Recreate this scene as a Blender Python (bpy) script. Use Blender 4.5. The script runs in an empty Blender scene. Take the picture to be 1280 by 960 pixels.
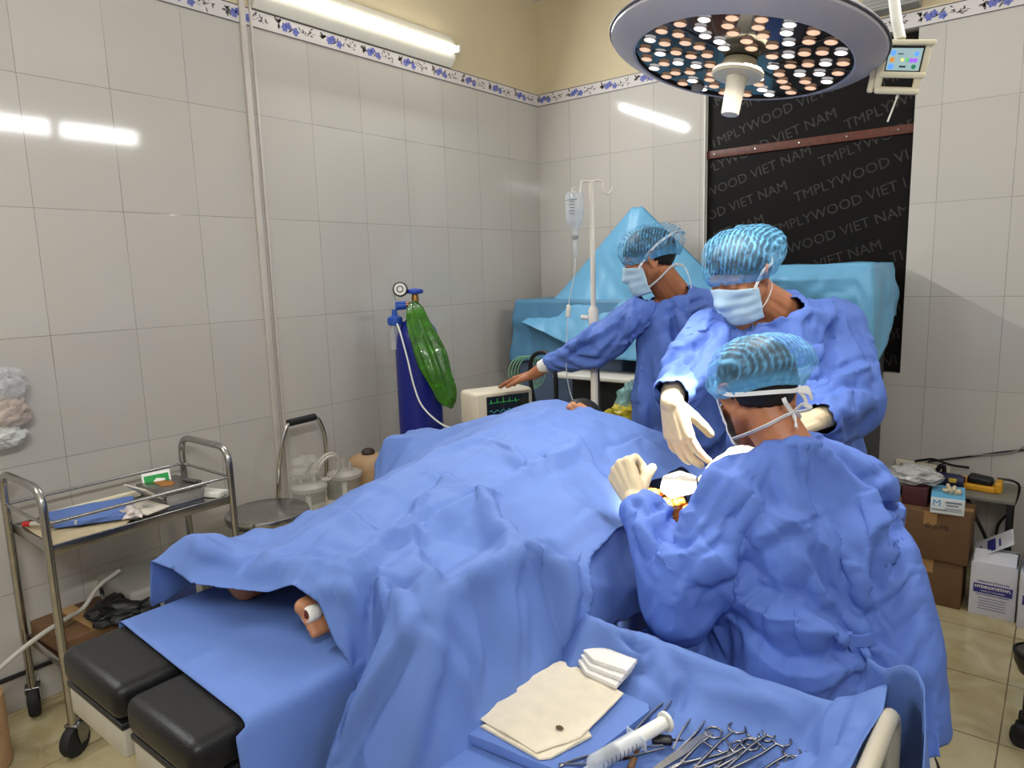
import bpy, bmesh, math, random
import numpy as np
from mathutils import Vector, Matrix, Euler, noise as mnoise
PI = math.pi
SC = bpy.context.scene
COL = SC.collection

# ------------------------------------------------------------------ camera, world, lights, exposure
CAM_LOC = (2.88004, -3.99968, 1.50221)
CAM_R, CAM_U, CAM_F = (0.786287, 0.617139, -0.029882), (-0.071975, 0.139522, 0.987600), (-0.613655, 0.774388, -0.154123)
cam_data = bpy.data.cameras.new('camera')
cam_data.sensor_width = 36.0
cam_data.lens = 36.0 * 879.2 / 1280.0
cam_data.clip_start = 0.05
cam = bpy.data.objects.new('camera', cam_data)
COL.objects.link(cam)
cam.matrix_world = Matrix(((CAM_R[0], CAM_U[0], -CAM_F[0], CAM_LOC[0]),
                           (CAM_R[1], CAM_U[1], -CAM_F[1], CAM_LOC[1]),
                           (CAM_R[2], CAM_U[2], -CAM_F[2], CAM_LOC[2]), (0, 0, 0, 1)))
SC.camera = cam
w = bpy.data.worlds.new('world'); SC.world = w; w.use_nodes = True
w.node_tree.nodes['Background'].inputs[0].default_value = (0.9, 0.95, 1, 1)
w.node_tree.nodes['Background'].inputs[1].default_value = 0.02
SC.view_settings.view_transform = 'Standard'
SC.view_settings.look = 'None'
SC.view_settings.gamma = 1.0
SC.view_settings.use_curve_mapping = False
SC.view_settings.exposure = 0.0

def area_light(name, loc, direction, sx, sy, power, color, spread=PI, shape='RECTANGLE', up=(0, 0, 1)):
    l = bpy.data.lights.new(name, 'AREA'); l.shape = shape; l.size = sx; l.size_y = sy
    l.energy = power; l.color = color; l.spread = spread
    o = bpy.data.objects.new(name, l); COL.objects.link(o)
    d = Vector(direction).normalized()
    q = d.to_track_quat('-Z', 'Y')
    o.rotation_euler = q.to_euler(); o.location = loc
    return o
TUBE_COL = (0.97, 0.99, 1.0)
# light given off by the fluorescent tubes (one on the left wall, an added unseen one behind the camera, twin fittings on the right wall)
def tube_light(name, loc, direction, power):
    d = Vector(direction).normalized(); y = Vector((0, 1, 0))
    z = -d; x = y; yy = z.cross(x)
    l = bpy.data.lights.new(name, 'AREA'); l.shape = 'RECTANGLE'; l.size = 1.16; l.size_y = 0.03
    l.energy = power; l.color = TUBE_COL
    o = bpy.data.objects.new(name, l); COL.objects.link(o)
    o.matrix_world = Matrix(((x[0], yy[0], z[0], loc[0]), (x[1], yy[1], z[1], loc[1]), (x[2], yy[2], z[2], loc[2]), (0, 0, 0, 1)))
    return o
tube_light('tube_glow', (0.125, -1.48, 2.725), (0.93, 0, -0.36), 29)
tube_light('tube_glow', (0.125, -4.30, 2.725), (0.93, 0, -0.36), 34)  # unseen tube, added to brighten the foot end of the table and left wall
for k, zz in enumerate((2.72, 2.78)):
    tube_light('tube_glow', (3.52, -1.60, zz), (-0.93, 0, -0.36), 7.5)
    tube_light('tube_glow', (3.52, -4.60, zz), (-0.93, 0, -0.36), 25)
# beam of the surgical lamp
LAMP_C = Vector((2.191, -2.172, 2.013))
LAMP_N = Vector((-0.1186, -0.1642, -0.9793)).normalized()   # the way the lamp faces
area_light('lamp_beam', LAMP_C + Vector((0.13, -0.08, -0.005)) + LAMP_N * 0.035, Vector((2.095, -2.335, 0.9)) - (LAMP_C + Vector((0.13, -0.08, 0.0))), 0.20, 0.20, 2.2, (1.0, 0.93, 0.80), spread=math.radians(11), shape='DISK')
area_light('lamp_spill', LAMP_C + LAMP_N * 0.03, LAMP_N, 0.46, 0.46, 6.5, (1.0, 0.95, 0.88), spread=math.radians(105), shape='DISK')

# ------------------------------------------------------------------ materials
def srgb(c):
    if isinstance(c, str):
        c = c.lstrip('#'); c = [int(c[i:i + 2], 16) for i in (0, 2, 4)]
    out = []
    for v in c[:3]:
        v = v / 255.0
        out.append(v / 12.92 if v <= 0.04045 else ((v + 0.055) / 1.055) ** 2.4)
    return (out[0], out[1], out[2], 1.0)
MATS = {}
def mat(name, color=(128, 128, 128), rough=0.5, metal=0.0, var=0.06, scale=12.0, bump=0.0, bscale=60.0, alpha=1.0, trans=0.0,
        ior=1.45, emit=None, estr=0.0, spec=0.5, coat=0.0, sheen=0.0, sss=0.0):
    """procedural principled material: base colour broken up by object-space noise, optional noise bump"""
    if name in MATS: return MATS[name]
    m = bpy.data.materials.new(name); m.use_nodes = True
    nt = m.node_tree; b = nt.nodes['Principled BSDF']
    c = srgb(color)
    b.inputs['Roughness'].default_value = rough; b.inputs['Metallic'].default_value = metal
    b.inputs['Specular IOR Level'].default_value = spec
    b.inputs['IOR'].default_value = ior
    b.inputs['Coat Weight'].default_value = coat
    b.inputs['Sheen Weight'].default_value = sheen
    if alpha < 1: b.inputs['Alpha'].default_value = alpha
    if trans > 0: b.inputs['Transmission Weight'].default_value = trans
    if sss > 0:
        b.inputs['Subsurface Weight'].default_value = sss
        b.inputs['Subsurface Radius'].default_value = (0.02, 0.008, 0.004)
        b.inputs['Subsurface Scale'].default_value = 0.5
    if emit is not None:
        b.inputs['Emission Color'].default_value = srgb(emit); b.inputs['Emission Strength'].default_value = estr
    tc = nt.nodes.new('ShaderNodeTexCoord')
    if var > 0:
        n = nt.nodes.new('ShaderNodeTexNoise'); n.inputs['Scale'].default_value = scale; n.inputs['Detail'].default_value = 4
        nt.links.new(tc.outputs['Object'], n.inputs['Vector'])
        r = nt.nodes.new('ShaderNodeMapRange')
        r.inputs['From Min'].default_value = 0.3; r.inputs['From Max'].default_value = 0.7
        r.inputs['To Min'].default_value = 1 - var; r.inputs['To Max'].default_value = 1 + var
        nt.links.new(n.outputs['Fac'], r.inputs['Value'])
        mx = nt.nodes.new('ShaderNodeVectorMath'); mx.operation = 'SCALE'
        mx.inputs[0].default_value = c[:3]
        nt.links.new(r.outputs['Result'], mx.inputs['Scale'])
        nt.links.new(mx.outputs['Vector'], b.inputs['Base Color'])
    else:
        b.inputs['Base Color'].default_value = c
    if bump > 0:
        n2 = nt.nodes.new('ShaderNodeTexNoise'); n2.inputs['Scale'].default_value = bscale; n2.inputs['Detail'].default_value = 3
        nt.links.new(tc.outputs['Object'], n2.inputs['Vector'])
        bp = nt.nodes.new('ShaderNodeBump'); bp.inputs['Strength'].default_value = bump; bp.inputs['Distance'].default_value = 0.01
        nt.links.new(n2.outputs['Fac'], bp.inputs['Height'])
        nt.links.new(bp.outputs['Normal'], b.inputs['Normal'])
    MATS[name] = m
    return m

# ------------------------------------------------------------------ mesh kit
class MB:
    """collects shapes; build() links them as ONE mesh object"""
    def __init__(s): s.v = []; s.f = []; s.m = []; s.mi = 0; s.M = Matrix.Identity(4)
    def add(s, verts, faces):
        o = len(s.v)
        for p in verts: s.v.append(tuple(s.M @ Vector(p)))
        for f in faces: s.f.append([i + o for i in f]); s.m.append(s.mi)
        return s
    def box(s, c, d, bev=0.0, rot=None):
        bm = bmesh.new(); bmesh.ops.create_cube(bm, size=1.0)
        for q in bm.verts: q.co = Vector((q.co.x * d[0], q.co.y * d[1], q.co.z * d[2]))
        if bev > 0: bmesh.ops.bevel(bm, geom=bm.edges[:], offset=min(bev, 0.49 * min(d)), segments=3, affect='EDGES', profile=0.5)
        T = Matrix.Translation(Vector(c)) @ (Euler(rot).to_matrix().to_4x4() if rot is not None else Matrix.Identity(4))
        return s.bm(bm, T)
    def bm(s, bm, T=None):
        bm.verts.index_update(); T = T or Matrix.Identity(4)
        s.add([T @ q.co for q in bm.verts], [[q.index for q in f.verts] for f in bm.faces]); bm.free(); return s
    def tube(s, path, r, seg=10, caps=True, closed=False):
        P = [Vector(p) for p in path]; n = len(P)
        R = r if isinstance(r, (list, tuple)) else [r] * n
        V = []; F = []
        t0 = (P[1] - P[0]).normalized()
        ref = Vector((0, 0, 1)) if abs(t0.z) < 0.9 else Vector((1, 0, 0))
        u = t0.cross(ref).normalized()
        for i in range(n):
            if closed: t = (P[(i + 1) % n] - P[i - 1])
            else: t = P[min(i + 1, n - 1)] - P[max(i - 1, 0)]
            t = t.normalized() if t.length > 1e-9 else t0
            u = (u - t * u.dot(t)).normalized(); wv = t.cross(u)
            for k in range(seg):
                a = 2 * PI * k / seg
                V.append(P[i] + (u * math.cos(a) + wv * math.sin(a)) * R[i])
        m = n if closed else n - 1
        for i in range(m):
            j = (i + 1) % n
            for k in range(seg):
                l = (k + 1) % seg
                F.append((i * seg + k, i * seg + l, j * seg + l, j * seg + k))
        if caps and not closed:
            F.append(tuple(range(seg))[::-1]); F.append(tuple((n - 1) * seg + k for k in range(seg)))
        return s.add(V, F)
    def lathe(s, prof, seg=32, T=None, capb=True, capt=True):
        T = T or Matrix.Identity(4); V = []; F = []
        for (r, z) in prof:
            for k in range(seg):
                a = 2 * PI * k / seg; V.append(T @ Vector((r * math.cos(a), r * math.sin(a), z)))
        for i in range(len(prof) - 1):
            for k in range(seg):
                l = (k + 1) % seg
                F.append((i * seg + k, i * seg + l, (i + 1) * seg + l, (i + 1) * seg + k))
        if capb: F.append(tuple(range(seg))[::-1])
        if capt: F.append(tuple((len(prof) - 1) * seg + k for k in range(seg)))
        return s.add(V, F)
    def prism(s, poly, h, T=None):
        """polygon in xy extruded along z by h"""
        T = T or Matrix.Identity(4); n = len(poly)
        V = [T @ Vector((p[0], p[1], 0)) for p in poly] + [T @ Vector((p[0], p[1], h)) for p in poly]
        F = [tuple(range(n))[::-1], tuple(range(n, 2 * n))] + [(i, (i + 1) % n, n + (i + 1) % n, n + i) for i in range(n)]
        return s.add(V, F)
    def ball(s, c, r, seg=16, rings=10, T=None):
        if not isinstance(r, (tuple, list)): r = (r, r, r)
        bm = bmesh.new(); bmesh.ops.create_uvsphere(bm, u_segments=seg, v_segments=rings, radius=1.0)
        for q in bm.verts: q.co = Vector((q.co.x * r[0], q.co.y * r[1], q.co.z * r[2]))
        return s.bm(bm, Matrix.Translation(Vector(c)) @ (T or Matrix.Identity(4)))
    def cone(s, a, b, ra, rb, seg=14):
        """rounded tapered capsule from a to b"""
        a = Vector(a); b = Vector(b); d = b - a; L = d.length
        if L < 1e-6: return s.ball(a, max(ra, rb))
        path = []; rad = []
        n = 4; dn = d / L
        for i in range(n, 0, -1):
            t = i / n * PI / 2; path.append(a - dn * ra * math.sin(t) * 0.999); rad.append(max(ra * math.cos(t), ra * 0.03))
        path.append(a); rad.append(ra); path.append(b); rad.append(rb)
        for i in range(1, n + 1):
            t = i / n * PI / 2; path.append(b + dn * rb * math.sin(t) * 0.999); rad.append(max(rb * math.cos(t), rb * 0.03))
        return s.tube(path, rad, seg)
    def mesh(s, name, mats, smooth=True):
        me = bpy.data.meshes.new(name); me.from_pydata(s.v, [], s.f)
        for m in (mats if isinstance(mats, (list, tuple)) else [mats]): me.materials.append(m)
        for p, i in zip(me.polygons, s.m): p.material_index = i
        bm = bmesh.new(); bm.from_mesh(me); bmesh.ops.recalc_face_normals(bm, faces=bm.faces[:]); bm.to_mesh(me); bm.free()
        if smooth:
            me.shade_smooth()
            try: me.set_sharp_from_angle(angle=math.radians(38))
            except Exception: pass
        me.update(); return me
    def build(s, name, mats, parent=None, smooth=True):
        o = bpy.data.objects.new(name, s.mesh(name, mats, smooth)); COL.objects.link(o)
        if parent is not None: o.parent = parent; o.matrix_parent_inverse = parent.matrix_world.inverted()
        return o

def tag(o, label, cat, group=None):
    o['label'] = label; o['category'] = cat
    if group: o['group'] = group
    return o
def thing(name, label, cat, loc, group=None):
    o = bpy.data.objects.new(name, None); COL.objects.link(o); o.empty_display_size = 0.05
    o.location = loc; o.matrix_world = Matrix.Translation(Vector(loc))
    return tag(o, label, cat, group)
def struct(o): o['kind'] = 'structure'; return o
def fillet(pts, r, n=6):
    P = [Vector(p) for p in pts]; out = [P[0]]
    for i in range(1, len(P) - 1):
        a = (P[i - 1] - P[i]); b = (P[i + 1] - P[i]); rr = min(r, a.length * .49, b.length * .49)
        p0 = P[i] + a.normalized() * rr; p1 = P[i] + b.normalized() * rr
        for k in range(n + 1):
            t = k / n; out.append(p0 * (1 - t) ** 2 + P[i] * 2 * t * (1 - t) + p1 * t * t)
    out.append(P[-1]); return out
def spline(pts, n=8):
    """Catmull-Rom through the points"""
    P = [Vector(p) for p in pts]; P = [2 * P[0] - P[1]] + P + [2 * P[-1] - P[-2]]; out = []
    for i in range(1, len(P) - 2):
        for k in range(n):
            t = k / n
            out.append(0.5 * ((2 * P[i]) + (P[i + 1] - P[i - 1]) * t + (2 * P[i - 1] - 5 * P[i] + 4 * P[i + 1] - P[i + 2]) * t * t
                              + (3 * P[i] - P[i - 1] - 3 * P[i + 1] + P[i + 2]) * t ** 3))
    out.append(P[-2]); return out
def frame(origin, z, xhint=(1, 0, 0)):
    z = Vector(z).normalized(); x = Vector(xhint); x = (x - z * x.dot(z)).normalized(); y = z.cross(x)
    o = Vector(origin)
    return Matrix(((x[0], y[0], z[0], o[0]), (x[1], y[1], z[1], o[1]), (x[2], y[2], z[2], o[2]), (0, 0, 0, 1)))
def cp(o, parent=None):
    c = o.copy(); COL.objects.link(c)
    if parent is not None: c.parent = parent
    return c
def text_mb(mb, txt, size, T, bold=0.0):
    """flat lettering as mesh faces, added to mb with its current material index"""
    cu = bpy.data.curves.new('lettering', 'FONT'); cu.body = txt; cu.size = size; cu.align_x = 'CENTER'; cu.align_y = 'CENTER'
    cu.offset = bold; cu.fill_mode = 'FRONT'; cu.resolution_u = 2
    o = bpy.data.objects.new('lettering', cu); COL.objects.link(o)
    dg = bpy.context.evaluated_depsgraph_get(); me = o.evaluated_get(dg).to_mesh()
    V = [T @ q.co for q in me.vertices]; F = [list(p.vertices) for p in me.polygons]
    mb.add(V, F)
    o.evaluated_get(dg).to_mesh_clear(); bpy.data.objects.remove(o); bpy.data.curves.remove(cu)

M = dict(
    steel=mat('stainless_steel', (176, 175, 174), 0.22, 1.0, 0.08, 30),
    chrome=mat('chrome', (215, 213, 210), 0.12, 1.0, 0.04, 20),
    darksteel=mat('instrument_steel', (150, 150, 152), 0.25, 1.0, 0.1, 60),
    black=mat('black_plastic', (18, 18, 20), 0.45, 0, 0.1),
    rubber=mat('black_rubber', (26, 26, 28), 0.7, 0, 0.1),
    vinyl=mat('black_vinyl', (15, 15, 17), 0.42, 0, 0.08, 30, 0.10, 220, spec=0.4),
    white=mat('white_plastic', (226, 224, 214), 0.4, 0, 0.03),
    cream=mat('cream_plastic', (226, 218, 190), 0.42, 0, 0.03),
    beige=mat('beige_enamel', (214, 204, 184), 0.4, 0, 0.04),
    grey=mat('grey_enamel', (150, 148, 146), 0.45, 0, 0.05),
    drape=mat('blue_drape_fabric', (93, 121, 184), 0.62, 0, 0.035, 9, 0.06, 900, spec=0.3),
    gown=mat('blue_gown_fabric', (91, 121, 198), 0.6, 0, 0.035, 9, 0.06, 900, spec=0.3),
    skin=mat('skin', (176, 120, 88), 0.5, 0, 0.08, 25, 0.05, 300, sss=0.08),
    hair=mat('black_hair', (20, 17, 16), 0.5, 0, 0.2, 80),
    glove=mat('latex_glove', (208, 190, 156), 0.45, 0, 0.05, 40, 0.05, 120, sss=0.1),
    mask=mat('mask_fabric', (176, 206, 226), 0.7, 0, 0.03, 30, 0.08, 400),
    tie=mat('white_cotton', (232, 232, 230), 0.8, 0, 0.04),
    card=mat('brown_cardboard', (100, 72, 45), 0.75, 0, 0.1, 8, 0.05, 90),
)
# ------------------------------------------------------------------ the room
def tile_mat(name, axis, off, w, zoff, h, color, grout, rough, lw=0.0016, marble=False, wave=0.02):
    m = bpy.data.materials.new(name); m.use_nodes = True; nt = m.node_tree; b = nt.nodes['Principled BSDF']
    L = nt.links.new
    tc = nt.nodes.new('ShaderNodeTexCoord'); sp = nt.nodes.new('ShaderNodeSeparateXYZ'); L(tc.outputs['Object'], sp.inputs[0])
    def math_(op, a, b_=None):
        n = nt.nodes.new('ShaderNodeMath'); n.operation = op
        for i, q in enumerate((a, b_)):
            if q is None: continue
            if isinstance(q, (int, float)): n.inputs[i].default_value = q
            else: L(q, n.inputs[i])
        return n.outputs[0]
    def line(sock, o, p):
        t = math_('DIVIDE', math_('SUBTRACT', sock, o), p)
        fl = math_('FLOOR', t); fr = math_('SUBTRACT', t, fl)
        d = math_('MULTIPLY', math_('MINIMUM', fr, math_('SUBTRACT', 1.0, fr)), p)
        return d, fl
    ax2 = 'Z' if axis in 'XY' else 'Y'
    a1 = sp.outputs[axis if axis in 'XY' else 'X']; a2 = sp.outputs[ax2]
    d1, i1 = line(a1, off, w); d2, i2 = line(a2, zoff, h)
    d = math_('MINIMUM', d1, d2)
    nz = nt.nodes.new('ShaderNodeTexNoise'); nz.inputs['Scale'].default_value = 5.0; L(tc.outputs['Object'], nz.inputs['Vector'])
    lim = math_('MULTIPLY', nz.outputs['Fac'], lw * 2)            # joints fade in and out
    mask = math_('LESS_THAN', d, lim)
    wn = nt.nodes.new('ShaderNodeTexWhiteNoise'); wn.noise_dimensions = '2D'
    cb = nt.nodes.new('ShaderNodeCombineXYZ'); L(i1, cb.inputs[0]); L(i2, cb.inputs[1]); L(cb.outputs[0], wn.inputs['Vector'])
    v = nt.nodes.new('ShaderNodeMapRange'); L(wn.outputs['Value'], v.inputs['Value'])
    v.inputs['To Min'].default_value = 0.965; v.inputs['To Max'].default_value = 1.02
    sc = nt.nodes.new('ShaderNodeVectorMath'); sc.operation = 'SCALE'; L(v.outputs['Result'], sc.inputs['Scale'])
    if marble:
        n3 = nt.nodes.new('ShaderNodeTexNoise'); n3.inputs['Scale'].default_value = 5; n3.inputs['Detail'].default_value = 6; n3.inputs['Distortion'].default_value = 1.2
        L(tc.outputs['Object'], n3.inputs['Vector'])
        cr = nt.nodes.new('ShaderNodeValToRGB'); L(n3.outputs['Fac'], cr.inputs['Fac'])
        cr.color_ramp.elements[0].position = 0.35; cr.color_ramp.elements[0].color = srgb((164, 148, 108))
        cr.color_ramp.elements[1].position = 0.62; cr.color_ramp.elements[1].color = srgb(color)
        L(cr.outputs['Color'], sc.inputs[0])
    else: sc.inputs[0].default_value = srgb(color)[:3]
    mx = nt.nodes.new('ShaderNodeMix'); mx.data_type = 'RGBA'; L(mask, mx.inputs[0])
    L(sc.outputs['Vector'], mx.inputs[6]); mx.inputs[7].default_value = srgb(grout); L(mx.outputs[2], b.inputs['Base Color'])
    b.inputs['Roughness'].default_value = rough
    b.inputs['Specular IOR Level'].default_value = 0.4
    n4 = nt.nodes.new('ShaderNodeTexNoise'); n4.inputs['Scale'].default_value = 3.0; L(tc.outputs['Object'], n4.inputs['Vector'])
    hh = math_('SUBTRACT', math_('MULTIPLY', n4.outputs['Fac'], wave), math_('MULTIPLY', mask, 0.03))
    bp = nt.nodes.new('ShaderNodeBump'); bp.inputs['Strength'].default_value = 0.5; bp.inputs['Distance'].default_value = 0.02
    L(hh, bp.inputs['Height']); L(bp.outputs['Normal'], b.inputs['Normal'])
    return m
GLAZE = (196, 191, 184)
tile_l = tile_mat('glazed_wall_tile_left', 'Y', -3.038, 0.302, 0.433, 0.45, GLAZE, (150, 145, 138), 0.07, 0.0011, False, 0.008)
tile_b = tile_mat('glazed_wall_tile_back', 'X', 2.345, 0.2992, 0.433, 0.45, GLAZE, (150, 145, 138), 0.07, 0.0011, False, 0.008)
tile_f = tile_mat('polished_floor_tile', 'F', 2.807, 0.3967, -0.711, 0.3967, (184, 172, 136), (104, 92, 66), 0.10, 0.0022, True)
paint = mat('cream_wall_paint', (208, 193, 160), 0.7, 0, 0.04, 3, 0.05, 40)
ceil_m = mat('white_ceiling_paint', (225, 222, 212), 0.8, 0, 0.02)
XR, YF, ZC = 3.62, -6.2, 3.25
ZB0, ZB1 = 2.597, 2.675
def slab(name, c, d, m): return struct(MB().box(c, d).build(name, m, smooth=False))
slab('floor', (XR / 2, YF / 2, -0.05), (XR + 0.4, -YF + 0.4, 0.1), tile_f)
slab('ceiling', (XR / 2, YF / 2, ZC + 0.05), (XR + 0.4, -YF + 0.4, 0.1), ceil_m)
def split_wall(name, boxes_tile, boxes_paint, tile):
    mb = MB()
    for c, d in boxes_tile: mb.box(c, d)
    mb.mi = 1
    for c, d in boxes_paint: mb.box(c, d)
    return struct(mb.build(name, [tile, paint], smooth=False))
def bx(x0, x1, y0, y1, z0, z1): return ((x0 + x1) / 2, (y0 + y1) / 2, (z0 + z1) / 2), (x1 - x0, y1 - y0, z1 - z0)
split_wall('wall_left', [bx(-0.1, 0, YF, 0.1, 0, ZB0)], [bx(-0.1, 0, YF, 0.1, ZB0, ZC)], tile_l)
WX0, WX1, WZ0, WZ1 = 1.17, 2.232, 0.945, 2.592       # the boarded-up window opening
split_wall('wall_back', [bx(0, WX0, 0, 0.1, 0, ZB0), bx(WX1, XR, 0, 0.1, 0, ZB0), bx(WX0, WX1, 0, 0.1, 0, WZ0)],
           [bx(0, XR, 0, 0.1, ZB0, ZC)], tile_b)
split_wall('wall_right', [bx(XR, XR + 0.1, YF, 0.1, 0, ZB0)], [bx(XR, XR + 0.1, YF, 0.1, ZB0, ZC)], tile_l)
split_wall('wall_front', [bx(0, XR, YF - 0.1, YF, 0, ZB0)], [bx(0, XR, YF - 0.1, YF, ZB0, ZC)], tile_b)

# border strip with the flower garland
bw = mat('border_glaze', (214, 208, 206), 0.15, 0, 0.02); bl = mat('border_line', (52, 48, 50), 0.3, 0, 0.05)
bf = mat('border_flower', (108, 116, 186), 0.2, 0, 0.25, 120); bg = mat('border_leaf', (104, 98, 100), 0.25, 0, 0.25, 120)
def border(name, length, T):
    rnd = random.Random(5); mb = MB()
    mb.M = T; H = ZB1 - ZB0
    mb.box((length / 2, H / 2, 0.002), (length, H, 0.004))
    mb.mi = 1
    mb.box((length / 2, 0.003, 0.0025), (length, 0.004, 0.004)); mb.box((length / 2, H - 0.003, 0.0025), (length, 0.004, 0.004))
    def petal(cx, cy, L, wd, a, z):
        pts = []
        for k in range(9):
            t = k / 8; pts.append((t * L, wd * math.sin(PI * t) ** 0.8))
        poly = pts + [(x, -y) for x, y in pts[-2:0:-1]]
        ca, sa = math.cos(a), math.sin(a)
        mb.add([(cx + x * ca - y * sa, cy + x * sa + y * ca, z) for x, y in poly], [tuple(range(len(poly)))])
    P = 0.248; x = 0.05; k = 0
    while x < length - 0.06:
        z = 0.0045
        mb.mi = 3
        for i in range(7):
            petal(x - 0.045 + rnd.uniform(-.008, .01), 0.046 + rnd.uniform(-.008, .008), 0.024, 0.005, rnd.uniform(0, 6.28), z)
        for i in range(5): petal(x + 0.03, 0.04, rnd.uniform(.02, .035), 0.0045, rnd.uniform(-1.2, 1.2) + (PI if i % 2 else 0), z)
        mb.mi = 2
        for cx, cy, n, L in ((x - 0.012, 0.038, 6, 0.021), (x + 0.008, 0.048, 5, 0.018), (x + 0.045, 0.032, 5, 0.02)):
            for i in range(n): petal(cx, cy, L, 0.0075, i * 2 * PI / n + rnd.uniform(-.2, .2), z + 0.0004 * (i % 2 + 1))
        mb.mi = 3
        for q in range(9):
            petal(x + 0.075 + q * 0.0085, 0.042 + 0.014 * math.sin(q * 1.3), rnd.uniform(.014, .024), 0.0032, rnd.uniform(0, 6.28), z)
        for q in range(4): petal(x + 0.065 + q * 0.022, 0.038, 0.026, 0.0014, rnd.uniform(-.6, .6), z)
        x += P; k += 1
    return struct(mb.build(name, [bw, bl, bf, bg], smooth=False))
border('trim_1', -YF, Matrix(((0, 0, 1, 0), (1, 0, 0, YF), (0, 1, 0, ZB0), (0, 0, 0, 1))))
border('trim_2', XR, Matrix(((1, 0, 0, 0), (0, 0, -1, 0), (0, 1, 0, ZB0), (0, 0, 0, 1))))
# conduit running down the left wall
mb = MB(); mb.box((0.008, -2.16, 1.6), (0.016, 0.026, 3.2), 0.003)
mb.box((0.006, -2.118, 1.6), (0.012, 0.012, 3.2), 0.003)
struct(mb.build('trim_3', mat('conduit_plastic', (200, 192, 184), 0.4, 0, 0.03)))

# window boarded with black film-faced plywood
t = thing('plywood_board', 'black printed plywood panel boarding up the window', 'board', ((WX0 + WX1) / 2, 0.045, WZ0))
ply = mat('black_film_plywood', (20, 18, 17), 0.45, 0, 0.12, 6, spec=0.12)
mb = MB(); mb.box(((WX0 + WX1) / 2, 0.05, (WZ0 + WZ1) / 2), (WX1 - WX0, 0.018, WZ1 - WZ0)); mb.build('panel', ply, t, False)
mb = MB()
TW = Matrix(((1, 0, 0, 0), (0, 0, -1, 0.0403), (0, 1, 0, 0), (0, 0, 0, 1)))
ang = math.radians(17)
def print_line(txt, x, z, size):
    n = len(txt) * size * 0.62
    text_mb(mb, txt, size, TW @ Matrix.Translation((x, z, 0)) @ Matrix.Rotation(ang, 4, 'Z'))
for r in range(-3, 12):
    for c in range(-2, 4):
        x = WX0 + 0.18 + c * 0.84 + r * 0.12; z = WZ0 + 0.02 + r * 0.17 + c * 0.17
        print_line('TMPLYWOOD VIET NAM', x, z, 0.075)
# keep only lettering inside the panel
keep = MB()
for f in mb.f:
    if all(WX0 + .015 < mb.v[i][0] < WX1 - .015 and WZ0 + .015 < mb.v[i][2] < WZ1 - .015 for i in f):
        keep.add([mb.v[i] for i in f], [tuple(range(len(f)))])
keep.build('printed_lettering', mat('faded_print', (37, 33, 30), 0.5, 0, 0.3, 9), t, False)
mb = MB(); mb.box(((WX0 + WX1) / 2, 0.034, 2.147), (WX1 - WX0 - 0.004, 0.014, 0.044), 0.002)
bt = mb.build('batten', mat('red_brown_wood', (92, 46, 32), 0.45, 0, 0.25, 40), t)
for i in range(5):
    MB().lathe([(0.0055, 0), (0.004, 0.002)], 10, frame((WX0 + 0.05 + i * 0.235, 0.0275, 2.149), (0, -1, 0))).build('screw', M['steel'], bt)
mb = MB(); mb.box((WX0 + 0.003, 0.02, (WZ0 + WZ1) / 2), (0.006, 0.04, WZ1 - WZ0)); mb.build('edge_strip', M['white'], t, False)

# fluorescent fitting on the left wall, an added unseen one behind the camera, and the twin ones on the right wall
tube_glow_m = mat('lit_tube', (255, 252, 244), 0.4, 0, 0, emit=(255, 250, 240), estr=6.0)
fit_m = mat('white_fitting_enamel', (236, 232, 218), 0.35, 0, 0.02)
def fitting(label, side, yc, zc, L, twin):
    x0 = 0 if side > 0 else XR
    t = thing('fluorescent_fitting', label, 'light fitting', (x0, yc, zc), 'tube light fittings on the walls')
    sg = side
    prof = [(0.0, -0.075), (0.012, -0.085), (0.04, -0.05), (0.05, -0.028), (0.05, 0.03), (0.04, 0.05), (0.012, 0.085), (0.0, 0.085)]
    T = Matrix(((sg, 0, 0, x0), (0, 0, 1, yc - L / 2), (0, 1, 0, zc), (0, 0, 0, 1)))
    MB().prism(prof, L, T).build('reflector', fit_m, t)
    for dz in ((0.0,) if not twin else (-0.03, 0.03)):
        MB().tube([(x0 + sg * 0.082, yc - L / 2 + 0.03, zc + dz), (x0 + sg * 0.082, yc + L / 2 - 0.03, zc + dz)], 0.014, 14).build('tube', tube_glow_m, t)
    for e in (-1, 1):
        MB().box((x0 + sg * 0.07, yc + e * (L / 2 - 0.012), zc), (0.05, 0.018, 0.04 if not twin else 0.1), 0.004).build('end_cap', M['white'], t)
fitting('lit fluorescent tube fitting on the left wall, nearest the back corner', 1, -1.48, 2.76, 1.26, False)
fitting('added unseen single tube fitting on the left wall behind the camera', 1, -4.30, 2.76, 1.26, False)
fitting('twin tube fitting high on the right wall near the back', -1, -1.60, 2.75, 1.26, True)
fitting('twin tube fitting high on the right wall near the door end', -1, -4.60, 2.75, 1.26, True)
# grey control box with a red wire above the border on the back wall
t = thing('wall_box', 'grey slatted wall box with a red wire above the black window board', 'wall box', (2.13, 0, 2.7))
mb = MB(); mb.box((2.12, -0.05, 2.735), (0.24, 0.1, 0.1), 0.006); bd = mb.build('housing', mat('grey_green_metal', (150, 152, 144), 0.5, 0, 0.05), t)
for i in range(5): MB().box((2.12, -0.102, 2.70 + i * 0.017), (0.225, 0.006, 0.006), 0.001).build('slat', M['grey'], bd)
MB().tube(spline([(2.24, -0.03, 2.71), (2.265, -0.02, 2.725), (2.285, -0.012, 2.76), (2.288, -0.008, 2.83), (2.28, -0.008, 2.9)]), 0.004, 8).build('wire', mat('red_wire', (205, 70, 40), 0.4), t)
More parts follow.
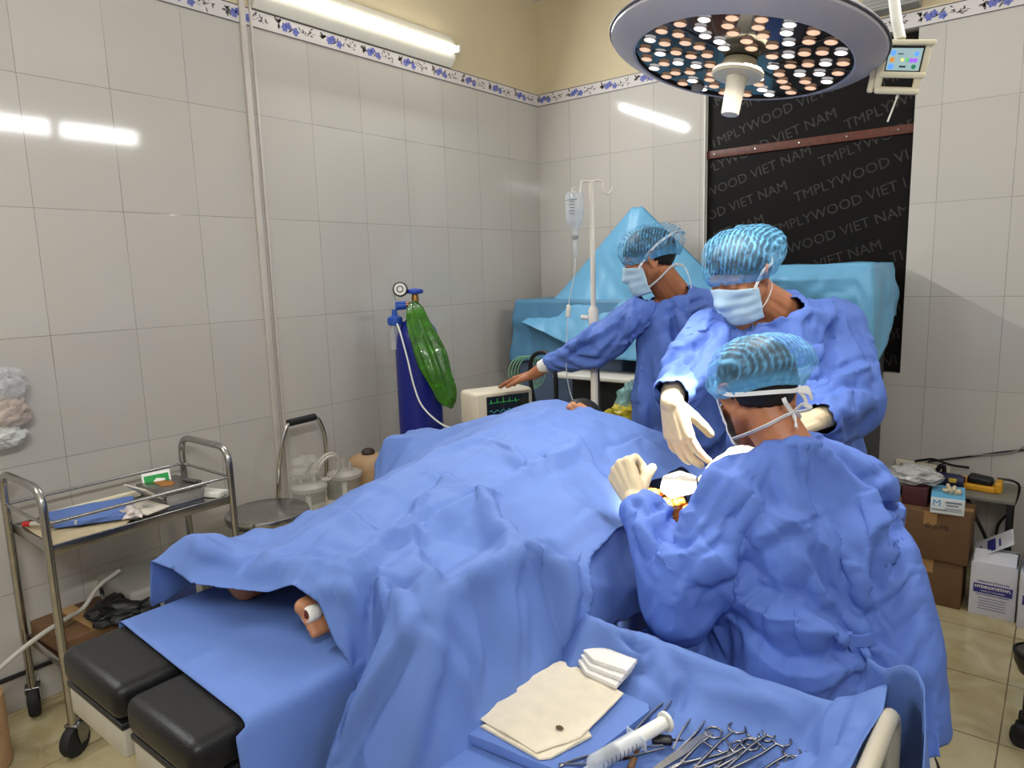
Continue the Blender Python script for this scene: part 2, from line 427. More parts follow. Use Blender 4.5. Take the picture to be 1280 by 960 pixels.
# ------------------------------------------------------------------ surgical lamp over the table
lt = thing('surgical_lamp', 'large round ceiling-hung surgical lamp with lit LED lenses', 'surgical lamp', LAMP_C)
LT = frame(LAMP_C, LAMP_N, (CAM_R[0], CAM_R[1], 0))          # local z points down out of the lamp
shell_m = mat('lamp_shell_enamel', (176, 174, 180), 0.3, 0, 0.02)
mb = MB(); mb.M = LT
mb.lathe([(0.262, 0.004), (0.268, 0.006), (0.317, -0.014), (0.329, -0.022), (0.3315, -0.032), (0.327, -0.042), (0.285, -0.075), (0.19, -0.11), (0.10, -0.125), (0.02, -0.128)], 72, None, False, True)
mb.build('shell', shell_m, lt)
mb = MB(); mb.M = LT; mb.tube([(0.332 * math.cos(a), 0.332 * math.sin(a), -0.031) for a in [2 * PI * k / 72 for k in range(72)]], 0.0035, 8, closed=True)
mb.build('rim_seal', mat('dark_grey_seal', (70, 70, 76), 0.5), lt)
mb = MB(); mb.M = LT; mb.lathe([(0.02, -0.002), (0.263, -0.002), (0.263, 0.002)], 72, None, True, False)
pan = mb.build('led_panel', mat('dark_lamp_glass', (40, 36, 34), 0.12, 0, 0.15, 6, coat=0.5), lt)
mb = MB(); mb.M = LT
for k in range(8):
    a = 2 * PI * k / 8 + 0.2
    mb.box((0.17 * math.cos(a), 0.17 * math.sin(a), 0.0003), (0.19, 0.0025, 0.002), 0, (0, 0, a))
mb.build('seam', mat('panel_seam', (84, 80, 80), 0.3), pan)
warm = mat('warm_led_lens', (255, 214, 176), 0.2, 0, 0, emit=(255, 205, 165), estr=0.75)
cool = mat('white_led_lens', (255, 255, 255), 0.2, 0, 0, emit=(255, 255, 255), estr=1.7)
bez = mat('lens_ring', (214, 180, 156), 0.3, 0.3, 0.05)
proto = {}
rings = [(0.084, 8), (0.121, 12), (0.160, 15), (0.199, 19), (0.238, 24)]
cnt = 0
for ri, (rr, n) in enumerate(rings):
    for k in range(n):
        a = 2 * PI * (k + 0.37 * ri) / n
        kind = 'c' if (k + ri * 2) % 3 == 0 else 'w'
        if kind not in proto:
            m2 = MB(); m2.lathe([(0.0155, 0.0), (0.0155, 0.001), (0.0145, 0.0018), (0.0138, 0.0015)], 20, None, False, False)
            m2.mi = 1; m2.lathe([(0.0138, 0.0015), (0.010, 0.0026), (0.004, 0.0031), (0.0005, 0.0032)], 20, None, False, True)
            proto[kind] = m2.mesh('led_lens', [bez, cool if kind == 'c' else warm])
        o = bpy.data.objects.new('led_lens', proto[kind]); COL.objects.link(o)
        o.parent = lt; o.matrix_parent_inverse = Matrix.Translation(-LAMP_C)
        o.matrix_basis = LT @ Matrix.Translation((rr * math.cos(a), rr * math.sin(a), 0.001))
        cnt += 1
mb = MB(); mb.M = LT
mb.lathe([(0.040, 0.0), (0.045, 0.02), (0.062, 0.026), (0.064, 0.034), (0.060, 0.040), (0.03, 0.042)], 40)
mb.build('handle_disc', M['cream'], lt)
mb = MB(); mb.M = LT; mb.lathe([(0.027, 0.036), (0.025, 0.05), (0.0228, 0.09), (0.0218, 0.127), (0.0208, 0.133), (0.012, 0.135)], 28)
mb.build('sterile_handle', mat('ivory_handle', (230, 222, 202), 0.45, 0, 0.03), lt)
# yoke and ceiling arm
mb = MB(); mb.M = LT
mb.tube(fillet([(-0.22, 0.25, -0.035), (-0.23, 0.27, -0.16), (0.0, 0.2, -0.30), (0.0, 0.0, -0.34)], 0.08), 0.022, 14)
mb.build('yoke', M['white'], lt)
mb = MB(); kp = Vector((2.011, -2.141, 1.975)); mb.lathe([(0.012, -0.03), (0.018, -0.02), (0.018, 0.0), (0.012, 0.008)], 18, frame((2.013, -2.02, 2.005), (0, 0, -1)))
mb.build('knob', M['grey'], lt)
top = LT @ Vector((0, 0, -0.34))
mb = MB(); mb.tube(fillet([top, (top.x, top.y, 2.62), (2.05, -1.75, 2.78), (2.05, -1.75, ZC)], 0.06), 0.028, 16); mb.build('ceiling_arm', M['white'], lt)
MB().lathe([(0.12, 0), (0.12, -0.03), (0.06, -0.06), (0.03, -0.08)], 32, Matrix.Translation((2.05, -1.75, ZC)), True, True).build('ceiling_rose', M['white'], lt)
# control screen beside the lamp, hung from the yoke
PC = Vector((2.527, -1.995, 1.973)); pn = (Vector(CAM_LOC) - PC); pn.z += -0.05
PT = frame(PC, pn, Vector(CAM_R) + Vector((0.12, 0, -0.03)))
sh = Matrix.Identity(4)
cpn = MB(); cpn.M = PT
cpn.box((0.0, 0.049, 0), (0.114, 0.012, 0.05), 0.004)
cpn.box((-0.048, -0.002, 0), (0.016, 0.106, 0.034), 0.004); cpn.box((0.044, 0.012, 0), (0.014, 0.08, 0.034), 0.004)
cpn.box((-0.002, 0.012, -0.004), (0.084, 0.07, 0.024), 0.002)
cpn.box((0.0, -0.022, 0.002), (0.1, 0.014, 0.036), 0.004)
cpn.box((0.036, -0.04, 0), (0.016, 0.036, 0.03), 0.004)
cpn.box((-0.004, -0.058, 0), (0.098, 0.016, 0.034), 0.006)
cpn.box((-0.062, -0.03, -0.01), (0.016, 0.07, 0.03), 0.006)
pnl = cpn.build('control_panel', M['cream'], lt)
scr = MB(); scr.M = PT
scr.mi = 0; scr.box((-0.001, 0.013, 0.0095), (0.078, 0.056, 0.004), 0.001)
scr.mi = 1; scr.box((-0.002, 0.012, 0.0108), (0.071, 0.049, 0.0026), 0)
def dot(i, x, y, r):
    scr.mi = i; scr.lathe([(r, 0.0), (r, 0.0006)], 18, Matrix.Translation((x, y, 0.0121)))
for i, x, y, r in ((2, -.028, .026, .006), (2, .022, .024, .005), (2, -.028, -.004, .0062), (3, -.028, .011, .0055), (4, -.006, .011, .0035), (5, .006, .0105, .0045),
                   (6, .013, .010, .005), (6, .0215, .010, .005), (7, .021, -.004, .005)): dot(i, x, y, r)
scr.mi = 8
scr.box((-.012, .024, .0124), (.012, .0022, .0006)); scr.box((-.003, -.004, .0124), (.014, .004, .0006))
def em(n, c, s=0.8): return mat(n, c, 0.3, 0, 0, emit=c, estr=s)
scr.build('screen', [M['black'], em('screen_back', (150, 178, 182), .55), em('icon_blue', (90, 150, 245)), em('icon_orange', (200, 130, 50)), em('icon_yellow', (235, 225, 110)),
                     em('icon_green', (80, 180, 100)), em('icon_violet', (150, 90, 240)), em('icon_dark_green', (30, 110, 80)), em('icon_text', (40, 50, 55), .3)], pnl, False)
pe = PT @ Vector((-0.045, 0.055, 0)); a1 = PT @ Vector((-0.02, 0.055, -0.005))
MB().tube(spline([a1, a1 + Vector((-0.012, 0.006, 0.05)), a1 + Vector((-0.024, 0.01, 0.12)), a1 + Vector((-0.045, 0.0, 0.24)), a1 + Vector((-0.12, -0.02, 0.36)), top + Vector((0.0, 0, 0.12))]), 0.0125, 14).build('panel_arm', M['white'], lt)
c0 = PT @ Vector((0.002, -0.064, 0)); c1 = c0 + Vector((-0.018, -0.016, -0.066))
MB().tube(spline([c0, c0.lerp(c1, .45) + Vector((0.001, 0, 0.002)), c1]), [0.0035] * 4 + [0.0022] * 13, 8).build('cord', M['white'], lt)
# ------------------------------------------------------------------ people kit
def V(*a): return Vector(a[0]) if len(a) == 1 else Vector(a)
def hand_caps(wrist, dirv, palm, right=True, curls=(0.3, 0.35, 0.4, 0.45), spread=0.06, thumb=(0.5, 0.3), s=1.0, grow=0.0, mid=None):
    """capsules of a hand: palm, four fingers of unequal length with three bends, thumb from the side of the palm"""
    y = V(dirv).normalized(); p = V(palm); p = (p - y * p.dot(y)).normalized()
    x = y.cross(p) if right else p.cross(y)                     # towards the thumb
    W = V(wrist); P = lambda a, b, c: W + (x * a + y * b + p * c) * s
    out = []
    kn = [(0.029, 0.092, -0.004), (0.009, 0.097, -0.007), (-0.011, 0.093, -0.006), (-0.029, 0.083, -0.002)]
    ln = [(0.043, 0.026, 0.021), (0.047, 0.030, 0.022), (0.044, 0.027, 0.021), (0.034, 0.021, 0.019)]
    rd = [0.0094, 0.0098, 0.0092, 0.0082]
    st = [(0.012, 0.0, 0), (0.005, 0.0, -.002), (-0.005, 0.0, -.002), (-0.013, 0.0, 0)]
    g = grow
    for i in range(4):
        out.append((P(*st[i]), P(*kn[i]), 0.0165 * s + g, 0.0125 * s + g))
        if i: out.append((P(*kn[i - 1]), P(*kn[i]), 0.011 * s + g, 0.011 * s + g))
        sp = (1.4 - i) * spread
        d = (y * math.cos(sp) + x * math.sin(sp)).normalized()
        c = curls[i] if isinstance(curls, (tuple, list)) else curls
        a = P(*kn[i]); ang = 0.0
        for j in range(3):
            ang += c * (0.9, 1.15, 0.8)[j]
            dd = d * math.cos(ang) + p * math.sin(ang)
            b = a + dd * ln[i][j] * s
            r0 = (rd[i] - 0.0010 * j) * s + g; r1 = (rd[i] - 0.0010 * (j + 1)) * s + g
            out.append((a, b, r0, r1)); a = b
    ta, tc = thumb
    a = P(0.012, 0.012, 0.006)
    d1 = (x * math.sin(ta) + y * math.cos(ta) + p * tc).normalized()
    b = a + d1 * 0.05 * s; out.append((a, b, 0.0165 * s + g, 0.0125 * s + g))
    d2 = (x * math.sin(ta * .65) + y * math.cos(ta * .65) + p * (tc * 1.5)).normalized()
    c = b + d2 * 0.034 * s; out.append((b, c, 0.0118 * s + g, 0.0105 * s + g))
    d3 = (x * math.sin(ta * .35) + y * math.cos(ta * .35) + p * (tc * 1.9)).normalized()
    out.append((c, c + d3 * 0.026 * s, 0.0102 * s + g, 0.0085 * s + g))
    out.append((P(0.016, 0.03, .004), P(0.024, 0.075, 0), 0.014 * s + g, 0.011 * s + g))
    return out

def head_mb(mb, T):
    """head with brow, eye bumps, nose, lips, chin and ears; local +y is the face, +z up, height 0.235"""
    keep = mb.M; mb.M = T
    mb.ball((0, -0.012, 0.030), (0.0775, 0.099, 0.090), 32, 20)
    mb.ball((0, 0.018, -0.02), (0.066, 0.074, 0.082), 28, 18)
    mb.cone((0, 0.045, -0.080), (0, 0.068, -0.096), 0.034, 0.022)           # chin
    for s in (-1, 1):
        mb.cone((s * 0.056, -0.006, -0.045), (s * 0.024, 0.062, -0.093), 0.022, 0.018)   # jaw
        mb.ball((s * 0.040, 0.060, -0.024), (0.022, 0.018, 0.022))             # cheek
        mb.cone((s * 0.012, 0.088, 0.020), (s * 0.048, 0.070, 0.018), 0.0095, 0.0085)    # brow
        mb.ball((s * 0.031, 0.0755, 0.002), (0.0165, 0.0135, 0.0115))         # lidded eye
        mb.cone((s * 0.018, 0.087, -0.0015), (s * 0.044, 0.079, -0.0025), 0.0025, 0.0022)  # lash line
        E = Matrix.Translation((s * 0.0755, -0.014, -0.008)) @ Euler((0.0, s * 0.25, s * -0.62)).to_matrix().to_4x4()
        k = mb.M; mb.M = T @ E
        mb.tube([(s * 0.006, 0.019 * math.cos(a) * (1 if a < 4 else .8), 0.004 + 0.032 * math.sin(a)) for a in [2 * PI * i / 18 for i in range(18)]], 0.0048, 8, closed=True)
        mb.ball((s * -0.002, 0.002, 0.002), (0.006, 0.015, 0.026))
        mb.ball((s * 0.0, 0.004, -0.024), (0.006, 0.009, 0.010))
        mb.M = k
    mb.cone((0, 0.086, 0.010), (0, 0.109, -0.030), 0.0085, 0.0125)          # nose
    for s in (-1, 1): mb.ball((s * 0.0115, 0.097, -0.034), (0.0085, 0.010, 0.0075))
    mb.cone((-0.02, 0.084, -0.058), (0.02, 0.084, -0.058), 0.0062, 0.0062); mb.ball((0, 0.09, -0.057), (0.014, 0.007, 0.005))
    mb.cone((-0.016, 0.082, -0.068), (0.016, 0.082, -0.068), 0.0066, 0.0066)
    mb.M = keep

def evaluated_mesh(o, name):
    dg = bpy.context.evaluated_depsgraph_get(); dg.update()
    me = bpy.data.meshes.new_from_object(o.evaluated_get(dg)); me.name = name
    return me
def fuse(mb, name, voxel, smooth=4, fac=0.5):
    """one continuous skin over all the overlapping shapes of mb (voxel union, then smoothed)"""
    me = bpy.data.meshes.new(name + '_raw'); me.from_pydata(mb.v, [], mb.f); me.update()
    bm = bmesh.new(); bm.from_mesh(me); bmesh.ops.recalc_face_normals(bm, faces=bm.faces[:]); bm.to_mesh(me); bm.free()
    o = bpy.data.objects.new(name + '_raw', me); COL.objects.link(o)
    r = o.modifiers.new('fuse', 'REMESH'); r.mode = 'VOXEL'; r.voxel_size = voxel
    if smooth:
        s = o.modifiers.new('smooth', 'SMOOTH'); s.factor = fac; s.iterations = smooth
    out = evaluated_mesh(o, name)
    bpy.data.objects.remove(o); bpy.data.meshes.remove(me)
    return out
def link_mesh(name, me, mats, parent=None, smooth=True):
    me.materials.clear()
    for m in (mats if isinstance(mats, (list, tuple)) else [mats]): me.materials.append(m)
    if smooth: me.shade_smooth()
    o = bpy.data.objects.new(name, me); COL.objects.link(o)
    if parent is not None: o.parent = parent; o.matrix_parent_inverse = parent.matrix_world.inverted()
    return o
def loft(mb, rings, seg=28, p=2.4):
    """closed lofted body from superelliptic rings (centre, right, forward, half-width, half-depth)"""
    Vv = []; F = []
    for (c, r, f, a, b) in rings:
        c = V(c); r = V(r).normalized(); f = V(f).normalized()
        for k in range(seg):
            t = 2 * PI * k / seg; ct, s_ = math.cos(t), math.sin(t)
            Vv.append(c + r * a * math.copysign(abs(ct) ** (2 / p), ct) + f * b * math.copysign(abs(s_) ** (2 / p), s_))
    for i in range(len(rings) - 1):
        for k in range(seg):
            l = (k + 1) % seg; F.append((i * seg + k, i * seg + l, (i + 1) * seg + l, (i + 1) * seg + k))
    F.append(tuple(range(seg))[::-1]); F.append(tuple((len(rings) - 1) * seg + k for k in range(seg)))
    mb.add(Vv, F)

def cloth_settle(me, name, pin, colliders, frames=25, grow=0.05, gravity=1.0, bend=2.0, tension=12, mass=0.25, dist=0.006, quality=6, pressure=None, gap=0.004):
    """lets a fabric mesh settle into folds over the collider meshes; returns the settled mesh"""
    o = bpy.data.objects.new(name + '_cloth', me); COL.objects.link(o)
    vg = o.vertex_groups.new(name='pin')
    for i, wgt in pin.items(): vg.add([i], wgt, 'REPLACE')
    cols = []
    for c in colliders:
        q = bpy.data.objects.new(name + '_collider', c); COL.objects.link(q)
        q.modifiers.new('c', 'COLLISION'); q.collision.thickness_outer = gap; q.collision.cloth_friction = 15
        cols.append(q)
    m = o.modifiers.new('cloth', 'CLOTH'); s = m.settings
    s.quality = quality; s.mass = mass; s.tension_stiffness = tension; s.compression_stiffness = tension
    s.shear_stiffness = tension * .5; s.bending_stiffness = bend; s.air_damping = 3
    s.tension_damping = 10; s.compression_damping = 10; s.shear_damping = 8
    s.vertex_group_mass = 'pin'; s.pin_stiffness = 5
    s.shrink_min = -grow; s.effector_weights.gravity = gravity
    m.collision_settings.distance_min = dist; m.collision_settings.collision_quality = 3; m.collision_settings.use_collision = bool(colliders)
    m.point_cache.frame_start = 1; m.point_cache.frame_end = frames + 1
    for f in range(1, frames + 1): SC.frame_set(f)
    out = evaluated_mesh(o, name)
    bpy.data.objects.remove(o)
    for q in cols: bpy.data.objects.remove(q)
    SC.frame_set(1)
    return out

def cut_mesh(me, kill):
    bm = bmesh.new(); bm.from_mesh(me)
    dead = [v for v in bm.verts if kill(v.co)]
    bmesh.ops.delete(bm, geom=dead, context='VERTS')
    bm.to_mesh(me); bm.free(); me.update()
def refine(me, name, levels=1, thick=0.0012, smooth=1):
    o = bpy.data.objects.new(name + '_r', me); COL.objects.link(o)
    if smooth:
        s = o.modifiers.new('s', 'SMOOTH'); s.factor = 0.4; s.iterations = smooth
    if levels: q = o.modifiers.new('q', 'SUBSURF'); q.levels = levels; q.render_levels = levels
    if thick: t = o.modifiers.new('t', 'SOLIDIFY'); t.thickness = thick; t.offset = 0
    out = evaluated_mesh(o, name); bpy.data.objects.remove(o)
    return out
def crease(me, amp=0.006, scale=0.16, seed=0, stretch=(1, 1, 1), amp2=0.35, mask=None):
    """crisp paper-like creases: billowed noise pushed along the normals"""
    ks = []
    off = Vector((seed * 3.7, seed * 1.3, seed * 2.1)); st = Vector(stretch)
    for v in me.vertices:
        p = Vector((v.co.x * st.x, v.co.y * st.y, v.co.z * st.z)) / scale + off
        p += 0.5 * Vector((mnoise.noise(p * .7 + off), mnoise.noise(p * .7 - off), mnoise.noise(p * .7 + off * 2)))
        a = abs(mnoise.noise(p)); b = abs(mnoise.noise(p * 1.0 + Vector((9, 4, 7)))); c = abs(mnoise.noise(p * 2.3 + Vector((3, 8, 1))))
        d = amp * ((a - b) * 2.2 + amp2 * (0.35 - c * 1.6))
        if mask: d *= mask(v.co)
        ks.append(v.co + v.normal * d)
    for v, k in zip(me.vertices, ks): v.co = k
    me.update()
FOLD_GAIN = 1.65
def press_folds(me, folds):
    """raises crisp one-sided folds along 3-D lines lying on the cloth"""
    n = len(me.vertices); co = np.empty(n * 3); no = np.empty(n * 3)
    me.vertices.foreach_get('co', co); me.vertices.foreach_get('normal', no); co = co.reshape(-1, 3); no = no.reshape(-1, 3)
    disp = np.zeros(n)
    for A, wd, pl in folds:
        P = np.array(pl, float); k = len(P) - 1; best = np.full(n, 9.0); side = np.zeros(n); tp = np.zeros(n)
        for i in range(k):
            a, b = P[i], P[i + 1]; v = b - a; L2 = v @ v + 1e-9; t = np.clip(((co - a) @ v) / L2, 0, 1); q = co - a - t[:, None] * v
            d = np.sqrt((q * q).sum(1)); m = d < best
            s = np.sign((np.cross(v[None, :], q) * no).sum(1)); side = np.where(m, s, side); tp = np.where(m, (i + t) / k, tp); best = np.minimum(best, d)
        w_ = np.where(side > 0, wd * .45, wd * 1.5); fade = .3 + .7 * np.sin(PI * np.clip(tp, .03, .97)) ** .5
        A = A * FOLD_GAIN; disp += A * fade * np.maximum(0, 1 - best / w_) ** 1.15 - A * .45 * fade * np.maximum(0, 1 - np.abs(best - wd * .6) / (wd * .5)) * (side > 0)
    co = co + no * disp[:, None]; me.vertices.foreach_set('co', co.ravel()); me.update()
def ribbon(mb, pts, wd, th, up, n=8):
    """flat fabric tie along a spline"""
    P = spline(pts, n); k = len(P); Vv = []; F = []
    for i in range(k):
        t = (P[min(i + 1, k - 1)] - P[max(i - 1, 0)]).normalized()
        u = V(up(i / (k - 1)) if callable(up) else up); s_ = t.cross(u).normalized(); nn = s_.cross(t).normalized()
        for a, b in ((1, 1), (-1, 1), (-1, -1), (1, -1)): Vv.append(P[i] + s_ * a * wd / 2 + nn * b * th / 2)
    for i in range(k - 1):
        for q in range(4):
            l = (q + 1) % 4; F.append((i * 4 + q, i * 4 + l, (i + 1) * 4 + l, (i + 1) * 4 + q))
    F.append((0, 1, 2, 3)); F.append(((k - 1) * 4, (k - 1) * 4 + 1, (k - 1) * 4 + 2, (k - 1) * 4 + 3)[::-1])
    mb.add(Vv, F)

# pleated see-through bouffant cap
def cap_material():
    m = bpy.data.materials.new('bouffant_cap_fabric'); m.use_nodes = True; nt = m.node_tree; L = nt.links.new; b = nt.nodes['Principled BSDF']
    b.inputs['Base Color'].default_value = srgb((104, 176, 222)); b.inputs['Roughness'].default_value = 0.5
    b.inputs['Specular IOR Level'].default_value = 0.45
    tc = nt.nodes.new('ShaderNodeTexCoord')
    uv = nt.nodes.new('ShaderNodeAttribute'); uv.attribute_name = 'pleat'
    n = nt.nodes.new('ShaderNodeTexNoise'); n.inputs['Scale'].default_value = 45; n.inputs['Detail'].default_value = 3; L(tc.outputs['Object'], n.inputs['Vector'])
    mr = nt.nodes.new('ShaderNodeMapRange'); L(uv.outputs['Fac'], mr.inputs['Value'])
    mr.inputs['From Min'].default_value = 0.0; mr.inputs['From Max'].default_value = 1.0; mr.inputs['To Min'].default_value = 0.10; mr.inputs['To Max'].default_value = 0.78
    ad = nt.nodes.new('ShaderNodeMath'); ad.operation = 'MULTIPLY_ADD'; L(n.outputs['Fac'], ad.inputs[0]); ad.inputs[1].default_value = 0.25; L(mr.outputs[0], ad.inputs[2])
    sb = nt.nodes.new('ShaderNodeMath'); sb.operation = 'SUBTRACT'; sb.use_clamp = True; L(ad.outputs[0], sb.inputs[0]); sb.inputs[1].default_value = 0.12
    L(sb.outputs[0], b.inputs['Alpha'])
    return m
CAP_M = cap_material()
def make_cap(T, parent, tilt=0.1, back=0.0, seed=1, w=0.112, l=0.132, h=0.125, flop=(0, 0, 0), pang=0.35, drop=0.0, tiltz=0.0):
    """gathered brim, puffed crown, fine pleats; T is the head frame"""
    seg, rows = 200, 72; Vv = []; F = []; A = []
    K = T @ Matrix.Translation((0, -0.012 + back, 0.006 - drop)) @ Matrix.Rotation(tilt, 4, 'X')
    ca, sa = math.cos(pang), math.sin(pang)
    for i in range(rows + 1):
        t = i / rows
        if t < 0.08: rr = 0.80 + 0.045 * math.sin(t / 0.08 * PI / 2); z = -0.010 + 0.010 * (t / 0.08)
        else:
            q = (t - 0.08) / 0.92; ph = -0.57 + q * (PI / 2 + 0.57)
            rr = max(0, math.cos(ph)) ** 0.86; z = h * (math.sin(ph) + 0.54) / 1.54
        for k in range(seg):
            a = 2 * PI * k / seg; cx, cy = math.cos(a), math.sin(a)
            gather = math.exp(-((t - 0.03) / 0.10) ** 2)
            n1 = mnoise.noise(Vector((cx * 1.6 + seed * 7, cy * 1.6, t * 2.0)))
            n2 = mnoise.noise(Vector((cx * 5 + seed * 3, cy * 5, t * 6)))
            n3 = mnoise.noise(Vector((cx * 11 + seed * 3, cy * 11, t * 12)))
            crown = min(1, max(0, (t - 0.10) / 0.16))
            x = cx * w * rr; y = cy * l * rr
            wl = (x * ca + y * sa) / 0.0125 + n1 * 0.6 + n2 * 0.25 + tiltz * z / 0.01
            pl = 0.5 + 0.5 * math.sin(2 * PI * wl)
            d = 1 + 0.10 * n1 * crown + 0.05 * n2 * crown + gather * (0.03 * math.sin(a * 23 + 4 * n1) + 0.02 * math.sin(a * 41 + 5 * n2)) + crown * (0.010 * pl + 0.018 * abs(n3))
            f = V(flop) * crown * max(0, math.sin(min(1, t * 1.1) * PI))
            Vv.append(K @ (Vector((x * d, y * d, z * (1 + 0.07 * n1 * crown + 0.02 * n2 * crown) + 0.004 * math.sin(a * 3 + seed) * (1 - t))) + f))
            A.append(min(1, max(1.0 * (1 - crown), (pl ** 3.5) * (0.50 + 0.9 * max(0, n2 + .15)) * crown + 0.35 * max(0, abs(n3) - .16) * 3 * crown + 0.04)))
    for i in range(rows):
        for k in range(seg):
            l2 = (k + 1) % seg; F.append((i * seg + k, i * seg + l2, (i + 1) * seg + l2, (i + 1) * seg + k))
    F.append(tuple(rows * seg + k for k in range(seg)))
    me = bpy.data.meshes.new('surgical_cap'); me.from_pydata([tuple(q) for q in Vv], [], F)
    at = me.attributes.new('pleat', 'FLOAT', 'POINT'); at.data.foreach_set('value', A)
    return link_mesh('surgical_cap', me, CAP_M, parent)
def make_hair(T, parent, low=-0.050, front=0.05):
    """short black hair hugging the skull: fringe line high over the face, lower at the nape"""
    seg, rows = 64, 26; Vv = []; F = []
    for i in range(rows + 1):
        t = i / rows
        for k in range(seg):
            a = 2 * PI * k / seg; fy = math.sin(a)
            lowz = (front if fy > 0 else 0) * max(0, fy) ** .7 + low * max(0, -fy) ** .6 + 0.0012 * math.sin(17 * a) * (1 - t) - 0.012 * (1 - abs(fy))
            ph0 = math.asin(max(-.95, min(.95, (lowz - 0.030) / 0.096)))
            ph = ph0 + t * (PI / 2 - ph0); j = 1 + 0.012 * mnoise.noise(Vector((a * 6, t * 20, 2)))
            Vv.append(T @ Vector((math.cos(a) * 0.0825 * math.cos(ph) * j, -0.012 + fy * 0.104 * math.cos(ph) * j, 0.030 + 0.0955 * math.sin(ph) * j)))
    for i in range(rows):
        for k in range(seg):
            l2 = (k + 1) % seg; F.append((i * seg + k, i * seg + l2, (i + 1) * seg + l2, (i + 1) * seg + k))
    F.append(tuple(rows * seg + k for k in range(seg)))
    me = bpy.data.meshes.new('hair'); me.from_pydata([tuple(q) for q in Vv], [], F)
    o = bpy.data.objects.new('h', me); COL.objects.link(o); s = o.modifiers.new('t', 'SOLIDIFY'); s.thickness = 0.006; s.offset = -1
    me2 = evaluated_mesh(o, 'hair'); bpy.data.objects.remove(o)
    return link_mesh('hair', me2, M['hair'], parent)
def make_mask(T, parent, color_mat, seed=0, top=0.000, bot=-0.118):
    """pleated face mask from cheek to cheek, bulging over nose and chin"""
    nu, nv = 48, 26; Vv = []; F = []
    for j in range(nv + 1):
        v = j / nv; z = top + (bot - top) * v
        for i in range(nu + 1):
            u = -1 + 2 * i / nu; a = u * 1.25
            # face radii near this height, widened so that the fabric clears nose and chin
            ry = 0.105 + 0.022 * math.exp(-((v - 0.28) / 0.2) ** 2) * math.exp(-(u / 0.30) ** 2) + 0.006 * math.exp(-((v - .75) / .3) ** 2) - 0.012 * max(0, v - .8) / .2
            rx = 0.0835 - 0.012 * v ** 2
            zz = z + 0.016 * (u * u) * (1 - 2 * v) * -1 * .6 - 0.012 * u * u + (0.010 * (1 - abs(u)) ** 2 if v < .05 else 0)
            pl = 0.0016 * math.sin(v * 2 * PI * 3.5) * (1 - u ** 4)
            n = 0.003 * mnoise.noise(Vector((u * 3 + seed, v * 4, seed)))
            Vv.append(T @ Vector((math.sin(a) * (rx + pl + n), math.cos(a) * (ry + pl + n) - 0.004, zz)))
    for j in range(nv):
        for i in range(nu):
            q = j * (nu + 1) + i; F.append((q, q + 1, q + nu + 2, q + nu + 1))
    me = bpy.data.meshes.new('face_mask'); me.from_pydata([tuple(q) for q in Vv], [], F)
    o = bpy.data.objects.new('m', me); COL.objects.link(o); s = o.modifiers.new('t', 'SOLIDIFY'); s.thickness = 0.002; s.offset = 1
    me2 = evaluated_mesh(o, 'face_mask'); bpy.data.objects.remove(o)
    return link_mesh('face_mask', me2, color_mat, parent)
def head_frame(c, fwd, up=(0, 0, 1)):
    f = V(fwd).normalized(); u = V(up); r = f.cross(u).normalized(); u = r.cross(f)
    c = V(c)
    return Matrix(((r.x, f.x, u.x, c.x), (r.y, f.y, u.y, c.y), (r.z, f.z, u.z, c.z), (0, 0, 0, 1)))
def body_caps(mb, J, slim=0.0):
    """joints -> overlapping tapered volumes of a whole body"""
    g = lambda k: V(J[k])
    pel, c7 = g('pelvis'), g('c7'); sL, sR = g('shL'), g('shR'); ac = (sR - sL).normalized(); mid = (sL + sR) / 2
    waist = pel.lerp(mid, 0.36); chest = pel.lerp(mid, 0.72)
    fw = V(J['fwd']).normalized()
    for s in (-1, 1):
        hip = pel + ac * s * 0.07
        mb.cone(hip, waist + ac * s * 0.055, 0.105 - slim, 0.095 - slim); mb.cone(waist + ac * s * 0.055, chest + ac * s * 0.07, 0.095 - slim, 0.105 - slim)
        mb.cone(chest + ac * s * 0.07, mid + ac * s * 0.09 - V(0, 0, 0.045), 0.105 - slim, 0.07 - slim)
    mb.cone(sL, sR, 0.052 - slim, 0.052 - slim); mb.cone(c7 - V(0, 0, .03 + slim), sL, 0.05 - slim * .6, 0.05 - slim); mb.cone(c7 - V(0, 0, .03 + slim), sR, 0.05 - slim * .6, 0.05 - slim)
    hd = g('head'); hT = J['T']
    mb.cone(c7 - V(0, 0, .02), hT @ Vector((0, -0.02, -0.05)), 0.058, 0.052)
    mb.cone(c7.lerp(mid, .5) + fw * (.03 - slim * .5), hT @ Vector((0, 0.0, -0.055)), 0.05, 0.048)
    head_mb(mb, hT)
    for s in 'LR':
        mb.cone(g('sh' + s), g('el' + s), 0.05 - slim, 0.041 - slim * .8); mb.cone(g('el' + s), g('wr' + s), 0.041 - slim * .8, 0.026 - slim * .2)
        k, a, f = g('kn' + s), g('an' + s), V(J['fwd']).normalized()
        hip = pel + ac * (0.085 if s == 'R' else -0.085)
        mb.cone(hip, k, 0.088, 0.058); mb.cone(k, k.lerp(a, .35), 0.056, 0.058); mb.cone(k.lerp(a, .35), a, 0.058, 0.036)
        mb.cone(a - V(0, 0, .03) - f * .03, a - V(0, 0, .05) + f * .13, 0.038, 0.028)
    for h in J['hands']:
        for q in h: mb.cone(*q, seg=10)
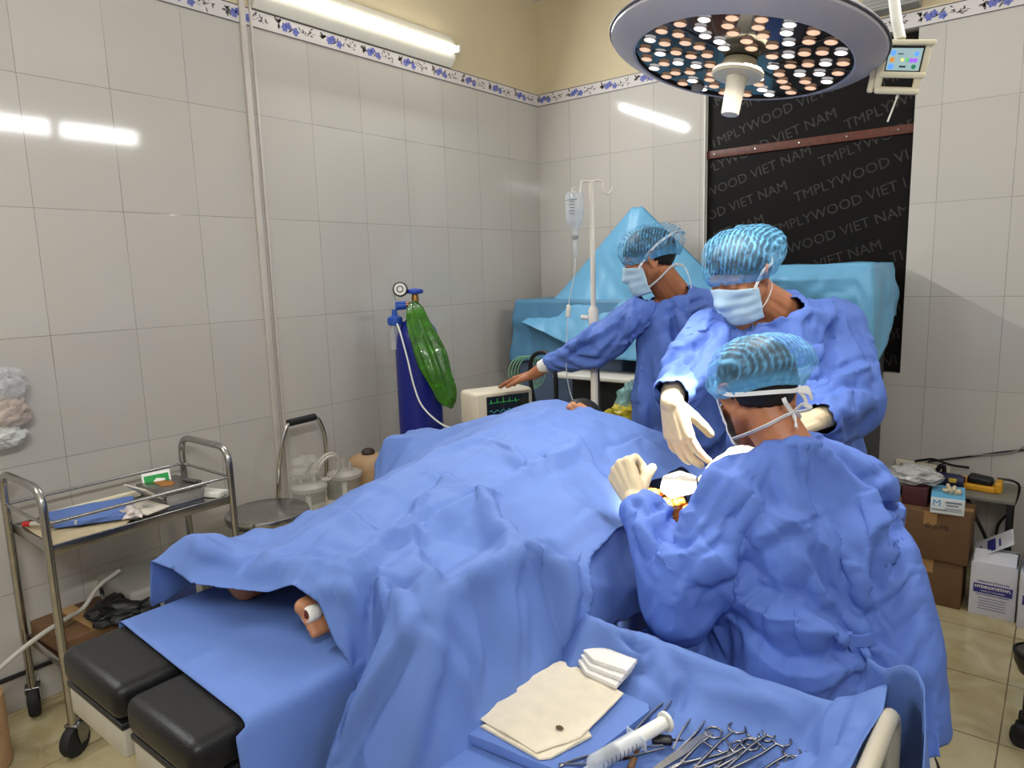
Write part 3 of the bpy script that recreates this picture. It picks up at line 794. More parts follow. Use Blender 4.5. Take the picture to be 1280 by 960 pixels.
FOLDS_PATIENT_DRAPE = [(0.008, 0.027300000000000005, [[1.531, -2.716, 0.977], [1.675, -2.753, 0.988], [1.799, -2.786, 0.998]]), (0.009, 0.027300000000000005, [[1.592, -2.49, 1.029], [1.705, -2.522, 1.029], [1.805, -2.58, 1.005]]), (0.011, 0.0351, [[1.807, -2.575, 1.007], [1.814, -2.516, 1.009], [1.796, -2.331, 1.021], [1.87, -2.37, 0.968]]), (0.014, 0.03900000000000001, [[1.777, -2.977, 0.948], [1.799, -2.885, 0.97], [1.828, -2.796, 0.996], [2.037, -2.923, 0.958], [2.014, -2.82, 0.924]]), (0.006, 0.0234, [[1.771, -3.054, 0.96], [1.782, -2.974, 0.946]]), (0.008, 0.031200000000000002, [[2.037, -2.923, 0.958], [2.082, -2.788, 0.878]]), (0.01, 0.03900000000000001, [[2.034, -3.097, 0.954], [2.035, -2.998, 0.953], [2.044, -2.894, 0.938]]), (0.01, 0.031200000000000002, [[1.898, -2.386, 0.951], [1.972, -2.402, 0.904]]), (0.013, 0.0351, [[1.832, -2.203, 0.967], [1.858, -2.068, 0.977], [2.025, -2.09, 0.919]]), (0.01, 0.027300000000000005, [[1.469, -2.275, 1.048], [1.596, -2.207, 1.06], [1.734, -2.114, 1.029]]), (0.01, 0.031200000000000002, [[1.451, -2.725, 0.958], [1.517, -2.577, 1.005], [1.581, -2.378, 1.049], [1.6, -2.196, 1.061]]), (0.009, 0.0234, [[1.811, -3.249, 0.934], [1.867, -3.214, 0.94]]), (0.008, 0.031200000000000002, [[1.831, -3.179, 0.965], [1.856, -3.148, 0.935]]), (0.009, 0.031200000000000002, [[1.877, -3.162, 0.927], [1.99, -3.205, 0.943], [2.033, -3.226, 0.928]]), (0.009, 0.031200000000000002, [[1.544, -2.992, 0.952], [1.76, -3.062, 0.964], [1.794, -2.978, 0.945]]), (0.008, 0.03900000000000001, [[1.58, -3.261, 0.913], [1.724, -3.183, 0.958], [1.831, -3.179, 0.965]]), (0.007, 0.0351, [[1.828, -2.796, 0.996], [1.793, -2.605, 0.995], [1.814, -2.452, 1.017]]), (0.007, 0.031200000000000002, [[1.66, -2.795, 0.979], [1.777, -2.977, 0.948], [2.015, -3.147, 0.967]]), (0.007, 0.031200000000000002, [[2.014, -2.82, 0.924], [1.994, -2.58, 0.918]]), (0.01, 0.03900000000000001, [[2.045, -2.955, 0.954], [2.066, -2.998, 0.878], [2.11, -3.047, 0.762]]), (0.012, 0.03900000000000001, [[2.103, -2.836, 0.87], [2.124, -2.869, 0.813], [2.121, -2.891, 0.76]]), (0.009, 0.03900000000000001, [[2.076, -2.968, 0.865], [2.104, -3.001, 0.771]]), (0.01, 0.031200000000000002, [[2.108, -2.777, 0.85], [2.127, -2.815, 0.812]]), (0.01, 0.031200000000000002, [[2.08, -3.202, 0.849], [2.088, -3.165, 0.827], [2.106, -3.173, 0.77]]), (0.018, 0.03900000000000001, [[2.038, -3.238, 0.905], [1.968, -3.28, 0.775], [1.93, -3.319, 0.682]]), (0.012, 0.03900000000000001, [[2.073, -3.192, 0.881], [2.087, -3.25, 0.811], [2.088, -3.283, 0.723]]), (0.01, 0.027300000000000005, [[2.031, -3.226, 0.928], [2.063, -3.219, 0.897], [2.074, -3.183, 0.877]]), (0.009, 0.031200000000000002, [[2.036, -3.117, 0.951], [2.041, -3.033, 0.957]]), (0.01, 0.03900000000000001, [[2.075, -2.868, 0.91], [2.097, -2.812, 0.87], [2.128, -2.815, 0.813]]), (0.008, 0.03900000000000001, [[2.058, -3.1, 0.898], [2.088, -3.118, 0.821], [2.108, -3.154, 0.769]]), (0.008, 0.03900000000000001, [[1.545, -3.257, 0.924], [1.5, -3.318, 0.952]]), (0.007, 0.031200000000000002, [[1.849, -3.246, 0.898], [1.887, -3.248, 0.8]]), (0.008, 0.03900000000000001, [[1.809, -3.15, 0.966], [1.663, -2.74, 0.987]]), (0.006, 0.03900000000000001, [[1.652, -3.23, 0.94], [1.855, -3.229, 0.941], [1.923, -3.195, 0.883]])]
FOLDS_TROLLEY_DRAPE = [(0.004, 0.04000000000000001, [[2.177, -2.863, 0.8], [2.259, -2.832, 0.789], [2.397, -2.843, 0.786], [2.529, -2.846, 0.787], [2.62, -2.846, 0.784]]), (0.009, 0.032, [[2.292, -2.844, 0.788], [2.355, -2.879, 0.749], [2.36, -2.921, 0.709]]), (0.01, 0.028000000000000004, [[2.636, -2.86, 0.792], [2.629, -2.897, 0.76], [2.62, -2.999, 0.769]]), (0.007, 0.032, [[2.491, -2.856, 0.779], [2.578, -2.874, 0.754]]), (0.006, 0.028000000000000004, [[2.364, -2.875, 0.75], [2.484, -2.874, 0.762], [2.573, -2.859, 0.773]]), (0.006, 0.024, [[2.211, -2.874, 0.747], [2.294, -2.898, 0.737], [2.371, -2.921, 0.713]]), (0.008, 0.032, [[2.668, -2.902, 0.806], [2.67, -3.009, 0.816]])]
FOLDS_P3 = [(0.014, 0.05, [[2.448, -2.516, 1.137], [2.485, -2.474, 1.132], [2.526, -2.442, 1.075], [2.566, -2.421, 1.021], [2.615, -2.441, 0.918], [2.63, -2.412, 0.832], [2.642, -2.392, 0.733]]), (0.008, 0.04, [[2.566, -2.421, 1.021], [2.602, -2.339, 1.036]]), (0.013, 0.05, [[2.481, -2.622, 0.949], [2.511, -2.604, 0.906], [2.54, -2.598, 0.854], [2.56, -2.557, 0.804], [2.612, -2.536, 0.765]]), (0.02, 0.06, [[2.365, -2.693, 0.921], [2.404, -2.638, 0.84], [2.468, -2.648, 0.822], [2.536, -2.622, 0.794], [2.562, -2.608, 0.775]]), (0.009, 0.035, [[2.411, -2.614, 0.994], [2.392, -2.631, 0.957], [2.389, -2.638, 0.907]]), (0.01, 0.045, [[2.497, -2.566, 0.996], [2.444, -2.621, 0.972], [2.402, -2.637, 0.936], [2.349, -2.712, 0.89]]), (0.01, 0.04, [[2.328, -2.586, 1.099], [2.31, -2.63, 1.056], [2.3, -2.656, 1.012]]), (0.012, 0.045, [[2.4, -2.64, 0.772], [2.439, -2.678, 0.744], [2.494, -2.683, 0.719], [2.567, -2.62, 0.72]]), (0.01, 0.04, [[2.568, -2.6, 0.71], [2.54, -2.66, 0.686]]), (0.012, 0.03, [[2.601, -2.555, 0.733], [2.591, -2.579, 0.67]]), (0.012, 0.03, [[2.601, -2.555, 0.733], [2.642, -2.528, 0.675]]), (0.01, 0.03, [[2.6, -2.552, 0.741], [2.633, -2.39, 0.679]]), (0.012, 0.03, [[2.6, -2.553, 0.738], [2.557, -2.614, 0.778]]), (0.01, 0.03, [[2.601, -2.556, 0.73], [2.623, -2.568, 0.654]]), (0.009, 0.03, [[2.596, -2.558, 0.733], [2.56, -2.645, 0.67]]), (0.012, 0.045, [[2.613, -2.335, 0.985], [2.589, -2.49, 0.945], [2.593, -2.51, 0.879]]), (0.007, 0.05, [[2.429, -2.55, 1.105], [2.492, -2.551, 1.018], [2.566, -2.524, 0.909], [2.623, -2.488, 0.79]]), (0.007, 0.05, [[2.463, -2.505, 1.125], [2.502, -2.545, 1.005]]), (0.01, 0.04, [[2.281, -2.66, 0.987], [2.266, -2.703, 0.918], [2.3, -2.738, 0.887]]), (0.012, 0.03, [[2.15, -2.643, 0.966], [2.207, -2.678, 0.924], [2.29, -2.717, 0.929]]), (0.01, 0.03, [[2.17, -2.663, 0.939], [2.188, -2.581, 0.955], [2.277, -2.651, 0.993]]), (0.01, 0.035, [[2.251, -2.71, 0.9], [2.324, -2.716, 0.936], [2.363, -2.669, 0.981]]), (0.009, 0.03, [[2.307, -2.751, 0.86], [2.34, -2.712, 0.922], [2.364, -2.69, 0.937]]), (0.009, 0.05, [[2.369, -2.624, 1.071], [2.43, -2.605, 1.008], [2.539, -2.538, 0.925]]), (0.008, 0.04, [[2.587, -2.5, 0.926], [2.598, -2.525, 0.836], [2.615, -2.542, 0.741]]), (0.008, 0.05, [[2.446, -2.645, 0.873], [2.506, -2.632, 0.833], [2.569, -2.573, 0.758]])]
FOLDS_P2 = [(0.012, 0.04, [[2.039, -2.001, 1.323], [2.039, -2.016, 1.305], [1.988, -2.097, 1.24]]), (0.012, 0.04, [[2.033, -1.975, 1.349], [2.02, -2.058, 1.261], [2.037, -2.276, 1.219]]), (0.01, 0.03, [[1.987, -2.069, 1.26], [2.088, -2.195, 1.212], [2.109, -2.251, 1.145]]), (0.01, 0.03, [[1.953, -2.093, 1.213], [1.952, -1.99, 1.151], [2.041, -2.128, 1.13]]), (0.012, 0.05, [[2.077, -1.96, 1.325], [2.077, -1.999, 1.233], [2.066, -2.073, 1.137]]), (0.012, 0.05, [[2.314, -1.702, 1.371], [2.316, -1.79, 1.293], [2.312, -1.842, 1.18]]), (0.012, 0.04, [[2.336, -1.699, 1.359], [2.389, -1.716, 1.265], [2.431, -1.744, 1.175]]), (0.012, 0.035, [[2.329, -1.864, 1.16], [2.385, -1.78, 1.188], [2.435, -1.714, 1.207]]), (0.01, 0.035, [[2.36, -1.935, 1.139], [2.4, -1.841, 1.139], [2.442, -1.784, 1.122]]), (0.01, 0.05, [[2.176, -1.68, 1.395], [2.273, -1.805, 1.365], [2.319, -1.72, 1.348]]), (0.009, 0.05, [[2.12, -1.7, 1.37], [2.193, -1.876, 1.273]]), (0.01, 0.04, [[1.993, -1.97, 1.348], [1.997, -2.036, 1.293], [1.983, -2.105, 1.234]])]
FOLDS_P1 = [(0.012, 0.04, [[1.498, -1.56, 1.312], [1.414, -1.573, 1.247], [1.287, -1.585, 1.205]]), (0.01, 0.03, [[1.484, -1.568, 1.265], [1.402, -1.585, 1.167], [1.318, -1.603, 1.149]]), (0.01, 0.03, [[1.37, -1.561, 1.277], [1.326, -1.584, 1.213], [1.247, -1.586, 1.16]]), (0.01, 0.04, [[1.552, -1.551, 1.36], [1.558, -1.564, 1.257], [1.549, -1.493, 0.986]]), (0.009, 0.05, [[1.667, -1.485, 1.356], [1.676, -1.481, 1.185], [1.665, -1.477, 0.961]]), (0.01, 0.035, [[1.683, -1.484, 1.325], [1.727, -1.401, 1.351], [1.759, -1.344, 1.364]]), (0.01, 0.04, [[1.504, -1.571, 1.218], [1.529, -1.565, 1.218], [1.503, -1.46, 0.976]]), (0.009, 0.035, [[1.715, -1.482, 1.325], [1.744, -1.472, 1.279], [1.764, -1.369, 1.287]])]
# ------------------------------------------------------------------ the surgical team
def gown_mesh(name, J, rings, sleeve_r, voxel, hem, skirt=()):
    mb = MB(); loft(mb, rings)
    for s in 'LR':
        a, b, c = V(J['sh' + s]), V(J['el' + s]), V(J['wr' + s])
        r0, r1, r2 = sleeve_r
        mb.cone(a, b, r0, r1); mb.cone(b, c, r1, r2)
    for q in skirt: mb.cone(*q)
    return fuse(mb, name, voxel, 3)
def gown_cut(me, J, hem, cuff=0.012, collar=0.068):
    cuts = []
    for s in 'LR':
        b, c = V(J['el' + s]), V(J['wr' + s]); d = (c - b).normalized(); cuts.append((c, d))
    c7 = V(J['c7']); ax = J['collar_axis']
    def kill(co):
        if co.z < hem: return True
        for c, d in cuts:
            if (co - c).dot(d) > cuff and (co - c).length < 0.082: return True
        q = co - (c7 + V(J['collar_off']))
        if q.dot(ax) > 0 and (q - ax * q.dot(ax)).length < 0.098 and q.length < .16: return True
        return False
    cut_mesh(me, kill)
def gown_pins(me, J, extra=None):
    pin = {}
    for v in me.vertices:
        q = v.co - (V(J['c7']) + V(J['collar_off'])); wgt = 0
        if q.dot(J['collar_axis']) > -0.03 and q.length < 0.118: wgt = 1
        for s in 'LR':
            b, c = V(J['el' + s]), V(J['wr' + s]); d = (c - b).normalized()
            if (v.co - c).dot(d) > -0.012 and (v.co - c).length < 0.10: wgt = 1
        if extra: wgt = max(wgt, extra(v.co))
        if wgt > 0: pin[v.index] = wgt
    return pin
def cuff_mb(J, s, r=0.035, L=0.05, inn=0.02):
    b, c = V(J['el' + s]), V(J['wr' + s]); d = (c - b).normalized(); mb = MB()
    mb.lathe([(r, -inn), (r * .98, 0), (r * 0.90, L * .6), (r * .86, L), (r * .8, L)], 26, frame(c, d), False, False)
    return mb
def make_person(label, J, rings, sleeve_r, hem, gown_voxel, gloves, mask_mat, capargs, frames, grow, skirt=(), extra_pin=None, bend=2.0, hands=('L', 'R'), shoes=True, skin=None, gravity=1.0, creases=(0.009, 0.15, 3, (1, 1, .7)), folds=()):
    J['T'] = head_frame(J['head'], J['face'], J['up'])
    J['collar_axis'] = V(J.get('collar_axis', V(J['head']) - V(J['c7']))).normalized()
    J.setdefault('collar_off', (0, 0, 0))
    J['hands'] = [hand_caps(**J['hand' + s]) for s in 'LR']
    mb = MB(); body_caps(mb, J, 0.019)
    for q in J.get('bare', ()): mb.cone(*q)
    me = fuse(mb, 'person', 0.0046, 3, 0.45)
    body = link_mesh('person', me, skin or M['skin'])
    tag(body, label, 'person')
    # collider: a coarser copy
    mc = MB(); body_caps(mc, J); col = fuse(mc, 'collider', 0.014, 1)
    gm = gown_mesh('gown', J, rings, sleeve_r, gown_voxel, hem, skirt)
    gown_cut(gm, J, hem)
    if frames:
        gm = cloth_settle(gm, 'gown', gown_pins(gm, J, extra_pin), [col], frames, grow, gravity, bend)
    gm = refine(gm, 'gown_s', 1, 0, 0); crease(gm, *creases, mask=lambda co: 0.25 + 0.75 * min(1, (co - V(J['c7'])).length / .2)); press_folds(gm, folds); gm = refine(gm, 'gown', 0, 0.0014, 0)
    gown = link_mesh('gown', gm, M['gown'], body)
    make_hair(J['T'], body)
    make_cap(J['T'], body, **capargs)
    if mask_mat: make_mask(J['T'], body, mask_mat, bot=J.get('mask_bot', -0.118))
    for s in 'LR':
        if s in gloves:
            h = dict(J['hand' + s]); h['grow'] = 0.0032
            m2 = MB()
            for q in hand_caps(**h): m2.cone(*q, seg=10)
            b, c = V(J['el' + s]), V(J['wr' + s]); d = (c - b).normalized()
            m2.cone(c - d * 0.040, V(h['wrist']), 0.034, 0.031)
            link_mesh('glove', fuse(m2, 'glove', 0.0026, 4), M['glove'], body)
        else: cuff_mb(J, s).build('cuff', M['tie'], body)
    for s in 'LR':
        a, k = V(J['an' + s]), V(J['kn' + s]); f = V(J['fwd']).normalized()
        m2 = MB(); m2.cone(k - V(0, 0, .03), a, 0.068, 0.062)
        link_mesh('trouser_leg', fuse(m2, 'trouser_leg', 0.012, 2), mat('blue_scrub_cotton', (70, 100, 170), 0.8), body)
        m3 = MB(); m3.cone(a - V(0, 0, .038) - f * .05, a - V(0, 0, .055) + f * .15, 0.046, 0.038)
        m3.box(a - V(0, 0, .088) + f * .05, (0.09, 0.09, 0.012), 0.005)
        link_mesh('shoe', fuse(m3, 'shoe', 0.008, 3), M['rubber'], body)
    return body, gown
def tie_knot(body, T, pts_list, wd=0.009, upv=None):
    mb = MB()
    for p in pts_list:
        w_ = [T @ V(q) for q in p]; c = T @ V(0, -0.012, 0.02)
        n = len(w_)
        def up(t, w_=w_, n=n): i = min(n - 1, int(t * (n - 1) + .5)); return (w_[i] - c)
        ribbon(mb, w_, wd, 0.002, up)
    return mb.build('mask_ties', M['tie'], body)
Z = (0, 0, 1)
skin_a = mat('skin_tan', (172, 112, 78), 0.48, 0, 0.08, 25, 0.05, 300, sss=0.08)
skin_b = mat('skin_warm', (178, 118, 86), 0.48, 0, 0.08, 25, 0.05, 300, sss=0.08)

# --- seated surgeon, back to the camera
fw3 = V(-0.76, 0.65, 0).normalized(); rt3 = fw3.cross(V(Z)).normalized()
def ring(c, r, f, a, b): return (c, r, f, a, b)
J3 = dict(pelvis=(2.515, -2.545, 0.60), c7=(2.425, -2.455, 1.118), head=(2.340, -2.425, 1.222), face=(-0.74, 0.70, -0.42), up=(-0.20, 0.06, 1), fwd=fw3,
          shL=(2.342, -2.580, 1.035), shR=(2.545, -2.318, 1.03), elL=(2.292, -2.715, 0.835), wrL=(2.123, -2.575, 0.950),
          elR=(2.52, -2.10, 0.83), wrR=(2.322, -2.205, 1.030),
          knL=(2.12, -2.44, 0.53), knR=(2.30, -2.16, 0.53), anL=(2.14, -2.40, 0.10), anR=(2.30, -2.12, 0.10), collar_off=(-0.03, 0.02, 0.0))
J3['mask_bot'] = -0.104
J3['handL'] = dict(wrist=(2.105, -2.560, 0.962), dirv=(-0.50, 0.30, 0.50), palm=(0.25, 0.8, -0.35), right=False, curls=1.25, spread=0.02, thumb=(0.35, 0.75))
J3['handR'] = dict(wrist=(2.308, -2.219, 1.036), dirv=(-0.58, -0.47, -0.28), palm=(-0.45, 0.45, -0.7), right=True, curls=(0.26, 0.27, 0.28, 0.30), spread=0.0, thumb=(0.35, 0.3), s=1.08)
rings3 = [ring(V(2.425, -2.455, 1.14), rt3, fw3, 0.075, 0.07), ring(V(2.43, -2.46, 1.10), rt3, fw3, 0.10, 0.085), ring(V(2.445, -2.45, 1.05), rt3, fw3, 0.185, 0.10),
          ring(V(2.465, -2.465, 0.95), rt3, fw3, 0.205, 0.145), ring(V(2.492, -2.483, 0.84), rt3, fw3, 0.228, 0.17), ring(V(2.525, -2.50, 0.73), rt3, fw3, 0.222, 0.18),
          ring(V(2.54, -2.515, 0.62), rt3, fw3, 0.210, 0.20), ring(V(2.555, -2.51, 0.50), rt3, fw3, 0.205, 0.205), ring(V(2.555, -2.51, 0.36), rt3, fw3, 0.205, 0.21)]
hipL, hipR = V(J3['pelvis']) - rt3 * .09, V(J3['pelvis']) + rt3 * .09
P3, G3 = make_person('surgeon seated on a stool with back to the camera, pleated blue cap and gloves', J3, rings3, (0.088, 0.082, 0.054), 0.575, 0.0115, 'LR',
    mat('white_mask_fabric', (222, 224, 226), 0.7, 0, 0.03), dict(tilt=0.10, seed=1, l=0.128, w=0.114, h=0.118, flop=(0.014, -0.004, 0.0), pang=0.12, tiltz=0.08, drop=-0.001), 22, 0.05,
    skirt=[(hipL, V(J3['knL']), 0.14, 0.12), (hipR, V(J3['knR']), 0.14, 0.12)], skin=skin_a, folds=FOLDS_P3, extra_pin=lambda co: 0.8 * max(0, min(1, ((co - V(2.5, -2.5, 0)).dot(rt3) - .10) / .08)) * max(0, min(1, (1.0 - co.z) / .25)))
tie_knot(P3, J3['T'], [
    [(-0.075, 0.045, -0.035), (-0.096, -0.002, 0.012), (-0.088, -0.055, -0.006), (-0.02, -0.116, -0.024), (0.03, -0.112, -0.026), (0.092, -0.03, 0.004), (0.084, 0.03, -0.01)],
    [(-0.068, 0.04, -0.092), (-0.062, -0.02, -0.092), (-0.035, -0.072, -0.085), (0.02, -0.084, -0.07), (0.06, -0.04, -0.08), (0.066, 0.03, -0.085)],
    [(0.03, -0.114, -0.027), (0.05, -0.116, -0.036), (0.062, -0.102, -0.048), (0.052, -0.112, -0.026), (0.03, -0.114, -0.027)],
    [(0.03, -0.114, -0.027), (0.045, -0.105, -0.045), (0.05, -0.095, -0.066)],
    [(0.02, -0.086, -0.07), (0.0, -0.105, -0.05), (-0.004, -0.108, -0.038)], [(0.02, -0.086, -0.07), (0.035, -0.108, -0.058), (0.052, -0.104, -0.07), (0.02, -0.086, -0.07)],
    [(0.02, -0.086, -0.07), (0.012, -0.104, -0.09), (0.006, -0.108, -0.104)]])
mb = MB(); k0 = V(2.594, -2.566, .772)
ribbon(mb, [k0 + V(-.01, -.012, .012), k0 + V(-.004, -.020, .0), k0 + V(.004, -.018, -.018), k0 + V(.012, -.012, -.04)], .016, .003, (.6, -.8, .1))
ribbon(mb, [k0 + V(-.03, -.004, -.004), k0 + V(-.012, -.016, -.002), k0 + V(.012, -.012, -.002), k0 + V(.03, .004, .002)], .022, .008, (.6, -.8, .1))
mb.build('waist_tie', M['gown'], P3)
# --- standing surgeon bending over the field
fw2 = V(-0.62, -0.78, 0).normalized(); rt2 = fw2.cross(V(Z)).normalized()
J2 = dict(pelvis=(2.235, -1.60, 0.86), c7=(2.175, -1.74, 1.385), head=(2.098, -1.890, 1.475), face=(-0.30, -0.86, -0.42), up=(-0.12, -0.36, 1), fwd=fw2,
          shR=(2.015, -1.92, 1.315), shL=(2.34, -1.63, 1.325), elR=(1.985, -2.07, 1.20), wrR=(2.06, -2.275, 1.165),
          elL=(2.425, -1.72, 1.10), wrL=(2.355, -1.94, 1.075), knL=(2.30, -1.56, 0.47), knR=(2.15, -1.63, 0.47), anL=(2.30, -1.55, 0.10), anR=(2.15, -1.62, 0.10),
          collar_off=(-0.0, -0.03, 0.005))
J2['handR'] = dict(wrist=(2.066, -2.288, 1.152), dirv=(0.26, -0.02, -0.95), palm=(0.10, 1.0, -0.05), right=True, curls=(0.30, 0.34, 0.36, 0.40), spread=0.13, thumb=(0.65, 0.30), s=1.04)
J2['handL'] = dict(wrist=(2.347, -1.957, 1.073), dirv=(-0.55, -0.75, -0.1), palm=(-0.35, 0.3, -0.7), right=False, curls=(0.5, 0.5, 0.5, 0.5), spread=0.02, thumb=(0.4, 0.3))
rings2 = [ring(V(2.17, -1.755, 1.40), rt2, fw2, 0.075, 0.075), ring(V(2.175, -1.755, 1.365), rt2, fw2, 0.11, 0.09), ring(V(2.18, -1.765, 1.31), rt2, fw2, 0.205, 0.115),
          ring(V(2.19, -1.75, 1.2), rt2, fw2, 0.215, 0.155), ring(V(2.21, -1.70, 1.05), rt2, fw2, 0.215, 0.165), ring(V(2.23, -1.63, 0.9), rt2, fw2, 0.225, 0.165),
          ring(V(2.235, -1.60, 0.7), rt2, fw2, 0.24, 0.17), ring(V(2.235, -1.60, 0.42), rt2, fw2, 0.25, 0.18), ring(V(2.235, -1.60, 0.30), rt2, fw2, 0.25, 0.18)]
P2, G2 = make_person('surgeon standing beside the lamp beam in a pale shining cap, mask and gloves, bending forward', J2, rings2, (0.095, 0.084, 0.050), 0.42, 0.0135, 'LR',
    M['mask'], dict(tilt=0.16, seed=2, l=0.134, w=0.118, h=0.135, flop=(-0.01, -0.01, 0.0), pang=0.25, tiltz=0.08), 22, 0.05, skin=skin_b, folds=FOLDS_P2)
# --- anaesthetist reaching for the monitor
fw1 = V(-0.62, -0.62, 0).normalized(); rt1 = fw1.cross(V(Z)).normalized()
J1 = dict(pelvis=(1.66, -1.30, 0.87), c7=(1.645, -1.36, 1.42), head=(1.578, -1.468, 1.54), face=(-0.93, -0.42, -0.36), up=(-0.25, -0.08, 1), fwd=fw1,
          shR=(1.535, -1.49, 1.335), shL=(1.77, -1.24, 1.345), elR=(1.315, -1.53, 1.205), wrR=(1.135, -1.530, 1.118), elL=(1.86, -1.17, 1.08), wrL=(1.85, -1.22, 0.86),
          knL=(1.74, -1.25, 0.47), knR=(1.59, -1.36, 0.47), anL=(1.74, -1.22, 0.10), anR=(1.59, -1.33, 0.10), collar_off=(-0.01, -0.02, 0.0))
J1['handR'] = dict(wrist=(1.052, -1.530, 1.066), dirv=(-0.93, 0.03, -0.33), palm=(-0.33, -0.05, -0.93), right=True, curls=(0.08, 0.09, 0.10, 0.12), spread=0.035, thumb=(0.75, 0.12), s=1.06)
J1['bare'] = [((1.135, -1.530, 1.118), (1.045, -1.530, 1.062), 0.030, 0.026)]
J1['handL'] = dict(wrist=(1.848, -1.225, 0.845), dirv=(-0.05, -0.1, -1), palm=(-1, 0.2, 0), right=False, curls=0.3)
rings1 = [ring(V(1.64, -1.37, 1.44), rt1, fw1, 0.075, 0.075), ring(V(1.645, -1.37, 1.40), rt1, fw1, 0.105, 0.09), ring(V(1.65, -1.365, 1.34), rt1, fw1, 0.19, 0.11),
          ring(V(1.655, -1.345, 1.2), rt1, fw1, 0.20, 0.14), ring(V(1.66, -1.32, 1.05), rt1, fw1, 0.205, 0.15), ring(V(1.66, -1.30, 0.9), rt1, fw1, 0.215, 0.155),
          ring(V(1.66, -1.29, 0.7), rt1, fw1, 0.23, 0.165), ring(V(1.66, -1.29, 0.42), rt1, fw1, 0.24, 0.17), ring(V(1.66, -1.29, 0.30), rt1, fw1, 0.24, 0.17)]
P1, G1 = make_person('person in blue gown and dark blue cap resting a bare hand on the patient monitor', J1, rings1, (0.086, 0.072, 0.044), 0.42, 0.0135, '',
    M['mask'], dict(tilt=0.12, seed=3, l=0.13, w=0.108, h=0.125, flop=(0.0, -0.012, 0.0), pang=1.25, tiltz=0.15), 22, 0.05, skin=skin_a, folds=FOLDS_P1)
tie_knot(P1, J1['T'], [
    [(-0.078, 0.045, -0.02), (-0.086, 0.0, 0.015), (-0.078, -0.06, 0.045), (0.0, -0.125, 0.065), (0.08, -0.06, 0.045), (0.086, 0.0, 0.015), (0.078, 0.045, -0.02)],
    [(-0.06, 0.05, -0.105), (-0.062, -0.01, -0.085), (-0.05, -0.06, -0.06), (0.0, -0.092, -0.05), (0.05, -0.06, -0.07), (0.06, 0.04, -0.1)],
    [(0.0, -0.092, -0.05), (-0.025, -0.115, -0.07), (-0.03, -0.12, -0.11), (-0.045, -0.115, -0.16)],
    [(0.0, -0.125, 0.065), (-0.02, -0.15, 0.06), (-0.03, -0.155, 0.085), (0.0, -0.125, 0.065)], [(0.0, -0.125, 0.065), (-0.025, -0.155, 0.055)]])
tie_knot(P2, J2['T'], [
    [(0.078, 0.045, -0.02), (0.086, 0.0, 0.015), (0.078, -0.06, 0.02), (0.0, -0.12, 0.03), (-0.078, -0.06, 0.02), (-0.086, 0.0, 0.015), (-0.078, 0.045, -0.02)],
    [(0.062, 0.05, -0.10), (0.066, 0.0, -0.085), (0.05, -0.06, -0.06), (0.0, -0.092, -0.05), (-0.05, -0.06, -0.06), (-0.066, 0.0, -0.085), (-0.062, 0.05, -0.1)]])
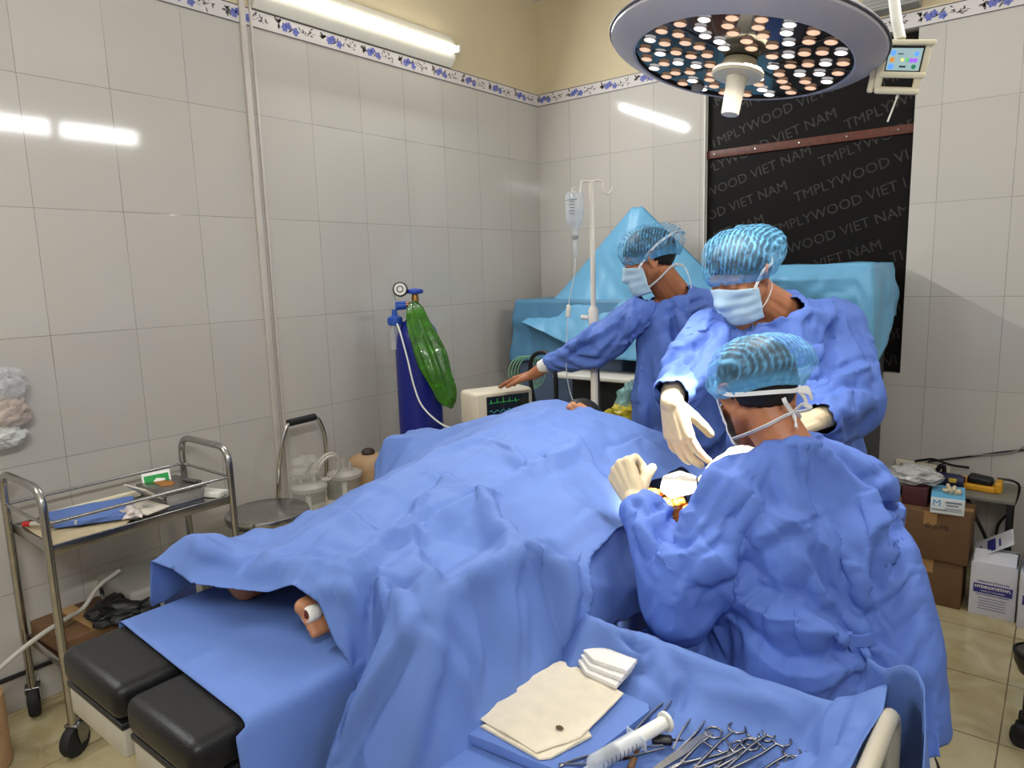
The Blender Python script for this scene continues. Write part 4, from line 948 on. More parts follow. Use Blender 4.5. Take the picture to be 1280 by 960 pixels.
DRAPE_PTS = [(1.345, -3.32, 0.905), (1.312, -3.32, 0.785), (1.345, -3.2, 0.905), (1.312, -3.2, 0.785), (1.345, -3.1, 0.905), (1.312, -3.1, 0.785), (1.345, -2.95, 0.905), (1.312, -2.95, 0.785), (1.345, -2.8, 0.905), (1.312, -2.8, 0.785), (1.345, -3.349, 0.905), (1.517, -3.349, 0.9), (1.593, -3.29, 0.875), (1.675, -3.268, 0.89), (1.799, -3.286, 0.94), (1.848, -3.263, 0.905), (1.885, -3.255, 0.802), (1.9, -3.232, 0.729), (1.493, -3.328, 0.975), (1.435, -3.344, 0.95), (1.504, -3.25, 0.93), (1.456, -3.144, 0.91), (1.36, -2.917, 0.895), (1.36, -3.04, 0.88), (1.715, -3.271, 0.945), (1.624, -3.249, 0.94), (1.769, -3.179, 0.95), (1.807, -3.149, 0.965), (1.844, -3.142, 0.93), (1.952, -3.17, 0.92), (1.885, -3.237, 0.905), (1.95, -3.219, 0.885), (1.36, -2.722, 0.921), (1.03, -2.396, 0.948), (1.06, -2.447, 0.815), (1.108, -2.317, 0.95), (1.151, -2.198, 0.955), (1.296, -2.569, 0.935), (1.0, -2.25, 0.93), (1.02, -2.42, 0.86), (1.727, -2.917, 0.965), (1.66, -2.736, 0.985), (1.804, -2.77, 0.985), (1.861, -2.846, 0.97), (1.962, -2.828, 0.91), (1.941, -2.991, 0.925), (1.641, -2.518, 1.02), (1.793, -2.564, 1.0), (1.815, -2.361, 1.03), (1.837, -2.316, 0.95), (1.914, -2.6, 0.95), (1.971, -2.719, 0.915), (1.748, -3.057, 0.96), (1.771, -2.971, 0.945), (1.924, -3.057, 0.91), (1.317, -2.21, 1.01), (1.41, -2.149, 1.045), (1.521, -2.068, 1.075), (1.664, -2.067, 1.05), (1.764, -2.007, 1.02), (1.881, -1.955, 0.97), (2.065, -2.066, 0.9), (1.57, -2.364, 1.05), (1.612, -2.199, 1.06), (1.828, -2.195, 0.965), (1.853, -2.06, 0.975), (1.963, -2.067, 0.94), (1.893, -2.331, 0.92), (1.969, -2.398, 0.9), (1.977, -2.298, 0.925), (2.034, -2.532, 0.88), (2.078, -2.717, 0.88), (2.109, -2.464, 0.885), (2.108, -2.853, 0.895), (2.22, -2.2, 0.885), (2.22, -2.4, 0.88), (2.22, -2.46, 0.87), (2.06, -2.62, 0.885), (2.075, -2.868, 0.913), (2.05, -2.943, 0.951), (2.06, -3.055, 0.941), (2.06, -3.165, 0.928), (2.05, -3.235, 0.908), (1.93, -2.928, 0.918), (2.1, -3.2, 0.78), (2.13, -3.2, 0.712), (2.1, -3.1, 0.78), (2.13, -3.1, 0.712), (2.1, -3.0, 0.78), (2.13, -3.0, 0.712), (2.1, -2.9, 0.78), (2.13, -2.9, 0.712), (2.11, -2.84, 0.85), (1.97, -3.245, 0.865), (1.97, -3.275, 0.785), (1.97, -3.315, 0.675), (1.97, -3.36, 0.545), (2.03, -3.245, 0.88), (2.03, -3.275, 0.8), (2.03, -3.315, 0.69), (2.03, -3.36, 0.56), (2.08, -3.245, 0.84), (2.08, -3.275, 0.76), (2.08, -3.315, 0.65), (2.08, -3.36, 0.52), (1.92, -3.338, 0.666), (1.93, -3.3, 0.7), (1.93, -3.265, 0.77), (2.13, -3.26, 0.68), (2.13, -3.32, 0.52)]
DRAPE_RIDGES = [(0.022, 0.05, [(2.0, -3.15), (1.945, -3.37)]), (0.016, 0.045, [(2.06, -3.2), (2.045, -3.36)]), (0.01, 0.035, [(1.57, -2.754), (1.775, -2.759)]), (0.012, 0.04, [(1.587, -2.485), (1.692, -2.505), (1.793, -2.564)]), (0.014, 0.05, [(1.793, -2.557), (1.804, -2.503), (1.762, -2.279), (1.858, -2.35)]), (0.016, 0.05, [(1.772, -2.971), (1.804, -2.769), (2.026, -2.909), (1.992, -2.79)]), (0.008, 0.03, [(1.761, -3.045), (1.777, -2.97)]), (0.009, 0.04, [(2.026, -2.909), (2.085, -2.793)]), (0.012, 0.05, [(2.031, -3.094), (2.031, -2.993), (2.039, -2.874)]), (0.012, 0.04, [(1.884, -2.363), (1.967, -2.394)]), (0.016, 0.05, [(1.827, -2.195), (1.853, -2.06), (2.042, -2.07)]), (0.012, 0.035, [(1.426, -2.221), (1.577, -2.18), (1.715, -2.082)]), (0.012, 0.04, [(1.552, -2.858), (1.522, -2.788), (1.505, -2.564), (1.557, -2.347), (1.574, -2.158)]), (0.01, 0.03, [(1.825, -3.259), (1.864, -3.212)]), (0.018, 0.04, [(1.82, -3.17), (1.846, -3.14)]), (0.014, 0.045, [(1.858, -3.151), (1.984, -3.2), (2.032, -3.226)]), (0.01, 0.04, [(1.585, -3.023), (1.749, -3.053), (1.788, -2.973)]), (0.012, 0.05, [(2.041, -2.877), (2.089, -2.824), (2.111, -2.781)]), (0.01, 0.05, [(1.564, -3.269), (1.717, -3.178), (1.82, -3.17)]), (0.008, 0.05, [(1.804, -2.769), (1.802, -2.434)]), (0.008, 0.04, [(1.671, -2.807), (1.772, -2.971), (2.033, -3.135)]), (0.008, 0.04, [(1.992, -2.79), (1.981, -2.559)])]
TROLLEY_PTS = [(2.183, -3.15, 0.705), (2.095, -3.132, 0.705), (2.157, -2.966, 0.705), (2.272, -3.086, 0.705), (2.306, -2.981, 0.705), (2.354, -2.918, 0.705), (2.415, -2.983, 0.705), (2.469, -2.944, 0.705), (2.513, -2.949, 0.705), (2.219, -2.888, 0.705), (2.104, -2.917, 0.705), (2.551, -2.946, 0.705), (2.16, -2.866, 0.81), (2.208, -2.846, 0.8), (2.26, -2.833, 0.795), (2.331, -2.838, 0.793), (2.395, -2.839, 0.79), (2.465, -2.842, 0.79), (2.529, -2.844, 0.789), (2.579, -2.844, 0.787), (2.626, -2.843, 0.785), (2.235, -2.853, 0.745), (2.378, -2.87, 0.745), (2.513, -2.877, 0.745), (2.593, -2.877, 0.74), (2.689, -3.011, 0.832), (2.694, -2.949, 0.832), (2.702, -2.879, 0.836), (2.707, -2.83, 0.85), (2.706, -2.804, 0.862), (2.651, -2.931, 0.775), (2.665, -2.887, 0.81), (2.619, -2.927, 0.72), (2.682, -2.854, 0.84), (2.15, -2.775, 0.7), (2.15, -2.755, 0.56), (2.3, -2.775, 0.7), (2.3, -2.755, 0.56), (2.45, -2.775, 0.7), (2.45, -2.755, 0.56), (2.6, -2.775, 0.7), (2.6, -2.755, 0.56), (2.69, -3.3, 0.832), (2.63, -3.3, 0.76), (2.56, -3.3, 0.705), (2.3, -3.3, 0.705), (2.12, -3.3, 0.705), (2.69, -3.2, 0.832), (2.63, -3.2, 0.76), (2.56, -3.2, 0.705), (2.3, -3.2, 0.705), (2.12, -3.2, 0.705), (2.2, -3.36, 0.68), (2.2, -3.37, 0.5), (2.4, -3.36, 0.68), (2.4, -3.37, 0.5), (2.6, -3.36, 0.68), (2.6, -3.37, 0.5)]
TROLLEY_RIDGES = [(0.006, 0.05, [(1.376, -1.835), (2.156, -2.86), (2.207, -2.861)]), (0.006, 0.03, [(2.324, -2.858), (2.356, -2.873), (2.365, -2.908)]), (0.008, 0.03, [(2.633, -2.846), (2.632, -2.888)]), (0.006, 0.04, [(2.488, -2.847), (2.578, -2.871)]), (0.005, 0.03, [(2.201, -2.857), (2.33, -2.871), (2.438, -2.867)]), (0.005, 0.03, [(2.417, -2.889), (2.524, -2.868), (2.587, -2.86)])]
FOLD_GAIN = 1.55
# ------------------------------------------------------------------ operating table, patient and drapes
def height_field(P, c=0.02, lam=2e-3):
    A0 = np.array(P, float); n = len(A0)
    d = np.sqrt(((A0[:, None, :2] - A0[None, :, :2]) ** 2).sum(-1) + c * c)
    A = np.zeros((n + 3, n + 3)); A[:n, :n] = d - lam * np.eye(n); A[:n, n] = 1; A[:n, n + 1:] = A0[:, :2]; A[n, :n] = 1; A[n + 1:, :n] = A0[:, :2].T
    s = np.linalg.solve(A, np.concatenate([A0[:, 2], [0, 0, 0]]))
    def H(x, y):
        x = np.asarray(x, float); y = np.asarray(y, float)
        dd = np.sqrt((x[..., None] - A0[:, 0]) ** 2 + (y[..., None] - A0[:, 1]) ** 2 + c * c)
        return dd @ s[:-3] + s[-3] + s[-2] * x + s[-1] * y
    return H
def facet_field(P, ridges, H, poly):
    """flat facets between the support points, creased along the ridge lines"""
    from mathutils.geometry import delaunay_2d_cdt
    pts = [Vector((q[0], q[1])) for q in P]; zs = [q[2] for q in P]; ed = []
    for A, wd, pl in ridges:
        i0 = len(pts)
        for k, (x, y) in enumerate(pl):
            pts.append(Vector((x, y))); zs.append(float(H(x, y)) + A * (0.55 if k in (0, len(pl) - 1) else 0.9))
            if k: ed.append((i0 + k - 1, i0 + k))
    for (x, y) in poly: pts.append(Vector((x, y))); zs.append(float(H(x, y)))
    V_, E_, F_, ov, oe, of = delaunay_2d_cdt(pts, ed, [], 0, 1e-4)
    zz = [zs[o[0]] if o else float(H(v.x, v.y)) for v, o in zip(V_, ov)]
    def G(X, Y):
        out = H(X, Y); 
        for f in F_:
            (ax, ay), (bx_, by_), (cx, cy) = [(V_[i].x, V_[i].y) for i in f[:3]]
            den = (by_ - cy) * (ax - cx) + (cx - bx_) * (ay - cy)
            if abs(den) < 1e-12: continue
            m = (X >= min(ax, bx_, cx) - 1e-6) & (X <= max(ax, bx_, cx) + 1e-6) & (Y >= min(ay, by_, cy) - 1e-6) & (Y <= max(ay, by_, cy) + 1e-6)
            if not m.any(): continue
            l1 = ((by_ - cy) * (X - cx) + (cx - bx_) * (Y - cy)) / den; l2 = ((cy - ay) * (X - cx) + (ax - cx) * (Y - cy)) / den; l3 = 1 - l1 - l2
            k = m & (l1 >= -1e-6) & (l2 >= -1e-6) & (l3 >= -1e-6)
            out = np.where(k, l1 * zz[f[0]] + l2 * zz[f[1]] + l3 * zz[f[2]], out)
        return out
    return G
def ridge_lift(x, y, ridges):
    out = np.zeros_like(x)
    for A, wd, pl in ridges:
        d = np.full(x.shape, 9.0); side = np.zeros(x.shape); tpos = np.zeros(x.shape)
        n = len(pl) - 1
        for i in range(n):
            ax, ay = pl[i]; bx_, by_ = pl[i + 1]; vx, vy = bx_ - ax, by_ - ay; L2 = vx * vx + vy * vy + 1e-9
            t = np.clip(((x - ax) * vx + (y - ay) * vy) / L2, 0, 1)
            dd = np.hypot(x - ax - t * vx, y - ay - t * vy); m = dd < d
            side = np.where(m, np.sign((x - ax) * vy - (y - ay) * vx), side); tpos = np.where(m, (i + t) / n, tpos); d = np.minimum(d, dd)
        fade = 0.35 + 0.65 * np.sin(PI * np.clip(tpos, 0.02, 0.98)) ** .5
        wS = np.where(side > 0, wd * 1.3, wd * 0.40)
        out += A * fade * np.maximum(0, 1 - d / wS) ** 1.2
    return out
def inside(x, y, poly):
    r = np.zeros(x.shape, bool); n = len(poly); j = n - 1
    for i in range(n):
        xi, yi = poly[i]; xj, yj = poly[j]
        c = ((yi > y) != (yj > y)) & (x < (xj - xi) * (y - yi) / (yj - yi + 1e-12) + xi)
        r ^= c; j = i
    return r
def snap_to(px, py, poly):
    best = (9, px, py); n = len(poly)
    for i in range(n):
        ax, ay = poly[i]; bx_, by_ = poly[(i + 1) % n]; vx, vy = bx_ - ax, by_ - ay
        t = max(0, min(1, ((px - ax) * vx + (py - ay) * vy) / (vx * vx + vy * vy + 1e-12)))
        qx, qy = ax + t * vx, ay + t * vy; d = math.hypot(px - qx, py - qy)
        if d < best[0]: best = (d, qx, qy)
    return best
def paper_noise(x, y, seed, s1=0.17, a1=0.0055, s2=0.065, a2=0.0022):
    out = np.zeros(x.shape); flat = out.ravel(); X = x.ravel(); Y = y.ravel()
    for i in range(flat.size):
        p = Vector((X[i] / s1 + seed, Y[i] / s1, seed)); p += 0.4 * Vector((mnoise.noise(p * .8), mnoise.noise(p * .8 + Vector((5, 5, 5))), 0))
        q = Vector((X[i] / s2 + seed, Y[i] / s2, seed + 4))
        flat[i] = a1 * (abs(mnoise.noise(p)) - abs(mnoise.noise(p + Vector((7, 3, 1))))) * 2 + a2 * (abs(mnoise.noise(q)) - abs(mnoise.noise(q + Vector((2, 9, 4))))) * 2
    return out
def cloth_sheet(name, pts, ridges, poly, holes, step, seed, material, amp=1.0, extra=None, folds=(), parent=None, build=True, facet=0.7, sm=1, fade=False, folds3=(), edge=()):
    H = height_field(pts)
    xs = [p[0] for p in poly]; ys = [p[1] for p in poly]
    gx = np.arange(min(xs) - step, max(xs) + 2 * step, step); gy = np.arange(min(ys) - step, max(ys) + 2 * step, step)
    X, Y = np.meshgrid(gx, gy)
    ok = inside(X, Y, poly)
    for h in holes: ok &= ~inside(X, Y, h)
    X2, Y2 = X.copy(), Y.copy()
    # cells are kept when a corner is inside; corners outside are pulled onto the outline
    cell = ok[:-1, :-1].astype(int) + ok[1:, :-1] + ok[:-1, 1:] + ok[1:, 1:]
    keep = cell >= 2
    for j in range(X.shape[0]):
        for i in range(X.shape[1]):
            if not ok[j, i]:
                if keep[max(0, j - 1):j + 1, max(0, i - 1):i + 1].any():
                    b = min([snap_to(X[j, i], Y[j, i], q) for q in [poly] + list(holes)])
                    if b[0] < step * 1.6: X2[j, i], Y2[j, i] = b[1], b[2]
    W = facet * np.clip((Y2 + 3.235) / .05, 0, 1) if fade else facet
    Zv = (1 - W) * H(X2, Y2) + (W * facet_field(pts, ridges, H, poly)(X2, Y2) if facet else 0) + 0.25 * ridge_lift(X2, Y2, ridges) + paper_noise(X2, Y2, seed) * amp
    for (x0, y0, x1, y1, dz) in folds:      # pressed fold lines left by the packet
        L = math.hypot(x1 - x0, y1 - y0); d = np.abs((X2 - x0) * (y1 - y0) - (Y2 - y0) * (x1 - x0)) / L
        Zv += dz * np.maximum(0, 1 - d / 0.03)
    if edge:                                 # the free front edge hangs in one clean line
        d = np.full(X2.shape, 9.0); ez = np.zeros(X2.shape)
        for (ax, ay, az), (bx_, by_, bz) in zip(edge[:-1], edge[1:]):
            vx, vy = bx_ - ax, by_ - ay; t = np.clip(((X2 - ax) * vx + (Y2 - ay) * vy) / (vx * vx + vy * vy), 0, 1)
            dd = np.hypot(X2 - ax - t * vx, Y2 - ay - t * vy); m = dd < d; ez = np.where(m, az + (bz - az) * t, ez); d = np.minimum(d, dd)
        kk = np.clip(1 - d / .045, 0, 1) ** 1.2; Zv = Zv * (1 - kk) + ez * kk
    if extra: Zv = extra(X2, Y2, Zv)
    idx = -np.ones(X.shape, int); verts = []; faces = []
    for j in range(keep.shape[0]):
        for i in range(keep.shape[1]):
            if keep[j, i]:
                f = []
                for (a, b) in ((j, i), (j, i + 1), (j + 1, i + 1), (j + 1, i)):
                    if idx[a, b] < 0: idx[a, b] = len(verts); verts.append((X2[a, b], Y2[a, b], Zv[a, b]))
                    f.append(idx[a, b])
                faces.append(f)
    if not build: return verts, faces
    return sheet_object(name, verts, faces, material, parent, sm, folds3=folds3)
def sheet_object(name, verts, faces, material, parent=None, sm=3, thick=0.0014, folds3=()):
    me = bpy.data.meshes.new(name + '_raw'); me.from_pydata([tuple(map(float, v)) for v in verts], [], [list(map(int, f)) for f in faces]); me.update()
    bm = bmesh.new(); bm.from_mesh(me); bmesh.ops.remove_doubles(bm, verts=bm.verts[:], dist=1e-4); bmesh.ops.recalc_face_normals(bm, faces=bm.faces[:]); bm.to_mesh(me); bm.free()
    if folds3:
        me.update()
        if sum(v.normal.z for v in me.vertices) < 0: me.flip_normals(); me.update()
        press_folds(me, folds3)
    o = bpy.data.objects.new(name, me); COL.objects.link(o)
    s = o.modifiers.new('s', 'SMOOTH'); s.factor = 0.35; s.iterations = sm
    t = o.modifiers.new('t', 'SOLIDIFY'); t.thickness = thick; t.offset = 0
    out = evaluated_mesh(o, name); bpy.data.objects.remove(o)
    return link_mesh(name, out, material, parent)

# operating table
TX0, TX1, TY0, TY1, TZ = 1.36, 1.878, -3.55, -1.66, 0.80
ot = thing('operating_table', 'black padded operating table with split leg rests under blue sheets', 'operating table', (1.62, -2.5, 0))
for (x0, x1) in ((TX0, 1.612), (1.640, TX1)):
    MB().box(((x0 + x1) / 2, -3.075, TZ - 0.035), (x1 - x0, 0.95, 0.07), 0.022).build('leg_pad', M['vinyl'], ot)
    MB().box(((x0 + x1) / 2, -3.072, TZ - 0.077), (x1 - x0 - 0.006, 0.945, 0.012), 0.003).build('pad_board', M['black'], ot)
    MB().box(((x0 + x1) / 2, -3.07, TZ - 0.112), (x1 - x0 - 0.012, 0.945, 0.058), 0.006).build('leg_frame', mat('table_frame_enamel', (172, 166, 152), 0.4, 0.0, 0.05), ot)
MB().box((1.62, -2.12, TZ - 0.035), (TX1 - TX0, 0.92, 0.07), 0.022).build('back_pad', M['vinyl'], ot)
MB().box((1.62, -2.35, TZ - 0.10), (0.46, 1.3, 0.06), 0.008).build('table_frame', M['steel'], ot)
for sx in (TX0 - 0.012, TX1 + 0.012): MB().box((sx, -2.2, TZ - 0.10), (0.008, 0.9, 0.03), 0.002).build('side_rail', M['steel'], ot)
MB().box((1.62, -2.35, 0.40), (0.26, 0.32, 0.58), 0.02).build('column', M['beige'], ot)
MB().box((1.62, -2.35, 0.07), (0.46, 0.95, 0.14), 0.03).build('base', M['beige'], ot)
for a, y0 in ((1.36, -2.28), (1.878, -2.32)):
    s = -1 if a < 1.6 else 1
    MB().box((a + s * 0.17, y0, TZ + 0.005), (0.36, 0.16, 0.05), 0.018).build('arm_rest', M['vinyl'], ot)

# patient under the drapes
pat = MB()
hT = head_frame((1.60, -2.035, 0.975), (0.12, -0.38, 1), (-0.12, 1, 0.38))
head_mb(pat, hT)
pat.cone((1.61, -2.13, .895), (1.60, -2.06, .93), .055, .055)
for s in (-1, 1):
    x = 1.62 + s * 0.075
    pat.cone((x, -2.30, .885), (x, -2.62, .88), .082, .08); pat.cone((x, -2.6, .88), (x + s * .01, -2.75, .875), .08, .076)
pat.cone((1.48, -2.24, .885), (1.77, -2.24, .885), .062, .062)
pat.cone((1.47, -2.24, .875), (1.27, -2.28, .87), .045, .038); pat.cone((1.27, -2.28, .87), (1.10, -2.30, .87), .036, .026)
pat.cone((1.78, -2.24, .885), (1.96, -2.30, .875), .044, .040); pat.cone((1.96, -2.30, .875), (2.17, -2.36, .872), .043, .028)
pat.cone((1.55, -2.72, .875), (1.53, -2.98, .87), .074, .052); pat.cone((1.53, -2.98, .87), (1.49, -3.20, .85), .052, .034)
pat.cone((1.69, -2.72, .875), (1.72, -2.97, .87), .074, .052); pat.cone((1.72, -2.97, .885), (1.755, -3.16, .865), .052, .034)
pat.cone((1.49, -3.22, .838), (1.482, -3.27, .915), .032, .022); pat.ball((1.49, -3.20, .836), .03)
# left foot, soles towards the end of the table
pat.ball((1.735, -3.125, .838), (.030, .034, .030))
bigt, smt = V(1.772, -3.250, .886), V(1.802, -3.254, .842)
fr = (smt - bigt).normalized(); fm = bigt.lerp(smt, .42)
pat.ball(fm + V(0, .040, .0), (.033, .032, .020), 20, 14, Matrix(((fr.x, 0, -fr.z, 0), (0, 1, 0, 0), (fr.z, 0, fr.x, 0), (0, 0, 0, 1))))
for k in range(5):
    t = k / 4; b = bigt.lerp(smt, t)
    pat.cone((1.735 + .01 * t, -3.13, .848), b + V(0, .03, 0), .028 - .004 * t, .022 - .005 * t)
    L = (.028, .030, .028, .026, .024)[k]; r = (.0170, .0105, .0100, .0095, .0095)[k]
    pat.cone(b + V(0, .02, 0), b + V(.002, .012 - L, .002 - .002 * t), r * 1.1, r)
for q in hand_caps((1.12, -2.30, .87), (-1, 0, 0), (0, 0, -1), True, .3): pat.cone(*q, seg=10)
for q in hand_caps((2.185, -2.365, .87), (1, -.15, 0), (0, 0, 1), False, .3): pat.cone(*q, seg=10)
pme = fuse(pat, 'person', 0.0042, 3, 0.45)
iod = mat('iodine_stained_skin', (196, 112, 34), 0.4, 0, 0.2, 60, 0.2, 200)
pto = link_mesh('person', pme, [mat('patient_skin', (172, 118, 84), 0.5, 0, 0.08, 25, 0.05, 300, sss=0.08), iod])
for p in pto.data.polygons:
    c = p.center
    if c.x > 1.93 and -2.6 < c.y < -2.0: p.material_index = 1
tag(pto, 'person lying under blue drapes on the table, one bandaged bare foot showing', 'person')
make_hair(hT, pto, -0.03, 0.015)
# loose hair fanned on the pillow
rnd = random.Random(3); mb = MB()
for i in range(90):
    a = rnd.uniform(-1.5, 1.5); s0 = hT @ V(0.07 * math.sin(a), -0.03 - .02 * rnd.random(), 0.10 * math.cos(a * .7))
    e = s0 + V(rnd.uniform(-.02, .12), rnd.uniform(.03, .12), -rnd.uniform(.03, .13))
    m_ = (s0 + e) / 2 + V(0, .02, .025)
    mb.tube(spline([s0, m_, e], 4), [.004, .004, .004, .0035, .0035, .003, .002, .0015, .001], 5)
mb.build('loose_hair', M['hair'], pto)
# bandage on the second toe
b2 = bigt.lerp(smt, .36) + V(.006, -.008, .006); mb = MB(); rnd = random.Random(8)
mb.lathe([(.0135, -.016), (.0165, -.012), (.017, .004), (.016, .012), (.0125, .016), (.0105, .010)], 24, frame(b2, (.1, -1, .12)), True, False)
mb.build('toe_bandage', mat('white_gauze', (232, 228, 220), 0.9, 0, 0.06, 200, 0.3, 600), pto)
mb = MB(); mb.ball(b2 + V(.001, -.012, .001), (.0065, .004, .0095)); mb.build('toe_wound', mat('dried_blood', (92, 34, 22), 0.4, 0, 0.3, 200), pto)
mb = MB(); mb.box((1.60, -1.92, .85), (.34, .26, .10), .03); tag(mb.build('pillow', mat('dark_pillow', (40, 44, 50), 0.8)), 'dark pillow under the head of the lying person', 'pillow')
# open wound on the stained forearm: fat, muscle and blood
wc = V(2.085, -2.372, 0.905); rnd = random.Random(4); mb = MB()
wm = [mat('wound_fat', (235, 150, 45), 0.3, 0, 0.2, 90, coat=.5), mat('wound_muscle', (150, 40, 30), 0.25, 0, 0.3, 90, coat=.6), mat('wound_blood', (80, 14, 16), 0.15, 0, 0.2, 60, coat=.8), mat('wound_tendon', (214, 176, 150), 0.3, 0, 0.15, 90, coat=.5)]
dx = V(.93, -.32, 0).normalized(); dy = V(.32, .93, 0).normalized()
for i in range(46):
    u, v = rnd.uniform(-.055, .06), rnd.uniform(-.045, .02); r = rnd.uniform(.006, .012)
    e = abs(u) / .06 + abs(v + .012) / .035; mb.mi = 0 if e > .95 or rnd.random() < .25 else rnd.choice((1, 1, 2, 3))
    mb.ball(wc + dx * u + dy * v + V(0, 0, (.010 if mb.mi == 0 else 0) + rnd.uniform(-.003, .004)), (r * rnd.uniform(.8, 1.8), r, r * .8), 10, 8, Euler((0, 0, rnd.uniform(0, 3))).to_matrix().to_4x4())
for i in range(9):
    u = -.05 + i * .004; mb.mi = 0
    mb.cone(wc + dx * (u - .01) + dy * rnd.uniform(-.05, -.03) + V(0, 0, .006), wc + dx * (u - .006) + dy * rnd.uniform(0, .03) + V(0, 0, .014), .006, .005, 8)
mb.build('wound', wm, pto)
mb = MB(); Q = []
g0 = [(2.015, -2.235), (2.035, -2.165), (2.11, -2.225), (2.16, -2.335), (2.12, -2.405), (2.075, -2.375), (2.045, -2.30)]
gz = height_field([(x, y, z) for (x, y), z in zip(g0, (.925, .93, .935, .93, .925, .932, .935))] + [(2.09, -2.29, .948)])
gv, gf = cloth_sheet('gauze', [(x, y, float(gz(x, y))) for x in np.linspace(2.0, 2.17, 7) for y in np.linspace(-2.42, -2.15, 8)], [], g0, [], 0.006, 9, None, 0.6, build=False)
tag(sheet_object('gauze_pad', gv, gf, mat('bright_gauze', (240, 236, 222), 0.9, 0, 0.04, 200, 0.3, 700), sm=1, thick=.004), 'white gauze pad over the open wound under the lamp', 'gauze')

# flat sheet over the leg pads
def profile_sheet(name, label, prof, y0f, y1, n, seed, hang_noise=0.006):
    """sheet running along y whose section is the polyline prof (x, z)"""
    P = fillet([(x, 0, z) for x, z in prof], 0.025, 6); D = [P[0]]
    for a, b in zip(P[:-1], P[1:]):
        k = max(1, int((b - a).length / 0.012))
        for i in range(1, k + 1): D.append(a.lerp(b, i / k))
    verts = []; faces = []; m = len(D)
    for j in range(n + 1):
        t = j / n
        for i, d in enumerate(D):
            y = y0f(d.x, d.z) * (1 - t) + y1 * t; hang = max(0, (TZ - 0.01 - d.z))
            nn = mnoise.noise(Vector((d.x * 5 + seed, y * 6, d.z * 3))); n2 = abs(mnoise.noise(Vector((d.x * 9, y * 11 + seed, d.z * 4))))
            verts.append((d.x + (0.02 * math.sin(y * 9 + seed) + 0.012 * n2) * min(1, hang * 6), y, d.z + (0.002 + 0.003 * nn + .002 * n2) * (1 if hang < .01 else 0)))
    for j in range(n):
        for i in range(m - 1): q = j * m + i; faces.append((q, q + 1, q + m + 1, q + m))
    return tag(sheet_object(name, verts, faces, M['drape'], sm=1), label, 'sheet')
profile_sheet('table_sheet', 'flat blue sheet laid over the black leg pads beneath the open drape', [(1.35, 0.66), (1.35, 0.805), (1.892, 0.805), (1.897, 0.30)], lambda x, z: -3.435 - 0.03 * (x - 1.38) / .5 - (0.02 if z < .79 and x > 1.8 else 0), -2.2, 100, 2)

# the big drape over the body
body_poly = [(1.312, -3.350), (1.345, -3.352), (1.43, -3.345), (1.517, -3.350), (1.593, -3.290), (1.675, -3.276), (1.775, -3.285), (1.822, -3.262), (1.862, -3.262), (1.888, -3.256), (1.904, -3.240), (1.915, -3.32), (1.925, -3.37),
             (2.08, -3.33), (2.13, -3.28), (2.15, -3.2), (2.15, -2.86), (2.12, -2.80), (2.085, -2.73), (2.066, -2.60), (2.062, -2.48), (2.18, -2.47), (2.31, -2.45), (2.31, -2.15), (2.2, -2.08), (2.065, -2.04), (1.88, -1.945), (1.77, -1.995), (1.67, -2.045), (1.527, -2.055),
             (1.41, -2.13), (1.317, -2.19), (1.175, -2.2), (1.0, -2.2), (.985, -2.25), (1.0, -2.42), (1.03, -2.455), (1.12, -2.47), (1.28, -2.62), (1.312, -2.80), (1.312, -3.1), (1.312, -3.3)]
hole = [(2.012, -2.425), (2.01, -2.306), (2.01, -2.113), (2.099, -2.122), (2.194, -2.40), (2.20, -2.455), (2.10, -2.46)]
fl = [(1.60, -3.4, 1.66, -2.0, 0.006), (1.86, -3.4, 1.90, -2.0, 0.005), (1.2, -2.52, 2.3, -2.60, 0.005), (1.2, -2.86, 2.3, -2.92, 0.005), (1.2, -2.25, 2.3, -2.3, .004)]
md = cloth_sheet('patient_drape', DRAPE_PTS, DRAPE_RIDGES, body_poly, [hole], 0.0062, 3.3, M['drape'], 1.0, folds=fl, fade=True, edge=[(1.312, -3.350, .785), (1.345, -3.352, .908), (1.43, -3.347, .905), (1.517, -3.350, .90), (1.593, -3.290, .882), (1.675, -3.276, .895), (1.775, -3.285, .940), (1.822, -3.262, .905), (1.862, -3.262, .838), (1.888, -3.256, .803), (1.904, -3.24, .735)], folds3=globals().get('FOLDS_PATIENT_DRAPE', ()))
tag(md, 'large blue surgical drape spread over the lying person with a bright opening at the wound', 'surgical drape')
# instrument trolley under its own drape
it = thing('instrument_trolley', 'instrument trolley under a blue drape with its pale push bar showing', 'trolley', (2.4, -3.02, 0))
pale = mat('pale_bar_enamel', (196, 188, 168), 0.35, 0.2, 0.05)
for x, nm, zb in ((2.712, 'push_bar', .825), (2.075, 'far_bar', .69)):
    MB().tube(fillet([(x, -3.22, 0.10), (x, -3.22, zb), (x, -2.865, zb), (x, -2.865, 0.10)], .05), .0135, 14).build(nm, pale, it)
MB().box((2.38, -3.04, .685), (.66, .36, .02), .004).build('upper_shelf', M['steel'], it)
MB().box((2.38, -3.04, .24), (.66, .36, .02), .004).build('lower_shelf', M['steel'], it)
for x in (2.075, 2.712):
    for y in (-3.22, -2.865):
        w_ = MB().tube([(x, y - .012, .05), (x, y + .012, .05)], .05, 20); w_.box((x, y, .09), (.03, .04, .03), .004); w_.build('caster', M['rubber'], it)
tp = [(2.10, -3.37), (2.66, -3.37), (2.69, -3.30), (2.697, -3.0), (2.705, -2.9), (2.70, -2.84), (2.66, -2.79), (2.6, -2.752), (2.3, -2.752), (2.14, -2.775), (2.095, -2.85), (2.09, -3.1), (2.085, -3.3)]
v1, f1 = cloth_sheet('trolley_drape', TROLLEY_PTS, TROLLEY_RIDGES, tp, [], 0.0075, 6.1, None, 0.3, build=False, facet=0.95)
